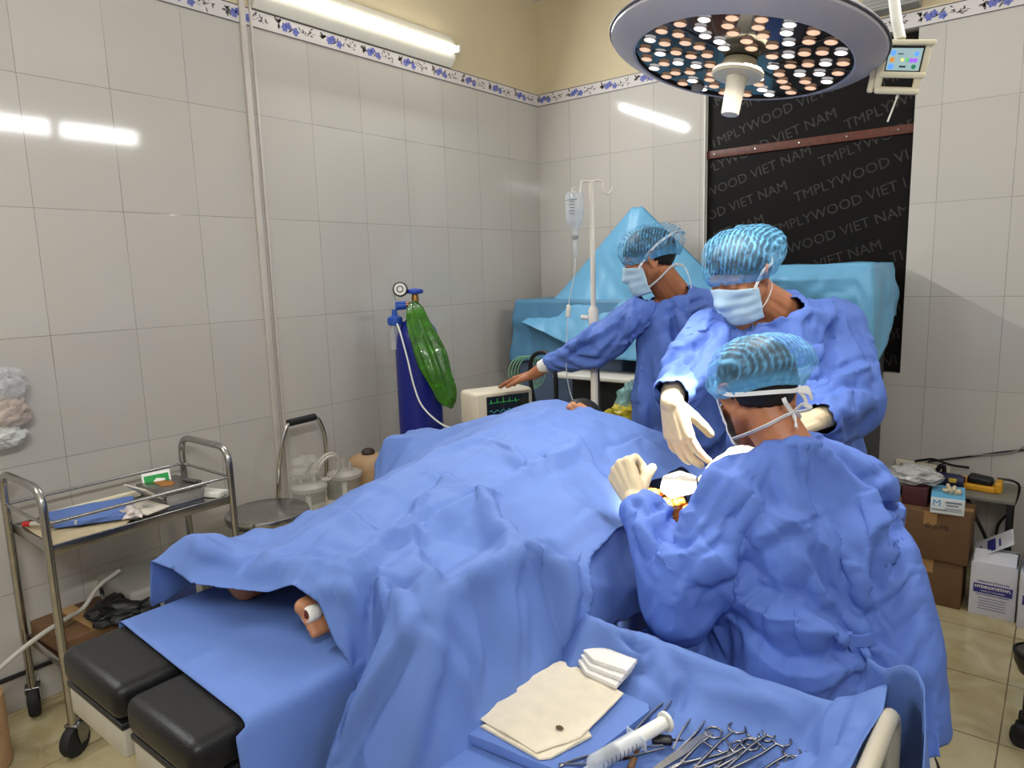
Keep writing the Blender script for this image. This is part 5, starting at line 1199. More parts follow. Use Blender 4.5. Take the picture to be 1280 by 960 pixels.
o1 = len(v1); top_c = spline([(2.66, -2.80, .86), (2.695, -2.845, .875), (2.722, -2.835, .885), (2.748, -2.86, .875), (2.762, -2.92, .83), (2.768, -2.99, .77), (2.772, -3.08, .70), (2.775, -3.2, .64)], 6)
bot_c = spline([(2.63, -2.745, .42), (2.69, -2.73, .40), (2.745, -2.75, .38), (2.785, -2.82, .36), (2.80, -2.90, .36), (2.81, -3.0, .36), (2.815, -3.1, .36), (2.815, -3.2, .36)], 6)
rows = 26; m = len(top_c); v2 = []; f2 = []
for r in range(rows + 1):
    t = r / rows
    for i in range(m):
        q = top_c[i].lerp(bot_c[i], t); b = math.sin(PI * t) * .012 * math.sin(i * .55) + .006 * abs(mnoise.noise(Vector((i * .3, t * 5, 3))))
        v2.append((q.x + b, q.y + b * .5, q.z + .012 * (1 - (1 - t) ** 2) * 0))
for r in range(rows):
    for i in range(m - 1): q = r * m + i; f2.append((o1 + q, o1 + q + 1, o1 + q + m + 1, o1 + q + m))
tdr = sheet_object('trolley_drape', list(v1) + v2, list(f1) + f2, M['drape'], sm=2, folds3=globals().get('FOLDS_TROLLEY_DRAPE', ()))
tag(tdr, 'blue drape over the instrument trolley in the foreground, rolled up at the rail', 'surgical drape')
# sheet hanging from the edge of the table between the trolley and the seated surgeon (laid out in y, z; relief in x)
hp = [(-2.846, .888, 2.10), (-2.74, .888, 2.066), (-2.60, .890, 2.046), (-2.49, .888, 2.042), (-2.42, .86, 2.10), (-2.30, .86, 2.13), (-2.754, .825, 2.10), (-2.669, .736, 2.115), (-2.525, .723, 2.15), (-2.587, .663, 2.09),
      (-2.35, .72, 2.10), (-2.2, .70, 2.12), (-2.179, .416, 2.10), (-2.42, .62, 2.09), (-2.34, .53, 2.125), (-2.70, .64, 2.10), (-2.62, .80, 2.085), (-2.8, .70, 2.12), (-2.2, .88, 2.14)]
hv, hf = cloth_sheet('hang', hp, [(.012, .03, [(-2.754, .825), (-2.60, .76), (-2.525, .723)]), (.014, .03, [(-2.525, .723), (-2.34, .56), (-2.179, .416)]), (.008, .03, [(-2.49, .88), (-2.525, .723), (-2.587, .663)])],
    [(-2.846, .888), (-2.74, .887), (-2.60, .889), (-2.49, .887), (-2.3, .88), (-2.2, .88), (-2.18, .70), (-2.179, .416), (-2.34, .555), (-2.525, .715), (-2.587, .663), (-2.669, .70), (-2.80, .70)], [], .008, 2.2, None, .6, build=False)
tag(sheet_object('hanging_sheet', [(z, x, y) for (x, y, z) in hv], hf, M['drape'], sm=1), 'blue sheet hanging in the shade between the table and the seated surgeon', 'sheet')
v_, f_ = [], []
for j in range(31):
    for i in range(41): v_.append((2.0 + .03 * mnoise.noise(Vector((i * .2, j * .1, 1))) + .02 * abs(mnoise.noise(Vector((i * .35, j * .15, 5)))), -2.95 + .95 * i / 40, .80 - .77 * j / 30))  # sheet carried down near the floor to keep the gap dark
for j in range(30):
    for i in range(40): q = j * 41 + i; f_.append((q, q + 1, q + 42, q + 41))
tag(sheet_object('under_sheet', v_, f_, M['drape'], sm=1), 'inner blue sheet in deep shade behind the hanging one beside the table', 'sheet')
# ------------------------------------------------------------------ stainless trolley against the left wall
def caster(parent, x, y, r=0.05, yaw=0.0):
    c = MB(); T = Matrix.Translation((x, y, r)) @ Matrix.Rotation(yaw, 4, 'Z'); c.M = T
    c.lathe([(r * .55, -.016), (r * .92, -.016), (r, -.008), (r, .008), (r * .92, .016), (r * .55, .016)], 28, Matrix.Rotation(PI / 2, 4, 'Y'))
    w_ = c.build('caster_wheel', M['rubber'], parent)
    f = MB(); f.M = T
    for s in (-1, 1): f.prism([(-.02, .05), (.02, .05), (.03, .02), (.012, -.012), (-.012, -.012), (-.02, .02)], .004, Matrix.Translation((s * .021 - .002, .012, .0)) @ Matrix(((0, 0, 1, 0), (1, 0, 0, 0), (0, 1, 0, 0), (0, 0, 0, 1))))
    f.box((0, .012, .052), (.048, .05, .008), .003); f.tube([(0, .02, .05), (0, .02, .075)], .012, 14)
    f.box((0, .055, .045), (.03, .035, .006), .002, (.6, 0, 0))
    f.build('caster_fork', M['darksteel'], w_)
tr = thing('steel_trolley', 'two-tier stainless steel trolley standing along the left wall', 'trolley', (0.27, -2.96, 0))
X0, X1, Y0, Y1 = 0.087, 0.446, -3.268, -2.652
for y in (Y0, Y1):
    MB().tube(fillet([(X1, y, .105), (X1, y, .893), (X0, y, .893), (X0, y, .105)], .075, 8), .0127, 16).build('end_frame', M['steel'], tr)
for y in (Y0, Y1): MB().tube([(X0, y, .781), (X1, y, .781)], .0055, 10).build('end_rail', M['steel'], tr)
for x in (X0, X1): MB().tube([(x, Y0, .781), (x, Y1, .781)], .0055, 10).build('side_rail', M['steel'], tr)
def shelf(name, z):
    mb = MB(); mb.box(((X0 + X1) / 2, (Y0 + Y1) / 2, z - .002), (X1 - X0 - .01, Y1 - Y0 - .02, .004))
    for x in (X0 + .006, X1 - .006): mb.box((x, (Y0 + Y1) / 2, z - .008), (.006, Y1 - Y0 - .02, .032), .002)
    for y in (Y0 + .012, Y1 - .012): mb.box(((X0 + X1) / 2, y, z - .008), (X1 - X0 - .012, .006, .032), .002)
    mb.build(name, M['steel'], tr)
shelf('upper_shelf', .702); shelf('lower_shelf', .295)
for x in (X0, X1):
    for y in (Y0, Y1): caster(tr, x, y, .052, 0.5 if x > .2 else 1.2)
# things on the upper shelf
paperm = mat('wrapper_paper', (206, 198, 184), 0.7, 0, 0.06, 40); zt = .704
def flat_cloth(name, label, cat, poly, z, th, m, seed, bulge=.006, rise=None):
    """thin folded textile: rounded slab over a polygon with a soft surface"""
    c = Vector((sum(p[0] for p in poly) / len(poly), sum(p[1] for p in poly) / len(poly), 0))
    mb = MB(); n = len(poly); P = []
    for i in range(n):
        a, b = V(poly[i][0], poly[i][1], 0), V(poly[(i + 1) % n][0], poly[(i + 1) % n][1], 0)
        for k in range(8): P.append(a.lerp(b, k / 8))
    K = len(P); rings = [(1.0, 0), (1.004, th * .4), (.985, th), (.8, th), (.6, th), (.4, th), (.2, th)]
    Vv = []; F = []
    for s, h in rings:
        for p in P:
            q = c.lerp(p, s); nn = mnoise.noise(Vector((q.x * 14 + seed, q.y * 14, 1))) * bulge + abs(mnoise.noise(Vector((q.x * 30, q.y * 30 + seed, 4)))) * bulge * .6
            Vv.append((q.x, q.y, z + h + (max(0, nn) if h > 0 else 0) + (rise(q.x, q.y) if rise else 0)))
    for r in range(len(rings) - 1):
        for i in range(K): j = (i + 1) % K; F.append((r * K + i, r * K + j, (r + 1) * K + j, (r + 1) * K + i))
    F.append(tuple((len(rings) - 1) * K + i for i in range(K))); F.append(tuple(range(K))[::-1])
    mb.add(Vv, F)
    return tag(mb.build(name, m), label, cat)
flat_cloth('instrument_wrap', 'cream paper wrap lying under the blue cloth on the steel trolley', 'paper', [(.12, -3.24), (.43, -3.25), (.43, -3.03), (.30, -2.93), (.13, -2.93)], zt, .004, mat('cream_wrap', (188, 172, 140), .7, 0, .08, 30), 1)
flat_cloth('folded_cloth', 'folded blue cloth on the stainless trolley by the left wall', 'cloth', [(.13, -3.17), (.20, -2.90), (.36, -2.97), (.40, -3.03), (.30, -3.20)], zt + .014, .014, M['drape'], 2, .006)
mb = MB(); mb.tube([(.20, -3.235, zt + .02), (.33, -3.14, zt + .022)], .008, 12); mb.mi = 1; mb.tube([(.18, -3.25, zt + .02), (.20, -3.235, zt + .02)], .009, 12)
tag(mb.build('capped_tube', [paperm, mat('red_cap', (190, 40, 40), .4)]), 'thin white tube with a red cap beside the blue cloth on the trolley', 'tube')
mb = MB(); rnd = random.Random(2)
def crumple(c, r, seed, m, name, parent=None, sub=3, amp=.35, fr=2.0):
    bm = bmesh.new(); bmesh.ops.create_icosphere(bm, subdivisions=sub, radius=1.0)
    for v in bm.verts:
        d = v.co.normalized(); n = mnoise.noise(d * fr + Vector((seed, 0, 0))); n2 = abs(mnoise.noise(d * fr * 2.6 + Vector((0, seed, 0))))
        v.co = Vector((d.x * r[0], d.y * r[1], d.z * r[2])) * (1 + amp * n - amp * .9 * n2)
    q = MB(); q.bm(bm, Matrix.Translation(V(c))); return q.build(name, m, parent)
tag(crumple((.38, -2.99, zt + .022), (.055, .035, .02), 5, [mat('printed_film', (206, 196, 190), .3, 0, .35, 50)], 'crumpled_packet', None, 3, .5), 'small crumpled printed packet at the front edge of the trolley shelf', 'packet')
mb = MB(); mb.box((.30, -2.90, zt + .055), (.11, .006, .11), .002, (.9, .1, .25)); mb.box((.36, -2.93, zt + .02), (.12, .10, .005), .002, (0, .1, .3))
mb.mi = 1
for q in range(6): mb.box((.345 + .008 * q, -2.915 - .01 * (q % 3), zt + .0245 + .001 * q), (.03, .004, .001), 0, (0, .1, .3))
tag(mb.build('glove_packet', [paperm, mat('pale_print', (170, 172, 168), .6)]), 'white paper glove packet propped open on the trolley', 'packet')
mb = MB(); T = frame((.175, -2.80, zt + .05), (.75, -.35, .55), (.3, .95, 0)); mb.M = T
mb.box((0, 0, 0), (.10, .085, .012), .003); mb.mi = 1; mb.box((0, -.004, .0065), (.085, .066, .001)); mb.mi = 0
mb.prism([(-.03, -.012), (.0, .016), (.028, .01), (.03, -.006), (.0, -.016)], .0012, Matrix.Translation((0, -.002, .0066)))
tag(mb.build('suture_packet', [mat('white_card', (232, 234, 228), .5), mat('green_print', (24, 150, 66), .5)]), 'small green and white packet standing against the tray on the trolley', 'packet')
ty = thing('instrument_tray', 'shallow stainless instrument tray with lid on the trolley', 'tray', (.27, -2.78, zt))
mb = MB(); a, b, c, d = .13, .40, -2.87, -2.71; mb.lathe([(.118, 0), (.118, .004), (.130, .044), (.136, .046), (.136, .050)], 4, Matrix.Translation((.265, -2.79, zt)) @ Matrix.Diagonal((1.22, .80, 1, 1)) @ Matrix.Rotation(PI / 4, 4, 'Z'), True, False)
mb.build('tray_body', M['steel'], ty, False)
MB().box((.265, -2.79, zt + .052), (.235, .155, .006), .003).build('tray_lid', mat('lid_steel', (150, 146, 142), .3, 1.0, .15, 30), ty)
mb = MB(); mb.prism([(-.05, -.02), (.04, -.03), (.06, .0), (.02, .03), (-.04, .02)], .001, Matrix.Translation((.235, -2.80, zt + .0555))); mb.build('stain', mat('iodine_stain', (160, 100, 36), .5, 0, .3, 60), ty)
mb = MB()
for k in range(2): mb.tube([(.26 + .0 * k, -2.745 + .012 * k, zt + .062), (.35, -2.73 + .012 * k, zt + .062)], .004, 8)
mb.build('tray_handle', M['darksteel'], ty)
mb = MB(); mb.box((.36, -2.69, zt + .010), (.12, .055, .02), .004, (0, 0, .35)); tag(mb.build('white_box', M['white']), 'small white box at the end of the trolley shelf beside the tray', 'box')
mb = MB(); mb.box((.15, -2.70, zt + .008), (.05, .05, .016), .004, (0, 0, .2)); tag(mb.build('gauze_packet', M['tie']), 'small white packet behind the steel tray in the trolley corner', 'packet')
mb = MB(); mb.box((.125, -2.98, zt + .012), (.02, .36, .024), .004); tag(mb.build('long_strip', M['cream']), 'long cream strip lying along the wall side of the trolley', 'strip')
# lower shelf
zl = .297
mb = MB(); mb.box((.235, -3.13, zl + .03), (.27, .23, .06), .004, (0, 0, .06)); mb.mi = 1; mb.box((.235, -3.13, zl + .061), (.262, .05, .002), 0, (0, 0, .06))
tag(mb.build('carton', [M['card'], mat('parcel_tape', (176, 138, 90), .3)]), 'flat brown cardboard box on the lower trolley shelf', 'box')
sm = thing('suction_unit', 'grey electrical unit on the lower shelf of the steel trolley', 'device', (.25, -2.92, zl))
MB().box((.255, -2.90, zl + .075), (.28, .26, .15), .015).build('housing', mat('grey_device', (140, 138, 132), .5, 0, .05), sm)
mb = MB()
for k in range(7): mb.box((.20 + .018 * k, -2.86 + .012 * k, zl + .151), (.05, .004, .002))
mb.build('vent', M['black'], sm); MB().box((.396, -2.86, zl + .07), (.004, .12, .08), .002).build('side_panel', mat('dark_blue_panel', (40, 52, 96), .4), sm)
tag(crumple((.34, -3.02, zl + .085), (.10, .13, .05), 9, M['black'], 'black_bag', None, 4, .3), 'crumpled black bag lying on the lower trolley shelf', 'bag')
tag(MB().tube(spline([(.20, -2.98, zl + .17), (.21, -3.06, zl + .14), (.22, -3.12, zl + .085), (.26, -3.19, zl + .085), (.30, -3.29, zl + .075), (.30, -3.40, zl + .02), (.27, -3.50, zl - .07), (.22, -3.62, zl - .16)], 10), .008, 12).build('hose', mat('clear_grey_hose', (176, 172, 162), .35, 0, .05)), 'pale flexible hose trailing from the lower trolley shelf', 'hose')
tag(MB().tube(spline([(.17, -3.02, zl + .06), (.165, -3.04, zl + .12), (.19, -3.05, zl + .14), (.23, -3.06, zl + .12)], 8), .004, 8).build('black_cable', M['rubber']), 'short looped black cord behind the brown box on the trolley', 'cord')

# stool with a steel seat
st = thing('steel_stool', 'round stool with polished steel seat between trolley and wall', 'stool', (.30, -2.42, 0))
T = Matrix.Translation((.305, -2.425, 0))
MB().lathe([(.02, .525), (.15, .527), (.160, .52), (.168, .53), (.170, .545), (.166, .556), (.155, .560), (.02, .562)], 56, T).build('seat', M['steel'], st)
MB().lathe([(.035, .44), (.045, .46), (.045, .50), (.03, .52), (.03, .526)], 24, T).build('hub', M['rubber'], st)
MB().lathe([(.022, .12), (.022, .44)], 20, T).build('post', M['chrome'], st)
for k in range(5):
    a = 2 * PI * k / 5 + .3
    lg = MB().tube(fillet([(.305, -2.425, .14), (.305 + .12 * math.cos(a), -2.425 + .12 * math.sin(a), .12), (.305 + .235 * math.cos(a), -2.425 + .235 * math.sin(a), .075)], .05), .014, 10).build('leg', M['chrome'], st)
    MB().tube([(.305 + .235 * math.cos(a) - .012 * math.sin(a), -2.425 + .235 * math.sin(a) + .012 * math.cos(a), .032), (.305 + .235 * math.cos(a) + .012 * math.sin(a), -2.425 + .235 * math.sin(a) - .012 * math.cos(a), .032)], .03, 16).build('caster', M['rubber'], lg)

# suction machine with two jars
su = thing('suction_machine', 'suction machine with chrome push handle and two clear jars', 'suction machine', (.2, -2.08, 0))
MB().box((.20, -2.10, .25), (.26, .36, .36), .02).build('cabinet', M['beige'], su)
hd = MB().tube(fillet([(.09, -2.245, .40), (.13, -2.245, .66), (.145, -2.225, .78), (.15, -2.195, .868), (.15, -2.03, .872), (.14, -1.99, .78), (.12, -1.975, .66), (.09, -1.975, .40)], .035, 6), .0105, 14).build('push_handle', M['chrome'], su)
MB().tube([(.15, -2.19, .868), (.15, -2.045, .872)], .0165, 18).build('foam_grip', M['rubber'], hd)
jar_m = mat('clear_jar_plastic', (200, 200, 194), .08, 0, .02, alpha=.26); lid_m = mat('frosted_lid', (190, 186, 178), .3, 0, .05, 30, alpha=.55)
for (x, y, z0) in ((.27, -2.19, .43), (.27, -1.99, .44)):
    T = Matrix.Translation((x, y, z0))
    j = MB().lathe([(.062, 0), (.068, .004), (.070, .15), (.072, .155)], 36, T, True, False).build('jar', jar_m, su)
    MB().lathe([(.080, .150), (.082, .157), (.082, .168), (.076, .174), (.05, .182), (.045, .184)], 36, T).build('jar_lid', lid_m, j)
    m2 = MB()
    for dx, dy in ((.03, .01), (-.03, .02), (0, -.04)): m2.lathe([(.011, .18), (.010, .205), (.007, .222)], 14, Matrix.Translation((x + dx, y + dy, z0)))
    m2.build('nozzle', lid_m, j)
    m3 = MB(); m3.lathe([(.012, .06), (.012, .13)], 14, Matrix.Translation((x + .02, y - .02, z0))); m3.build('float_valve', M['white'], j)
    MB().box((x - .02, y, z0 - .015), (.18, .17, .03), .006).build('jar_shelf', M['grey'], su)
tube_m = mat('clear_tubing', (214, 208, 198), .2, 0, .03, alpha=.7)
mb = MB(); c = V(.265, -2.08, .66)
mb.tube([c + V(.02 * math.sin(a), .058 * math.cos(a), .062 * math.sin(a)) for a in [2 * PI * k / 40 for k in range(40)]], .006, 10, closed=True)
mb.tube([c + V(.025 + .02 * math.sin(a), -.012 + .055 * math.cos(a), -.004 + .06 * math.sin(a)) for a in [2 * PI * k / 40 for k in range(40)]], .006, 10, closed=True)
tag(mb.build('coiled_tubing', tube_m), 'coil of clear tubing resting between the two suction jars', 'tubing')
tag(crumple((.245, -2.18, .665), (.055, .075, .062), 4, mat('clear_film_bag', (200, 196, 188), .2, 0, .1, 60, alpha=.3), 'plastic_bag', None, 4, .35), 'clear plastic bag of tubing on the left suction jar', 'bag')
# tan pack beside the wall
tb = thing('tan_canister', 'tan rounded pack with a dark knob standing by the left wall', 'pack', (.22, -1.80, .3))
mb = MB(); mb.box((.22, -1.795, .40), (.20, .19, .50), .06); mb.build('body', mat('tan_vinyl', (172, 140, 104), .55, 0, .08, 10), tb)
MB().lathe([(.03, 0), (.034, .012), (.024, .026), (.01, .03)], 20, Matrix.Translation((.22, -1.80, .648))).build('knob', mat('dark_brown_knob', (54, 44, 40), .4), tb)

# oxygen cylinder
oc = thing('oxygen_cylinder', 'tall dark blue oxygen cylinder standing by the left wall', 'gas cylinder', (.35, -1.555, 0))
OX, OY = .352, -1.556; T = Matrix.Translation((OX, OY, 0))
blue_m = mat('dark_blue_paint', (22, 34, 128), .35, 0, .06, 8)
MB().lathe([(.09, 0), (.108, .012), (.110, .04), (.110, 1.17), (.106, 1.21), (.092, 1.25), (.066, 1.285), (.045, 1.30), (.036, 1.31), (.036, 1.335)], 44, T).build('cylinder_body', blue_m, oc)
brass = mat('brass', (150, 112, 60), .35, .9, .1)
vb = MB(); vb.lathe([(.020, 1.33), (.022, 1.345), (.016, 1.36), (.018, 1.40), (.014, 1.42)], 18, T); vb.build('valve_body', brass, oc)
MB().lathe([(.012, 1.418), (.040, 1.424), (.043, 1.432), (.040, 1.442), (.012, 1.448)], 10, T).build('valve_handwheel', mat('blue_handwheel', (36, 70, 170), .4), oc)
MB().tube([(OX, OY, 1.372), (OX - .03, OY - .035, 1.368)], .013, 14).build('inlet_nut', mat('copper_nut', (176, 110, 80), .35, .8, .1), oc)
rg = MB(); rg.tube([(OX - .03, OY - .035, 1.368), (OX - .062, OY - .075, 1.365)], .021, 16); rgo = rg.build('regulator_body', mat('regulator_blue', (40, 84, 180), .4), oc)
gx, gy = OX - .035, OY - .062
MB().lathe([(.034, -.012), (.036, 0), (.036, .016), (.033, .020)], 30, frame((gx, gy, 1.445), (.66, -.72, .1))).build('gauge', M['black'], rgo)
g2 = MB(); g2.M = frame((gx, gy, 1.445), (.66, -.72, .1)); g2.lathe([(.029, .0202), (.029, .021)], 30); g2.mi = 1; g2.lathe([(.017, .0212), (.017, .0216)], 24); g2.mi = 0; g2.lathe([(.012, .0217), (.012, .0219)], 20)
g2.build('gauge_dial', [mat('dial_white', (222, 222, 216), .4), M['black']], rgo)
MB().tube([(OX - .066, OY - .08, 1.33), (OX - .066, OY - .08, 1.50)], .009, 12).build('flow_tube', mat('flow_glass', (200, 204, 200), .1, 0, .02, alpha=.6), oc)
MB().lathe([(.014, 1.27), (.036, 1.275), (.038, 1.29), (.036, 1.31), (.014, 1.32), (.012, 1.35)], 20, Matrix.Translation((OX - .066, OY - .08, 0))).build('humidifier_lid', mat('regulator_blue', (40, 84, 180), .4), oc)
hb = MB().lathe([(.026, 1.15), (.031, 1.155), (.031, 1.25), (.024, 1.275)], 24, Matrix.Translation((OX - .066, OY - .08, 0))).build('humidifier_bottle', mat('bottle_clear', (210, 214, 214), .1, 0, .02, alpha=.4), oc)
MB().lathe([(.029, 1.158), (.029, 1.185)], 24, Matrix.Translation((OX - .066, OY - .08, 0))).build('bottle_water', mat('water', (226, 228, 226), .1, 0, 0, alpha=.6), hb)
MB().tube([(OX - .066, OY - .08, 1.17), (OX - .066, OY - .08, 1.27)], .006, 8).build('dip_tube', mat('regulator_blue', (40, 84, 180), .4), hb)
tag(MB().tube(spline([(OX - .03, OY - .10, 1.28), (OX + .005, OY - .115, 1.24), (OX + .055, OY - .125, 1.12), (OX + .10, OY - .13, .98), (OX + .15, OY - .125, .885), (OX + .24, OY - .08, .80), (OX + .33, OY - .03, .79)], 10), .0042, 10).build('oxygen_tubing', M['tie']), 'thin white oxygen tube running down past the green bag', 'tubing')
# green plastic bag tied on the valve
green = mat('green_film', (52, 112, 18), .25, 0, .45, 18, .3, 50, alpha=.84, coat=.2)
seg, rows = 64, 44; Vv = []; F = []
axis = spline([(OX + .01, OY - .03, 1.385), (OX + .050, OY - .05, 1.33), (OX + .115, OY - .06, 1.20), (OX + .168, OY - .05, 1.06), (OX + .210, OY - .03, .945), (OX + .235, OY - .02, .875)], 9)
for i in range(rows + 1):
    t = i / rows; p = axis[min(len(axis) - 1, int(t * (len(axis) - 1)))]; f_ = t * (len(axis) - 1) - int(t * (len(axis) - 1)); 
    if int(t * (len(axis) - 1)) + 1 < len(axis): p = p.lerp(axis[int(t * (len(axis) - 1)) + 1], f_)
    wr = .012 + .050 * math.sin(PI * min(1, t * 1.02) ** 1.15) ** .8 * (1 if t < .85 else 1) + .03 * max(0, t - .75)
    if t > .93: wr *= 1 - (t - .93) / .07 * .6
    for k in range(seg):
        a = 2 * PI * k / seg; pl = 1 + .16 * math.sin(a * 9 + 1.5 * math.sin(t * 4)) * (1 - t * .5) + .22 * mnoise.noise(Vector((math.cos(a) * 2, math.sin(a) * 2, t * 5)))
        e1 = V(.62, .77, .30) * (wr * pl * math.cos(a)); e2 = V(.75, -.65, 0) * (wr * .55 * pl * math.sin(a))
        Vv.append(tuple(p + e1 + e2))
for i in range(rows):
    for k in range(seg): l = (k + 1) % seg; F.append((i * seg + k, i * seg + l, (i + 1) * seg + l, (i + 1) * seg + k))
F.append(tuple(rows * seg + k for k in range(seg)))
gb = MB(); gb.add(Vv, F); tag(gb.build('green_bag', green), 'translucent green plastic bag hanging from the oxygen cylinder valve', 'bag')

# patient monitor on its cart
ct = thing('monitor_cart', 'white cart carrying the patient monitor behind the blue drape', 'cart', (.80, -1.47, 0))
MB().box((.80, -1.47, .735), (.42, .40, .02), .005).build('cart_top', M['white'], ct)
MB().box((.80, -1.47, .30), (.38, .36, .02), .005).build('cart_shelf', M['white'], ct)
for x in (.62, .98):
    for y in (-1.64, -1.30): MB().tube([(x, y, .0), (x, y, .73)], .012, 12).build('leg', M['steel'], ct)
mo = thing('patient_monitor', 'cream patient monitor with a dark screen under the bare hand', 'monitor', (.80, -1.47, .745))
mf = V(.92, -.37, 0).normalized(); MT = Matrix.Translation((.80, -1.485, .862)) @ Matrix(((.37, .92, 0, 0), (.92, -.37, 0, 0), (0, 0, 1, 0), (0, 0, 0, 1)))
MT = Matrix(((.373, .928, 0, .80), (.928, -.373, 0, -1.485), (0, 0, 1, .862), (0, 0, 0, 1)))      # local x along the screen, y out of the screen
mb = MB(); mb.M = MT; mb.box((0, -.015, 0), (.315, .15, .225), .02); mb.box((0, .055, 0), (.30, .03, .215), .012); mb.build('case', M['beige'], mo)
mb = MB(); mb.M = MT; mb.box((.015, .0705, .015), (.225, .004, .15), .002); sc_ = mb.build('screen', mat('monitor_glass', (22, 26, 30), .12, 0, 0, emit=(24, 30, 36), estr=.3), mo)
def wave(y0, col, n, amp, kind):
    mb = MB(); mb.M = MT; pts = []
    for i in range(n):
        t = i / (n - 1); x = -.085 + .16 * t; ph = (t * 5) % 1.0
        yv = amp * (math.exp(-((ph - .3) / .03) ** 2) * 1.2 - .3 * math.exp(-((ph - .38) / .03) ** 2)) if kind else amp * .5 * math.sin(2 * PI * t * 5)
        pts.append((x, .0732, y0 + yv))
    mb.tube(pts, .0009, 5); return mb.build('trace', mat('trace_' + col[0], col[1], .3, 0, 0, emit=col[1], estr=.12), sc_)
wave(.06, ('green', (80, 220, 110)), 90, .02, True); wave(.02, ('cyan', (90, 200, 220)), 60, .012, False); wave(-.02, ('yellow', (220, 200, 90)), 60, .01, False)
for k in range(3):
    mb = MB(); mb.M = MT; mb.tube([(-.158, .02 - .04 * k, -.05), (-.178, .02 - .04 * k, -.05)], .011, 12); mb.tube(spline([(-.178, .02 - .04 * k, -.05), (-.21, .03 - .03 * k, -.06), (-.215, .05, -.10), (-.19, .08, -.13)]), .005, 8)
    mb.build('cable_plug', M['darksteel'] if k else M['black'], mo)

# IV stand with bottle
iv = thing('iv_stand', 'white IV pole with two curled hooks at the head of the table', 'IV stand', (1.338, -1.50, 0)); wp = mat('white_pole_paint', (226, 218, 206), .35, 0, .03)
PX, PY = 1.340, -1.50
MB().tube([(PX, PY, .10), (PX, PY, 1.34)], .0155, 18).build('lower_pole', wp, iv)
MB().tube([(PX, PY, 1.30), (PX, PY, 1.862)], .0105, 16).build('upper_pole', wp, iv)
cl = MB(); cl.lathe([(.017, 1.285), (.021, 1.29), (.021, 1.345), (.014, 1.36)], 20, Matrix.Translation((PX, PY, 0))); cl.build('clamp_collar', wp, iv)
MB().tube([(PX - .02, PY - .012, 1.315), (PX - .045, PY - .028, 1.318)], .009, 12).build('clamp_knob', wp, iv)
for s in (-1, 1):
    MB().tube(fillet([(PX, PY, 1.862), (PX + s * .033, PY + s * .026, 1.864), (PX + s * .036, PY + s * .028, 1.82), (PX + s * .052, PY + s * .041, 1.806), (PX + s * .064, PY + s * .050, 1.825), (PX + s * .063, PY + s * .050, 1.838)], .012, 5), .0036, 10).build('hook', wp, iv)
for k in range(5):
    a = 2 * PI * k / 5; MB().tube([(PX, PY, .12), (PX + .26 * math.cos(a), PY + .26 * math.sin(a), .05)], .012, 10).build('foot', M['steel'], iv)
BX, BY = PX - .056, PY - .044
bt = thing('infusion_bottle', 'clear infusion bottle hanging upside down from the IV pole hook', 'infusion bottle', (BX, BY, 1.64))
film = mat('bottle_film', (206, 214, 220), .12, 0, .05, 40, alpha=.42)
T = Matrix.Translation((BX, BY, 0)) @ Matrix.Diagonal((1, .7, 1, 1))
MB().lathe([(.010, 1.645), (.014, 1.66), (.016, 1.675), (.034, 1.70), (.040, 1.72), (.041, 1.80), (.036, 1.818), (.012, 1.826)], 28, T).build('bottle', film, bt)
MB().lathe([(.030, 1.695), (.038, 1.72), (.0385, 1.752)], 28, T).build('saline', mat('saline', (222, 226, 228), .1, 0, 0, alpha=.55), bt)
mb = MB(); mb.M = T; 
for k in range(5): mb.tube([(.0415 * math.cos(a), .0415 * math.sin(a), 1.735 + .012 * k) for a in [-1.2 - .5 + .08 * i for i in range(8)]], .0012, 5)
mb.tube([(.0415 * math.cos(a), .0415 * math.sin(a), 1.79) for a in [-2.4 + .08 * i for i in range(20)]], .0015, 5)
mb.build('scale_marks', mat('blue_grey_print', (70, 100, 120), .5), bt)
MB().lathe([(.014, 1.635), (.016, 1.64), (.016, 1.652)], 18, T).build('stopper', M['grey'], bt)
MB().tube(fillet([(BX, BY, 1.826), (BX - .004, BY, 1.84), (BX + .0, BY, 1.822 + .02)], .004), .003, 8).build('hanger', film, bt)
dl = thing('drip_line', 'thin clear drip line with roller clamp below the infusion bottle', 'drip line', (BX, BY, 1.5))
MB().lathe([(.004, 1.56), (.009, 1.566), (.010, 1.60), (.008, 1.625), (.003, 1.635)], 16, Matrix.Translation((BX, BY, 0))).build('drip_chamber', mat('chamber_film', (200, 206, 208), .12, 0, .03, alpha=.6), dl)
MB().tube(spline([(BX, BY, 1.56), (BX - .006, BY - .004, 1.48), (BX - .024, BY - .016, 1.38), (BX - .034, BY - .02, 1.25), (BX - .04, BY - .02, 1.10), (BX - .03, BY + .0, .98), (BX + .03, BY - .0, .90)], 8), .0022, 8).build('line', mat('drip_tubing', (214, 218, 222), .2, 0, .02, alpha=.8), dl)
MB().box((BX - .027, BY - .018, 1.345), (.018, .012, .05), .003, (0, .12, 0)).build('roller_clamp', M['white'], dl)

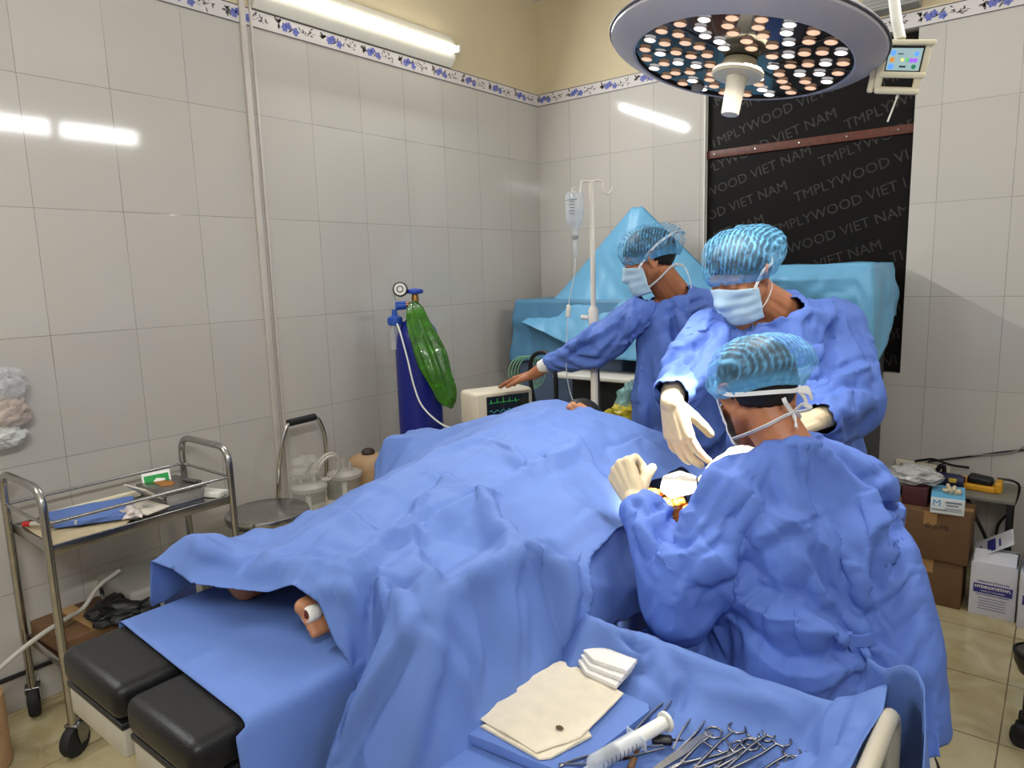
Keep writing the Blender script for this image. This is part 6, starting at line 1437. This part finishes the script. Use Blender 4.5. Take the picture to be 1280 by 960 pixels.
# machines behind, under light blue sheets
lb = mat('light_blue_sheet', (110, 176, 216), .4, 0, .05, 6, .05, 300, alpha=.93)
ma = thing('anaesthesia_machine', 'anaesthesia machine with white shelf half hidden under a light blue sheet', 'anaesthesia machine', (.62, -.42, 0))
MB().box((.55, -.30, .62), (.74, .44, 1.24), .02).build('cabinet', mat('machine_grey_blue', (88, 106, 134), .5, 0, .05), ma)
MB().box((.85, -.62, .925), (.50, .26, .024), .006).build('shelf', M['white'], ma)
MB().box((.85, -.50, .78), (.44, .2, .24), .01).build('drawer_unit', mat('dark_machine_panel', (46, 48, 52), .5), ma)
MB().tube([(.92, -.27, 1.2), (.92, -.27, 1.80)], .02, 14).build('post', M['steel'], ma)
MB().tube(fillet([(.66, -.60, 1.02), (.78, -.66, 1.08), (1.02, -.62, 1.17)], .03), .008, 10).build('arm', M['steel'], ma)
def hang(name, label, topf, botf, x0, x1, yf, nu, nv, seed, m, cat='sheet'):
    vv = []; ff = []
    for j in range(nv + 1):
        t = j / nv
        for i in range(nu + 1):
            u = i / nu; x = x0 + (x1 - x0) * u; zt_ = topf(x); zb_ = botf(x); z = zt_ + (zb_ - zt_) * t
            n = mnoise.noise(Vector((x * 4 + seed, z * 3, seed))); n2 = abs(mnoise.noise(Vector((x * 9 + seed, z * 6, 2))))
            y = yf(x, t) - .03 * n * min(1, t * 3) - .025 * n2 * min(1, t * 3)
            vv.append((x, y, z))
    for j in range(nv):
        for i in range(nu): q = j * (nu + 1) + i; ff.append((q, q + 1, q + nu + 2, q + nu + 1))
    return vv, ff
def peak(x): return 1.335 + max(0, .52 - .9 * abs(x - .915) ** 1.0) if abs(x - .915) < .58 else 1.335
v, f = hang('s', '', lambda x: max(1.22, 1.862 - .95 * max(0, abs(x - .92) - .03) - .25 * max(0, .03 - abs(x - .92))), lambda x: max(1.02, 1.215 - .35 * (x - .28)), .28, 1.50, lambda x, t: -.335 - .29 * t ** .8 * (1 - .15 * abs(x - .92)), 90, 50, 3, lb)
tag(sheet_object('peaked_sheet', v, f, lb, sm=1), 'light blue sheet hanging in a tall peak from a post behind the anaesthetist', 'sheet')
def box_drape(x0, x1, y0, y1, zt_, zb_, seed, step=.02, bl=0.03, low=None):
    """sheet thrown over a box: top, front and sides with folds at the corners"""
    P = []; 
    per = fillet([(x0, y1, 0), (x0, y0, 0), (x1, y0, 0), (x1, y1, 0)], .03, 5); pts = [per[0]]
    for a, b in zip(per[:-1], per[1:]):
        k = max(1, int((b - a).length / step))
        for i in range(1, k + 1): pts.append(a.lerp(b, i / k))
    cx, cy = (x0 + x1) / 2, y1; m = len(pts); vv = []; ff = []; R = [(s, 'top') for s in (.0, .35, .7, .93)] + [(h, 'side') for h in [i / 24 for i in range(25)]]
    for s, kind in R:
        for i, p in enumerate(pts):
            zb2 = low(p.x, p.y) if low else zb_
            if kind == 'top':
                x = cx + (p.x - cx) * s; y = cy + (p.y - cy) * s; n = mnoise.noise(Vector((x * 6 + seed, y * 6, 0))); vv.append((x, y, zt_ + .012 * n))
            else:
                o = V(p.x - cx, p.y - cy, 0).normalized(); n = mnoise.noise(Vector((p.x * 5 + seed, p.y * 5, s * 2))); n2 = abs(mnoise.noise(Vector((p.x * 13 + seed, p.y * 13, s * 1.5))))
                d = (.018 + .03 * n + .03 * n2) * min(1, s * 3); vv.append((p.x + o.x * d, p.y + o.y * d, zt_ - .008 * (s > 0) - (zt_ - zb2) * s))
    for r in range(len(R) - 1):
        for i in range(m - 1): q = r * m + i; ff.append((q, q + 1, q + m + 1, q + m))
    return vv, ff
v, f = box_drape(.165, 1.02, -.53, -.07, 1.345, .95, 2, low=lambda x, y: .97 + .1 * (x - .2))
tag(sheet_object('machine_sheet', v, f, mat('teal_blue_sheet', (84, 136, 172), .45, 0, .06, 6, .05, 300, alpha=.95), sm=1), 'light blue sheet folded over the square anaesthesia machine', 'sheet')
bc = thing('black_cabinet', 'tall dark grey cabinet against the window under a blue sheet', 'cabinet', (1.93, -.3, 0))
MB().box((1.86, -.28, .67), (.62, .42, 1.34), .01).build('body', mat('dark_grey_cabinet', (50, 51, 53), .5, 0, .06), bc)
MB().box((2.0, -.494, .67), (.30, .012, 1.28), .003).build('door', mat('cabinet_door', (60, 61, 63), .5, 0, .05), bc); MB().box((1.72, -.494, .67), (.22, .012, 1.28), .003).build('door', mat('cabinet_door', (60, 61, 63), .5, 0, .05), bc)
v, f = box_drape(1.55, 2.185, -.52, -.06, 1.505, 1.33, 7, low=lambda x, y: 1.325 if x < 2.12 else 1.325 - .30 * min(1, (x - 2.12) / .05) * max(.25, 1 - abs(y + .42) * 2.2))
tag(sheet_object('cabinet_sheet', v, f, lb, sm=1), 'light blue sheet over the dark cabinet with a long corner hanging', 'sheet')
tag(MB().box((1.86, -.29, 1.42), (.58, .40, .15), .02).build('covered_carton', M['card']), 'box on the dark cabinet covered by the blue sheet', 'box')
# breathing hoses near the head
hm = mat('black_hose', (24, 24, 26), .5, 0, .05)
tag(MB().tube(spline([(.96, -1.24, .80), (.97, -1.25, 1.0), (.92, -1.22, 1.10), (.84, -1.20, 1.115), (.77, -1.18, 1.06), (.76, -1.16, .9), (.78, -1.1, .7)], 10), .011, 12).build('breathing_hose', hm), 'black breathing hose arching behind the monitor', 'hose')
gm_ = mat('green_tubing', (120, 170, 140), .25, 0, .05, alpha=.8); mb = MB()
for k in range(4): mb.tube([V(.70 + .012 * k, -1.16 + .01 * k, 1.0) + V(.05 * math.cos(a), .05 * math.cos(a), .085 * math.sin(a)) for a in [2 * PI * i / 36 for i in range(36)]], .0035, 8, closed=True)
tag(mb.build('coiled_green_tube', gm_), 'coil of thin pale green tube behind the monitor', 'tubing')
tag(MB().tube(spline([(1.27, -1.35, .85), (1.275, -1.36, 1.0), (1.285, -1.38, 1.12), (1.275, -1.35, 1.25)], 8), .007, 10).build('dark_cable', mat('olive_cable', (70, 70, 54), .5)), 'dark cable hanging just behind the IV pole', 'cable')
tag(crumple((1.36, -1.22, .92), (.07, .06, .085), 6, mat('teal_film', (150, 196, 190), .25, 0, .2, 30, alpha=.7), 'breathing_bag', None, 4, .3), 'crumpled clear teal bag beside the head of the table', 'bag')
tag(crumple((1.35, -1.25, .86), (.09, .05, .06), 11, mat('yellow_plastic', (196, 176, 50), .4, 0, .15, 30), 'yellow_strap', None, 4, .4), 'yellow strap bundle beside the head of the table', 'strap')
mb = MB(); mb.box((1.31, -1.22, .78), (.42, .30, .04), .01); tag(mb.build('head_shelf', M['black']), 'dark low tray behind the head of the table', 'tray')

# ------------------------------------------------------------------ far right corner
wt = thing('side_table', 'small wall table with black legs in the right corner', 'table', (2.52, -.18, 0))
MB().box((2.51, -.17, .440), (.50, .30, .02), .004).build('table_top', mat('grey_board', (120, 116, 106), .5, 0, .08, 20), wt)
for x in (2.28, 2.74):
    for y in (-.30, -.04): MB().box((x, y, .215), (.02, .02, .43), .003).build('leg', M['black'], wt)
ps = thing('power_strip', 'white power strip with sockets at the wall end of the side table', 'power strip', (2.36, -.03, .47))
MB().box((2.36, -.035, .475), (.24, .03, .05), .004, (0, .06, 0)).build('body', M['cream'], ps)
mb = MB()
for k in range(5):
    for s in (-1, 1): mb.box((2.27 + .045 * k, -.0515, .482 - .003 * k + s * .006), (.006, .004, .006))
mb.build('socket_holes', M['black'], ps)
dr = thing('cordless_drill', 'dark navy drill with a yellow label lying on the side table', 'drill', (2.47, -.22, .45))
navy = mat('navy_tool_plastic', (36, 36, 72), .45, 0, .08)
MB().tube([(2.39, -.20, .482), (2.41, -.205, .482), (2.54, -.225, .482), (2.56, -.228, .482)], [.018, .032, .033, .026], 18).build('tool_body', navy, dr)
MB().box((2.515, -.252, .49), (.032, .01, .02), .003).build('tool_label', mat('yellow_label', (208, 180, 70), .5), dr)
MB().tube(fillet([(2.44, -.20, .50), (2.455, -.20, .54), (2.47, -.20, .545), (2.475, -.20, .50)], .012), .010, 12).build('tool_handle', M['black'], dr)
MB().lathe([(.007, 0), (.007, .006)], 12, frame((2.405, -.233, .496), (0, -1, .2))).build('red_button', mat('red_button', (190, 50, 60), .4), dr)
yt = thing('yellow_tool', 'yellow and black hand tool beside the drill on the side table', 'tool', (2.62, -.2, .45))
yel = mat('tool_yellow', (206, 150, 36), .45, 0, .06)
MB().box((2.615, -.20, .465), (.14, .08, .03), .008, (0, 0, -.1)).build('tool_base', yel, yt); MB().box((2.69, -.195, .475), (.03, .09, .05), .008).build('end_block', yel, yt); MB().box((2.555, -.19, .485), (.03, .05, .03), .006).build('front_block', yel, yt)
mb = MB(); mb.box((2.62, -.20, .497), (.10, .06, .04), .014, (.1, .1, -.1)); mb.build('tool_grip', M['black'], yt)
tag(MB().tube(spline([(2.33, -.05, .51), (2.40, -.07, .535), (2.44, -.09, .535), (2.49, -.06, .515), (2.56, -.05, .51)], 8), .006, 8).build('plug_lead', M['black']), 'black plug lead curling over the power strip', 'cable')
tag(MB().tube(spline([(2.38, -.008, .505), (2.55, -.008, .555), (2.8, -.008, .625), (3.2, -.008, .70), (3.6, -.008, .76)], 6), .0045, 8).build('wall_cable', M['black']), 'black cable running along the back wall above the side table', 'cable')
tag(MB().tube(spline([(2.56, -.010, .562), (2.72, -.012, .60), (2.80, -.012, .66), (3.0, -.012, .74)], 6), .003, 8).build('thin_wall_cable', M['grey']), 'thin grey cable branching off above the black one on the back wall', 'cable')
tag(MB().tube(spline([(2.68, -.15, .50), (2.74, -.14, .495), (2.765, -.12, .46), (2.745, -.11, .36), (2.70, -.12, .28), (2.69, -.12, .22)], 8), .0055, 8).build('tool_cable', M['black']), 'black tool cord drooping off the right end of the side table', 'cord')
tag(MB().tube(spline([(2.55, -.16, .45), (2.60, -.33, .40), (2.66, -.34, .28), (2.72, -.30, .12), (2.74, -.28, .02)], 8), .008, 8).build('floor_cable', M['black']), 'thick black cord falling from the side table to the white boxes', 'cord')

txt_m = mat('printed_ink', (58, 50, 46), .6, 0, .2, 60)
def carton(label, x0, x1, y0, y1, z0, z1, lines, name='carton', m=None):
    t = thing(name, label, 'box', ((x0 + x1) / 2, (y0 + y1) / 2, z0), 'brown cartons under the side table')
    mb = MB(); mb.box(((x0 + x1) / 2, (y0 + y1) / 2, (z0 + z1) / 2), (x1 - x0, y1 - y0, z1 - z0), .004); mb.build('carton_body', m or M['card'], t)
    mb = MB(); mb.box(((x0 + x1) / 2, (y0 + y1) / 2, z1 + .0005), (x1 - x0, .05, .001)); mb.box(((x0 + x1) / 2, y0 - .0005, z1 - .03), (.05, .001, .06)); mb.build('tape', mat('carton_tape', (158, 120, 78), .3, 0, .05), t)
    for s, x, z, sz in lines:
        mb = MB(); text_mb(mb, s, sz, Matrix(((1, 0, 0, x), (0, 0, -1, y0 - .0012), (0, 1, 0, z), (0, 0, 0, 1))), .0004); mb.build('printed_line', txt_m, t, False)
    return t
carton('lower of two brown cartons stacked in front of the side table', 2.335, 2.605, -.565, -.37, 0, .205, [])
carton('upper brown carton printed 0,9% under the glove box', 2.325, 2.622, -.575, -.36, .207, .425, [('O 0,9%', 2.50, .36, .030)])
gbx = thing('glove_box', 'blue and white glove box marked M on the upper carton', 'box', (2.53, -.47, .426))
GT = Matrix.Translation((2.525, -.485, .426)) @ Matrix.Rotation(.10, 4, 'Z')
mb = MB(); mb.M = GT; mb.box((0, 0, .036), (.125, .20, .072), .003); mb.build('box_body', mat('glove_box_white', (214, 218, 220), .5, 0, .02), gbx)
mb = MB(); mb.M = GT; mb.box((0, 0, .0722), (.124, .198, .001)); mb.build('box_top', mat('glove_box_blue', (96, 168, 206), .45, 0, .05), gbx)
mb = MB(); TF = GT @ Matrix(((1, 0, 0, 0), (0, 0, -1, -.1008), (0, 1, 0, 0), (0, 0, 0, 1))); text_mb(mb, 'M', .042, TF @ Matrix.Translation((-.040, .046, 0))); mb.build('size_letter', mat('letter_blue', (60, 150, 205), .5), gbx, False)
mb = MB(); mb.M = GT; mb.box((.022, -.1006, .054), (.06, .001, .008)); mb.box((.018, -.1006, .041), (.045, .001, .006))
for k in range(3): mb.box((.022, -.1006, .028 - .006 * k), (.06, .001, .002))
mb.mi = 0; mb.box((-.03, -.1006, .018), (.055, .001, .006)); mb.build('box_print', mat('grey_print', (120, 126, 134), .5), gbx, False)
gl = MB(); gl.M = GT
for k in range(7): a = k * .9; gl.cone((.01 + .012 * math.cos(a), -.005 + .016 * math.sin(a), .07), (.014 + .03 * math.cos(a + .4), -.01 + .036 * math.sin(a + .4), .082 + .008 * (k % 3)), .011, .008)
gl.build('glove_tuft', M['glove'], gbx)
tag(MB().box((2.40, -.44, .468), (.10, .16, .085), .006).build('maroon_box', mat('maroon_card', (74, 34, 36), .6, 0, .2, 20)), 'dark maroon box left of the glove box under a plastic bag', 'box')
tag(crumple((2.385, -.44, .545), (.115, .10, .042), 13, mat('white_film_bag', (196, 194, 194), .2, 0, .12, 40, alpha=.75), 'plastic_bag', None, 4, .3), 'crumpled white plastic bag on the maroon box in the right corner', 'bag')
wcard = mat('white_carton_board', (196, 194, 200), .6, 0, .04, 20); nav = mat('navy_print', (44, 44, 120), .5)
def white_carton(label, x0, x1, y0, y1, h, open_):
    t = thing('white_carton', label, 'box', ((x0 + x1) / 2, (y0 + y1) / 2, 0), 'white medicine cartons on the floor'); w_ = x1 - x0; cx = (x0 + x1) / 2
    mb = MB(); th = .004
    mb.box((cx, y0, h / 2), (w_, th, h), .001); mb.box((cx, y1, h / 2), (w_, th, h), .001); mb.box((x0, (y0 + y1) / 2, h / 2), (th, y1 - y0, h), .001); mb.box((x1, (y0 + y1) / 2, h / 2), (th, y1 - y0, h), .001); mb.box((cx, (y0 + y1) / 2, .003), (w_, y1 - y0, th))
    if not open_: mb.box((cx, (y0 + y1) / 2, h), (w_, y1 - y0, th), .001)
    mb.build('carton_body', wcard, t)
    TF = Matrix(((1, 0, 0, cx), (0, 0, -1, y0 - .0024), (0, 1, 0, 0), (0, 0, 0, 1)))
    mb = MB(); mb.M = TF; mb.box((0, h * .52, .0), (w_ * .86, h * .17, .0006)); mb.build('label_band', nav, t, False)
    mb = MB(); text_mb(mb, 'HYDROXYETHYL', .0165, TF @ Matrix.Translation((0, h * .55, .0006)), .0006); text_mb(mb, 'SODIUM CHLORIDE', .0095, TF @ Matrix.Translation((0, h * .475, .0006))); mb.build('label_text', M['white'], t, False)
    mb = MB(); text_mb(mb, 'STERILE SOLUTION 0.9%', .0105, TF @ Matrix.Translation((0, h * .65, .0004)), .0003); text_mb(mb, 'FOR INTRAVENOUS INFUSION', .0085, TF @ Matrix.Translation((0, h * .405, .0004)), .0003)
    mb.M = TF
    for k in range(5): mb.box((0, h * (.34 - .05 * k), .0003), (w_ * (.62 - .05 * (k % 2)), .0022, .0003))
    mb.build('small_print', nav, t, False)
    if open_:
        R1 = Matrix.Translation((x0 + .005, y0 + .03, h)) @ Matrix.Rotation(-.62, 4, 'Y') @ Matrix.Rotation(.15, 4, 'X')
        fl_ = MB(); fl_.M = R1; fl_.box((.085, .07, 0), (.16, .15, .004), .001); fo = fl_.build('flap', wcard, t)
        m2 = MB(); m2.M = R1; m2.box((.075, .06, .0026), (.035, .11, .0006)); m2.box((.11, .06, .0026), (.008, .07, .0006)); m2.box((.03, .06, .0026), (.006, .06, .0006)); m2.build('flap_print', nav, fo, False)
        m3 = MB(); m3.M = Matrix.Translation((cx, y0 + .002, h)) @ Matrix.Rotation(.9, 4, 'X'); m3.box((0, .03, 0), (w_ - .01, .06, .003)); m3.build('front_flap', wcard, t)
        tag_ = crumple((cx + .03, (y0 + y1) / 2, h - .02), (.05, .06, .03), 3, M['black'], 'packing', t, 3, .3)
    return t
white_carton('white open carton with a navy label band and one flap raised on the floor', 2.636, 2.796, -.565, -.36, .235, True)
white_carton('white carton cut by the right edge of the picture beside the open one', 2.808, 2.968, -.60, -.40, .235, False)
flat_cloth('blue_towel', 'light blue folded towel on the rightmost white carton', 'towel', [(2.815, -.595), (2.96, -.595), (2.96, -.41), (2.815, -.41)], .239, .12, lb, 5, .008)
es = thing('equipment_stand', 'dark wheeled equipment stand cut by the right edge', 'stand', (2.90, -1.48, 0))
MB().tube([(2.868, -1.47, .08), (2.868, -1.47, .62)], .010, 12).build('post', M['black'], es)
MB().lathe([(.02, .24), (.045, .25), (.06, .285), (.062, .31), (.055, .318)], 28, Matrix.Translation((2.885, -1.47, 0))).build('holder', mat('dark_bronze', (72, 66, 60), .3, .6, .1), es)
MB().lathe([(.056, .306), (.064, .31), (.064, .318), (.056, .322)], 28, Matrix.Translation((2.885, -1.47, 0)), False, False).build('holder_rim', M['black'], es)
mb = MB(); mb.box((2.93, -1.46, .09), (.16, .04, .03), .008); mb.build('foot', M['black'], es)
mb = MB(); mb.tube([(2.865, -1.492, .035), (2.865, -1.462, .035)], .034, 20); mb.box((2.868, -1.475, .062), (.05, .05, .03), .01); mb.build('caster', M['rubber'], es)
# surgeon's stool
sg = thing('round_stool', 'round cream stool with black rim under the seated surgeon', 'stool', (2.565, -2.47, 0)); T = Matrix.Translation((2.565, -2.47, 0))
MB().lathe([(.02, .425), (.175, .425), (.182, .435), (.182, .455), (.175, .462)], 48, T, True, False).build('rim', M['rubber'], sg)
MB().lathe([(.176, .455), (.172, .468), (.15, .474), (.02, .476)], 48, T, False, True).build('seat', mat('cream_vinyl', (204, 196, 176), .45, 0, .04), sg)
MB().lathe([(.025, .12), (.025, .43)], 18, T).build('post', M['chrome'], sg)
for k in range(5):
    a = 2 * PI * k / 5 + .2; MB().tube([(2.565, -2.47, .13), (2.565 + .24 * math.cos(a), -2.47 + .24 * math.sin(a), .06)], .014, 10).build('leg', M['chrome'], sg)
# bags pinned on the left wall, and a roll by the left edge
for i, (y, z, ry, rz, lb_) in enumerate(((-3.215, 1.185, .07, .06, 'topmost of three clear plastic bags hanging on the left wall'), (-3.22, 1.09, .075, .055, 'middle plastic bag with pinkish contents hanging on the left wall'), (-3.24, 1.005, .07, .045, 'lowest whitish plastic bag hanging on the left wall'))):
    o = crumple((.055, y, z), (.05, ry, rz), 20 + i, mat('wall_bag_film' + 'abc'[i], ((206, 206, 210), (206, 190, 180), (212, 214, 212))[i], .18, 0, .12, 50, alpha=(.5, .75, .9)[i]), 'plastic_bag', None, 4, .3)
    tag(o, lb_, 'bag', 'plastic bags hanging on the left wall')
mb = MB(); mb.lathe([(.10, 0), (.11, .01), (.11, .24), (.10, .25)], 36, Matrix.Translation((.265, -3.505, 0))); tag(mb.build('waste_bin', mat('tan_bin', (176, 140, 104), .6, 0, .08, 20)), 'tan round bin on the floor at the left edge', 'bin')
tag(MB().tube([(.012, -3.9, .135), (.012, -3.10, .135), (.012, -2.9, .135)], .008, 8).build('floor_conduit', M['black']), 'black conduit running low along the left wall behind the trolley', 'conduit')
clamp_m = mat('clamp_steel', (128, 128, 132), .24, 1.0, .08, 60)
# ------------------------------------------------------------------ things laid out on the draped trolley
ZI = .716
flat_cloth('folded_drape', 'flat folded blue drape under the cream paper sheet on the trolley', 'drape', [(2.095, -3.20), (2.11, -2.98), (2.165, -2.925), (2.335, -2.938), (2.345, -2.955), (2.315, -3.18)], ZI - .006, .014, M['drape'], 3, .003)
pm = mat('cream_towel_paper', (214, 204, 182), .8, 0, .05, 30, .1, 300)
def rag(poly, seed, amp=.004, n=10):
    out = []; k = len(poly)
    for i in range(k):
        a, b = V(*poly[i], 0), V(*poly[(i + 1) % k], 0)
        for j in range(n):
            p = a.lerp(b, j / n); q = mnoise.noise(Vector((p.x * 60 + seed, p.y * 60, 0))) * amp; d = (b - a).normalized(); out.append((p.x - d.y * q, p.y + d.x * q))
    return out
flat_cloth('paper_sheet', 'lower cream paper sheet with a torn edge on the instrument trolley', 'paper', [(2.13, -3.17), (2.20, -3.00), (2.30, -3.08), (2.275, -3.165), (2.262, -3.178)], ZI + .010, .003, pm, 4, .003)
flat_cloth('paper_towel', 'large cream paper towel with a brown spot on the instrument trolley', 'paper', rag([(2.092, -3.157), (2.13, -2.925), (2.16, -2.92), (2.287, -2.947), (2.291, -3.10), (2.252, -3.172)], 2, .003, 4), ZI + .015, .003, pm, 6, .005)
sp = mat('brown_spot', (84, 66, 34), .6, 0, .3, 200); mb = MB(); mb.lathe([(.0075, 0), (.0065, .0012), (.001, .0014)], 16, Matrix.Translation((2.252, -3.105, ZI + .0222)) @ Matrix.Diagonal((1, .7, 1, 1))); tag(mb.build('stain_spot', sp), 'small dark brown clot on the cream paper towel', 'spot')
for i in range(3):
    g = [(2.140, -2.896), (2.166, -2.80), (2.268, -2.872), (2.272, -2.925 - .012 * (2 - i)), (2.20, -2.93 - .006 * (2 - i))]
    flat_cloth('gauze_swab', ('lowest white gauze swab of the stack on the paper towel', 'middle white gauze swab in the stack on the paper towel', 'top white gauze swab on the stack by the paper towel')[i], 'gauze', [(x + .003 * i, y + .004 * i) for x, y in g], ZI + .020 + .008 * i, .007, mat('white_gauze', (232, 228, 220), .9, 0, .06, 200, .3, 600), 7 + i, .003)['group'] = 'stack of gauze swabs'
# syringe
sy = thing('syringe', 'large white plastic syringe on the blue trolley drape', 'syringe', (2.365, -3.06, ZI)); ST = frame((2.345, -3.135, ZI + .018), (.045, .15, .004))
clear = mat('syringe_barrel_plastic', (214, 220, 226), .12, 0, .02, alpha=.45)
mb = MB(); mb.M = ST; mb.lathe([(.003, -.035), (.0035, -.02), (.012, -.014), (.0145, -.008), (.0145, .085), (.0145, .0855)], 28, None, False, False); mb.box((0, 0, .086), (.045, .022, .003), .001); mb.build('barrel', clear, sy)
mb = MB(); mb.M = ST; mb.lathe([(.004, .018), (.0138, .022), (.0138, .034), (.012, .036)], 24); mb.build('rubber_plunger', M['rubber'], sy)
mb = MB(); mb.M = ST; mb.box((0, 0, .095), (.020, .004, .12), .001); mb.box((0, 0, .095), (.004, .020, .12), .001); mb.lathe([(.0175, .153), (.0175, .158)], 28); mb.lathe([(.012, .04), (.012, .15)], 20); mb.build('plunger_rod', M['white'], sy)
mb = MB(); mb.M = ST
for k in range(9): mb.tube([(.0148 * math.cos(a), .0148 * math.sin(a), .0 + .009 * k) for a in [-.4 + .1 * i for i in range(9 if k % 2 else 13)]], .0005, 5)
mb.build('graduations', M['black'], sy)
# tissue forceps: two sprung blades joined at the heel
def forceps(label, heel, tips, spread=.009, wd=.008, dark=False, name='tissue_forceps', z=ZI):
    t = thing(name, label, 'forceps', (heel[0], heel[1], z), 'dissecting forceps on the trolley'); a = V(heel[0], heel[1], z + .006); b = V(tips[0], tips[1], z + .004); d = (b - a).normalized(); s = d.cross(V(Z)).normalized(); L = (b - a).length
    for k in (-1, 1):
        mb = MB(); pts = []; n = 16
        for i in range(n + 1):
            u = i / n; off = spread * math.sin(PI * min(1, u * 1.0) ** .8) + .0035 * u; pts.append(a + d * L * u + s * k * off + V(0, 0, .001))
        F = []; Vv = []
        for i, p in enumerate(pts):
            u = i / n; w_ = wd * (0.55 + .45 * math.sin(PI * min(1, .15 + u * .7))) * (1 - .65 * max(0, u - .55) / .45)
            for (p1, q1) in ((1, 1), (-1, 1), (-1, -1), (1, -1)): Vv.append(p + V(0, 0, .5 * w_ * p1 * .6) + s * q1 * .0012)
        for i in range(n):
            for q in range(4): l = (q + 1) % 4; F.append((i * 4 + q, i * 4 + l, i * 4 + 4 + l, i * 4 + 4 + q))
        F.append((0, 1, 2, 3)); F.append(tuple(n * 4 + q for q in (3, 2, 1, 0))); mb.add(Vv, F); mb.build('blade', M['darksteel'], t)
    mb = MB(); mb.box(a - d * .004, (.008, .008, .007), .002, (0, 0, math.atan2(d.y, d.x))); mb.build('heel', M['darksteel'], t)
    return t
forceps('dark steel forceps lying open, right of the syringe', (2.424, -2.886), (2.424, -3.022), .010, .011)
forceps('steel forceps whose heel sticks out behind the syringe', (2.360, -2.884), (2.352, -3.05), .006, .010)
forceps('long steel forceps in front of the syringe at the bottom edge', (2.30, -3.165), (2.408, -3.03), .009, .010, z=ZI + .004)
mb = MB(); mb.M = frame((2.440, -3.00, ZI + .003), Z, (.03, .12, 0)); mb.prism([(.055, -.007), (.058, 0), (.055, .007), (.02, .0085), (-.03, .0075), (-.07, .006), (-.10, .004), (-.10, -.004), (-.07, -.006), (-.03, -.0075), (.02, -.0085)], .003); tag(mb.build('scalpel_handle', M['darksteel']), 'flat dark steel scalpel handle between the forceps and the clamps', 'scalpel')
mb = MB(); mb.box((2.396, -3.012, ZI + .006), (.034, .020, .010), .004, (0, 0, .5)); mb.cone((2.405, -3.005, ZI + .006), (2.425, -2.99, ZI + .004), .003, .001, 8); tag(mb.build('needle_cap', M['black']), 'small black bloodied swab piece beside the syringe', 'swab')
mb = MB(); mb.cone((2.385, -3.10, ZI + .004), (2.375, -3.06, ZI + .004), .006, .004, 12); tag(mb.build('tan_tip', M['card']), 'small tan tip lying in front of the syringe', 'tip')
# haemostats: ring handles, ratchet, box joint, jaws
def hemostat(label, r1, r2, tip, rr=.0135, z=ZI, tilt=0):
    t = thing('hemostat', label, 'clamp', (r1[0], r1[1], z), 'ring-handled clamps on the trolley'); A = V(r1[0], r1[1], z + .005); B = V(r2[0], r2[1], z + .006); T_ = V(tip[0], tip[1], z + .004); m_ = (A + B) / 2; d = (T_ - m_).normalized(); J = m_ + d * (T_ - m_).length * .62
    for k, (c, o) in enumerate(((A, B), (B, A))):
        mb = MB(); mb.tube([c + V(rr * 1.0 * math.cos(a), rr * 1.12 * math.sin(a), .001 * k) for a in [2 * PI * i / 28 for i in range(28)]], .0021, 10, closed=True); rg_ = mb.build('ring_handle', clamp_m, t)
        s0 = c + (J - c).normalized() * rr; off = (c - o).normalized()
        mb = MB(); mb.tube([s0, s0.lerp(J, .35) + off * .004, J + off * .002, J + d * .012 - off * .0015, T_ - off * .0008], [.0026, .0026, .0032, .0030, .0012], 10); mb.build('shank', clamp_m, t)
        mb = MB(); p = s0.lerp(J, .22); q = p + (o - c).normalized() * ((o - c).length * .42); mb.box((p + q) / 2, ((q - p).length, .004, .0025), .0005, (0, 0, math.atan2((q - p).y, (q - p).x))); mb.build('ratchet', clamp_m, t)
    MB().lathe([(.0035, -.004), (.0035, .004)], 12, Matrix.Translation(J)).build('joint_screw', M['steel'], t)
    return t
hemostat('leftmost ring-handled clamp, its two rings nearest the forceps', (2.458, -2.943), (2.508, -2.956), (2.425, -3.10))
hemostat('ring-handled clamp second from the left, crossing over its neighbour', (2.488, -2.916), (2.522, -2.948), (2.452, -3.12), z=ZI + .006)
hemostat('ring-handled clamp in the middle with overlapping rings', (2.516, -2.908), (2.536, -2.906), (2.478, -3.10), z=ZI + .003)
hemostat('ring-handled clamp fourth from the left lying wide open', (2.539, -2.897), (2.562, -2.912), (2.49, -3.11), z=ZI + .009)
hemostat('ring-handled clamp right of the middle near the raised drape', (2.580, -2.920), (2.592, -2.945), (2.52, -3.10), z=ZI + .003)
hemostat('rightmost ring-handled clamp, half hidden at the bottom edge', (2.612, -2.905), (2.622, -2.945), (2.54, -3.09), z=ZI + .004)
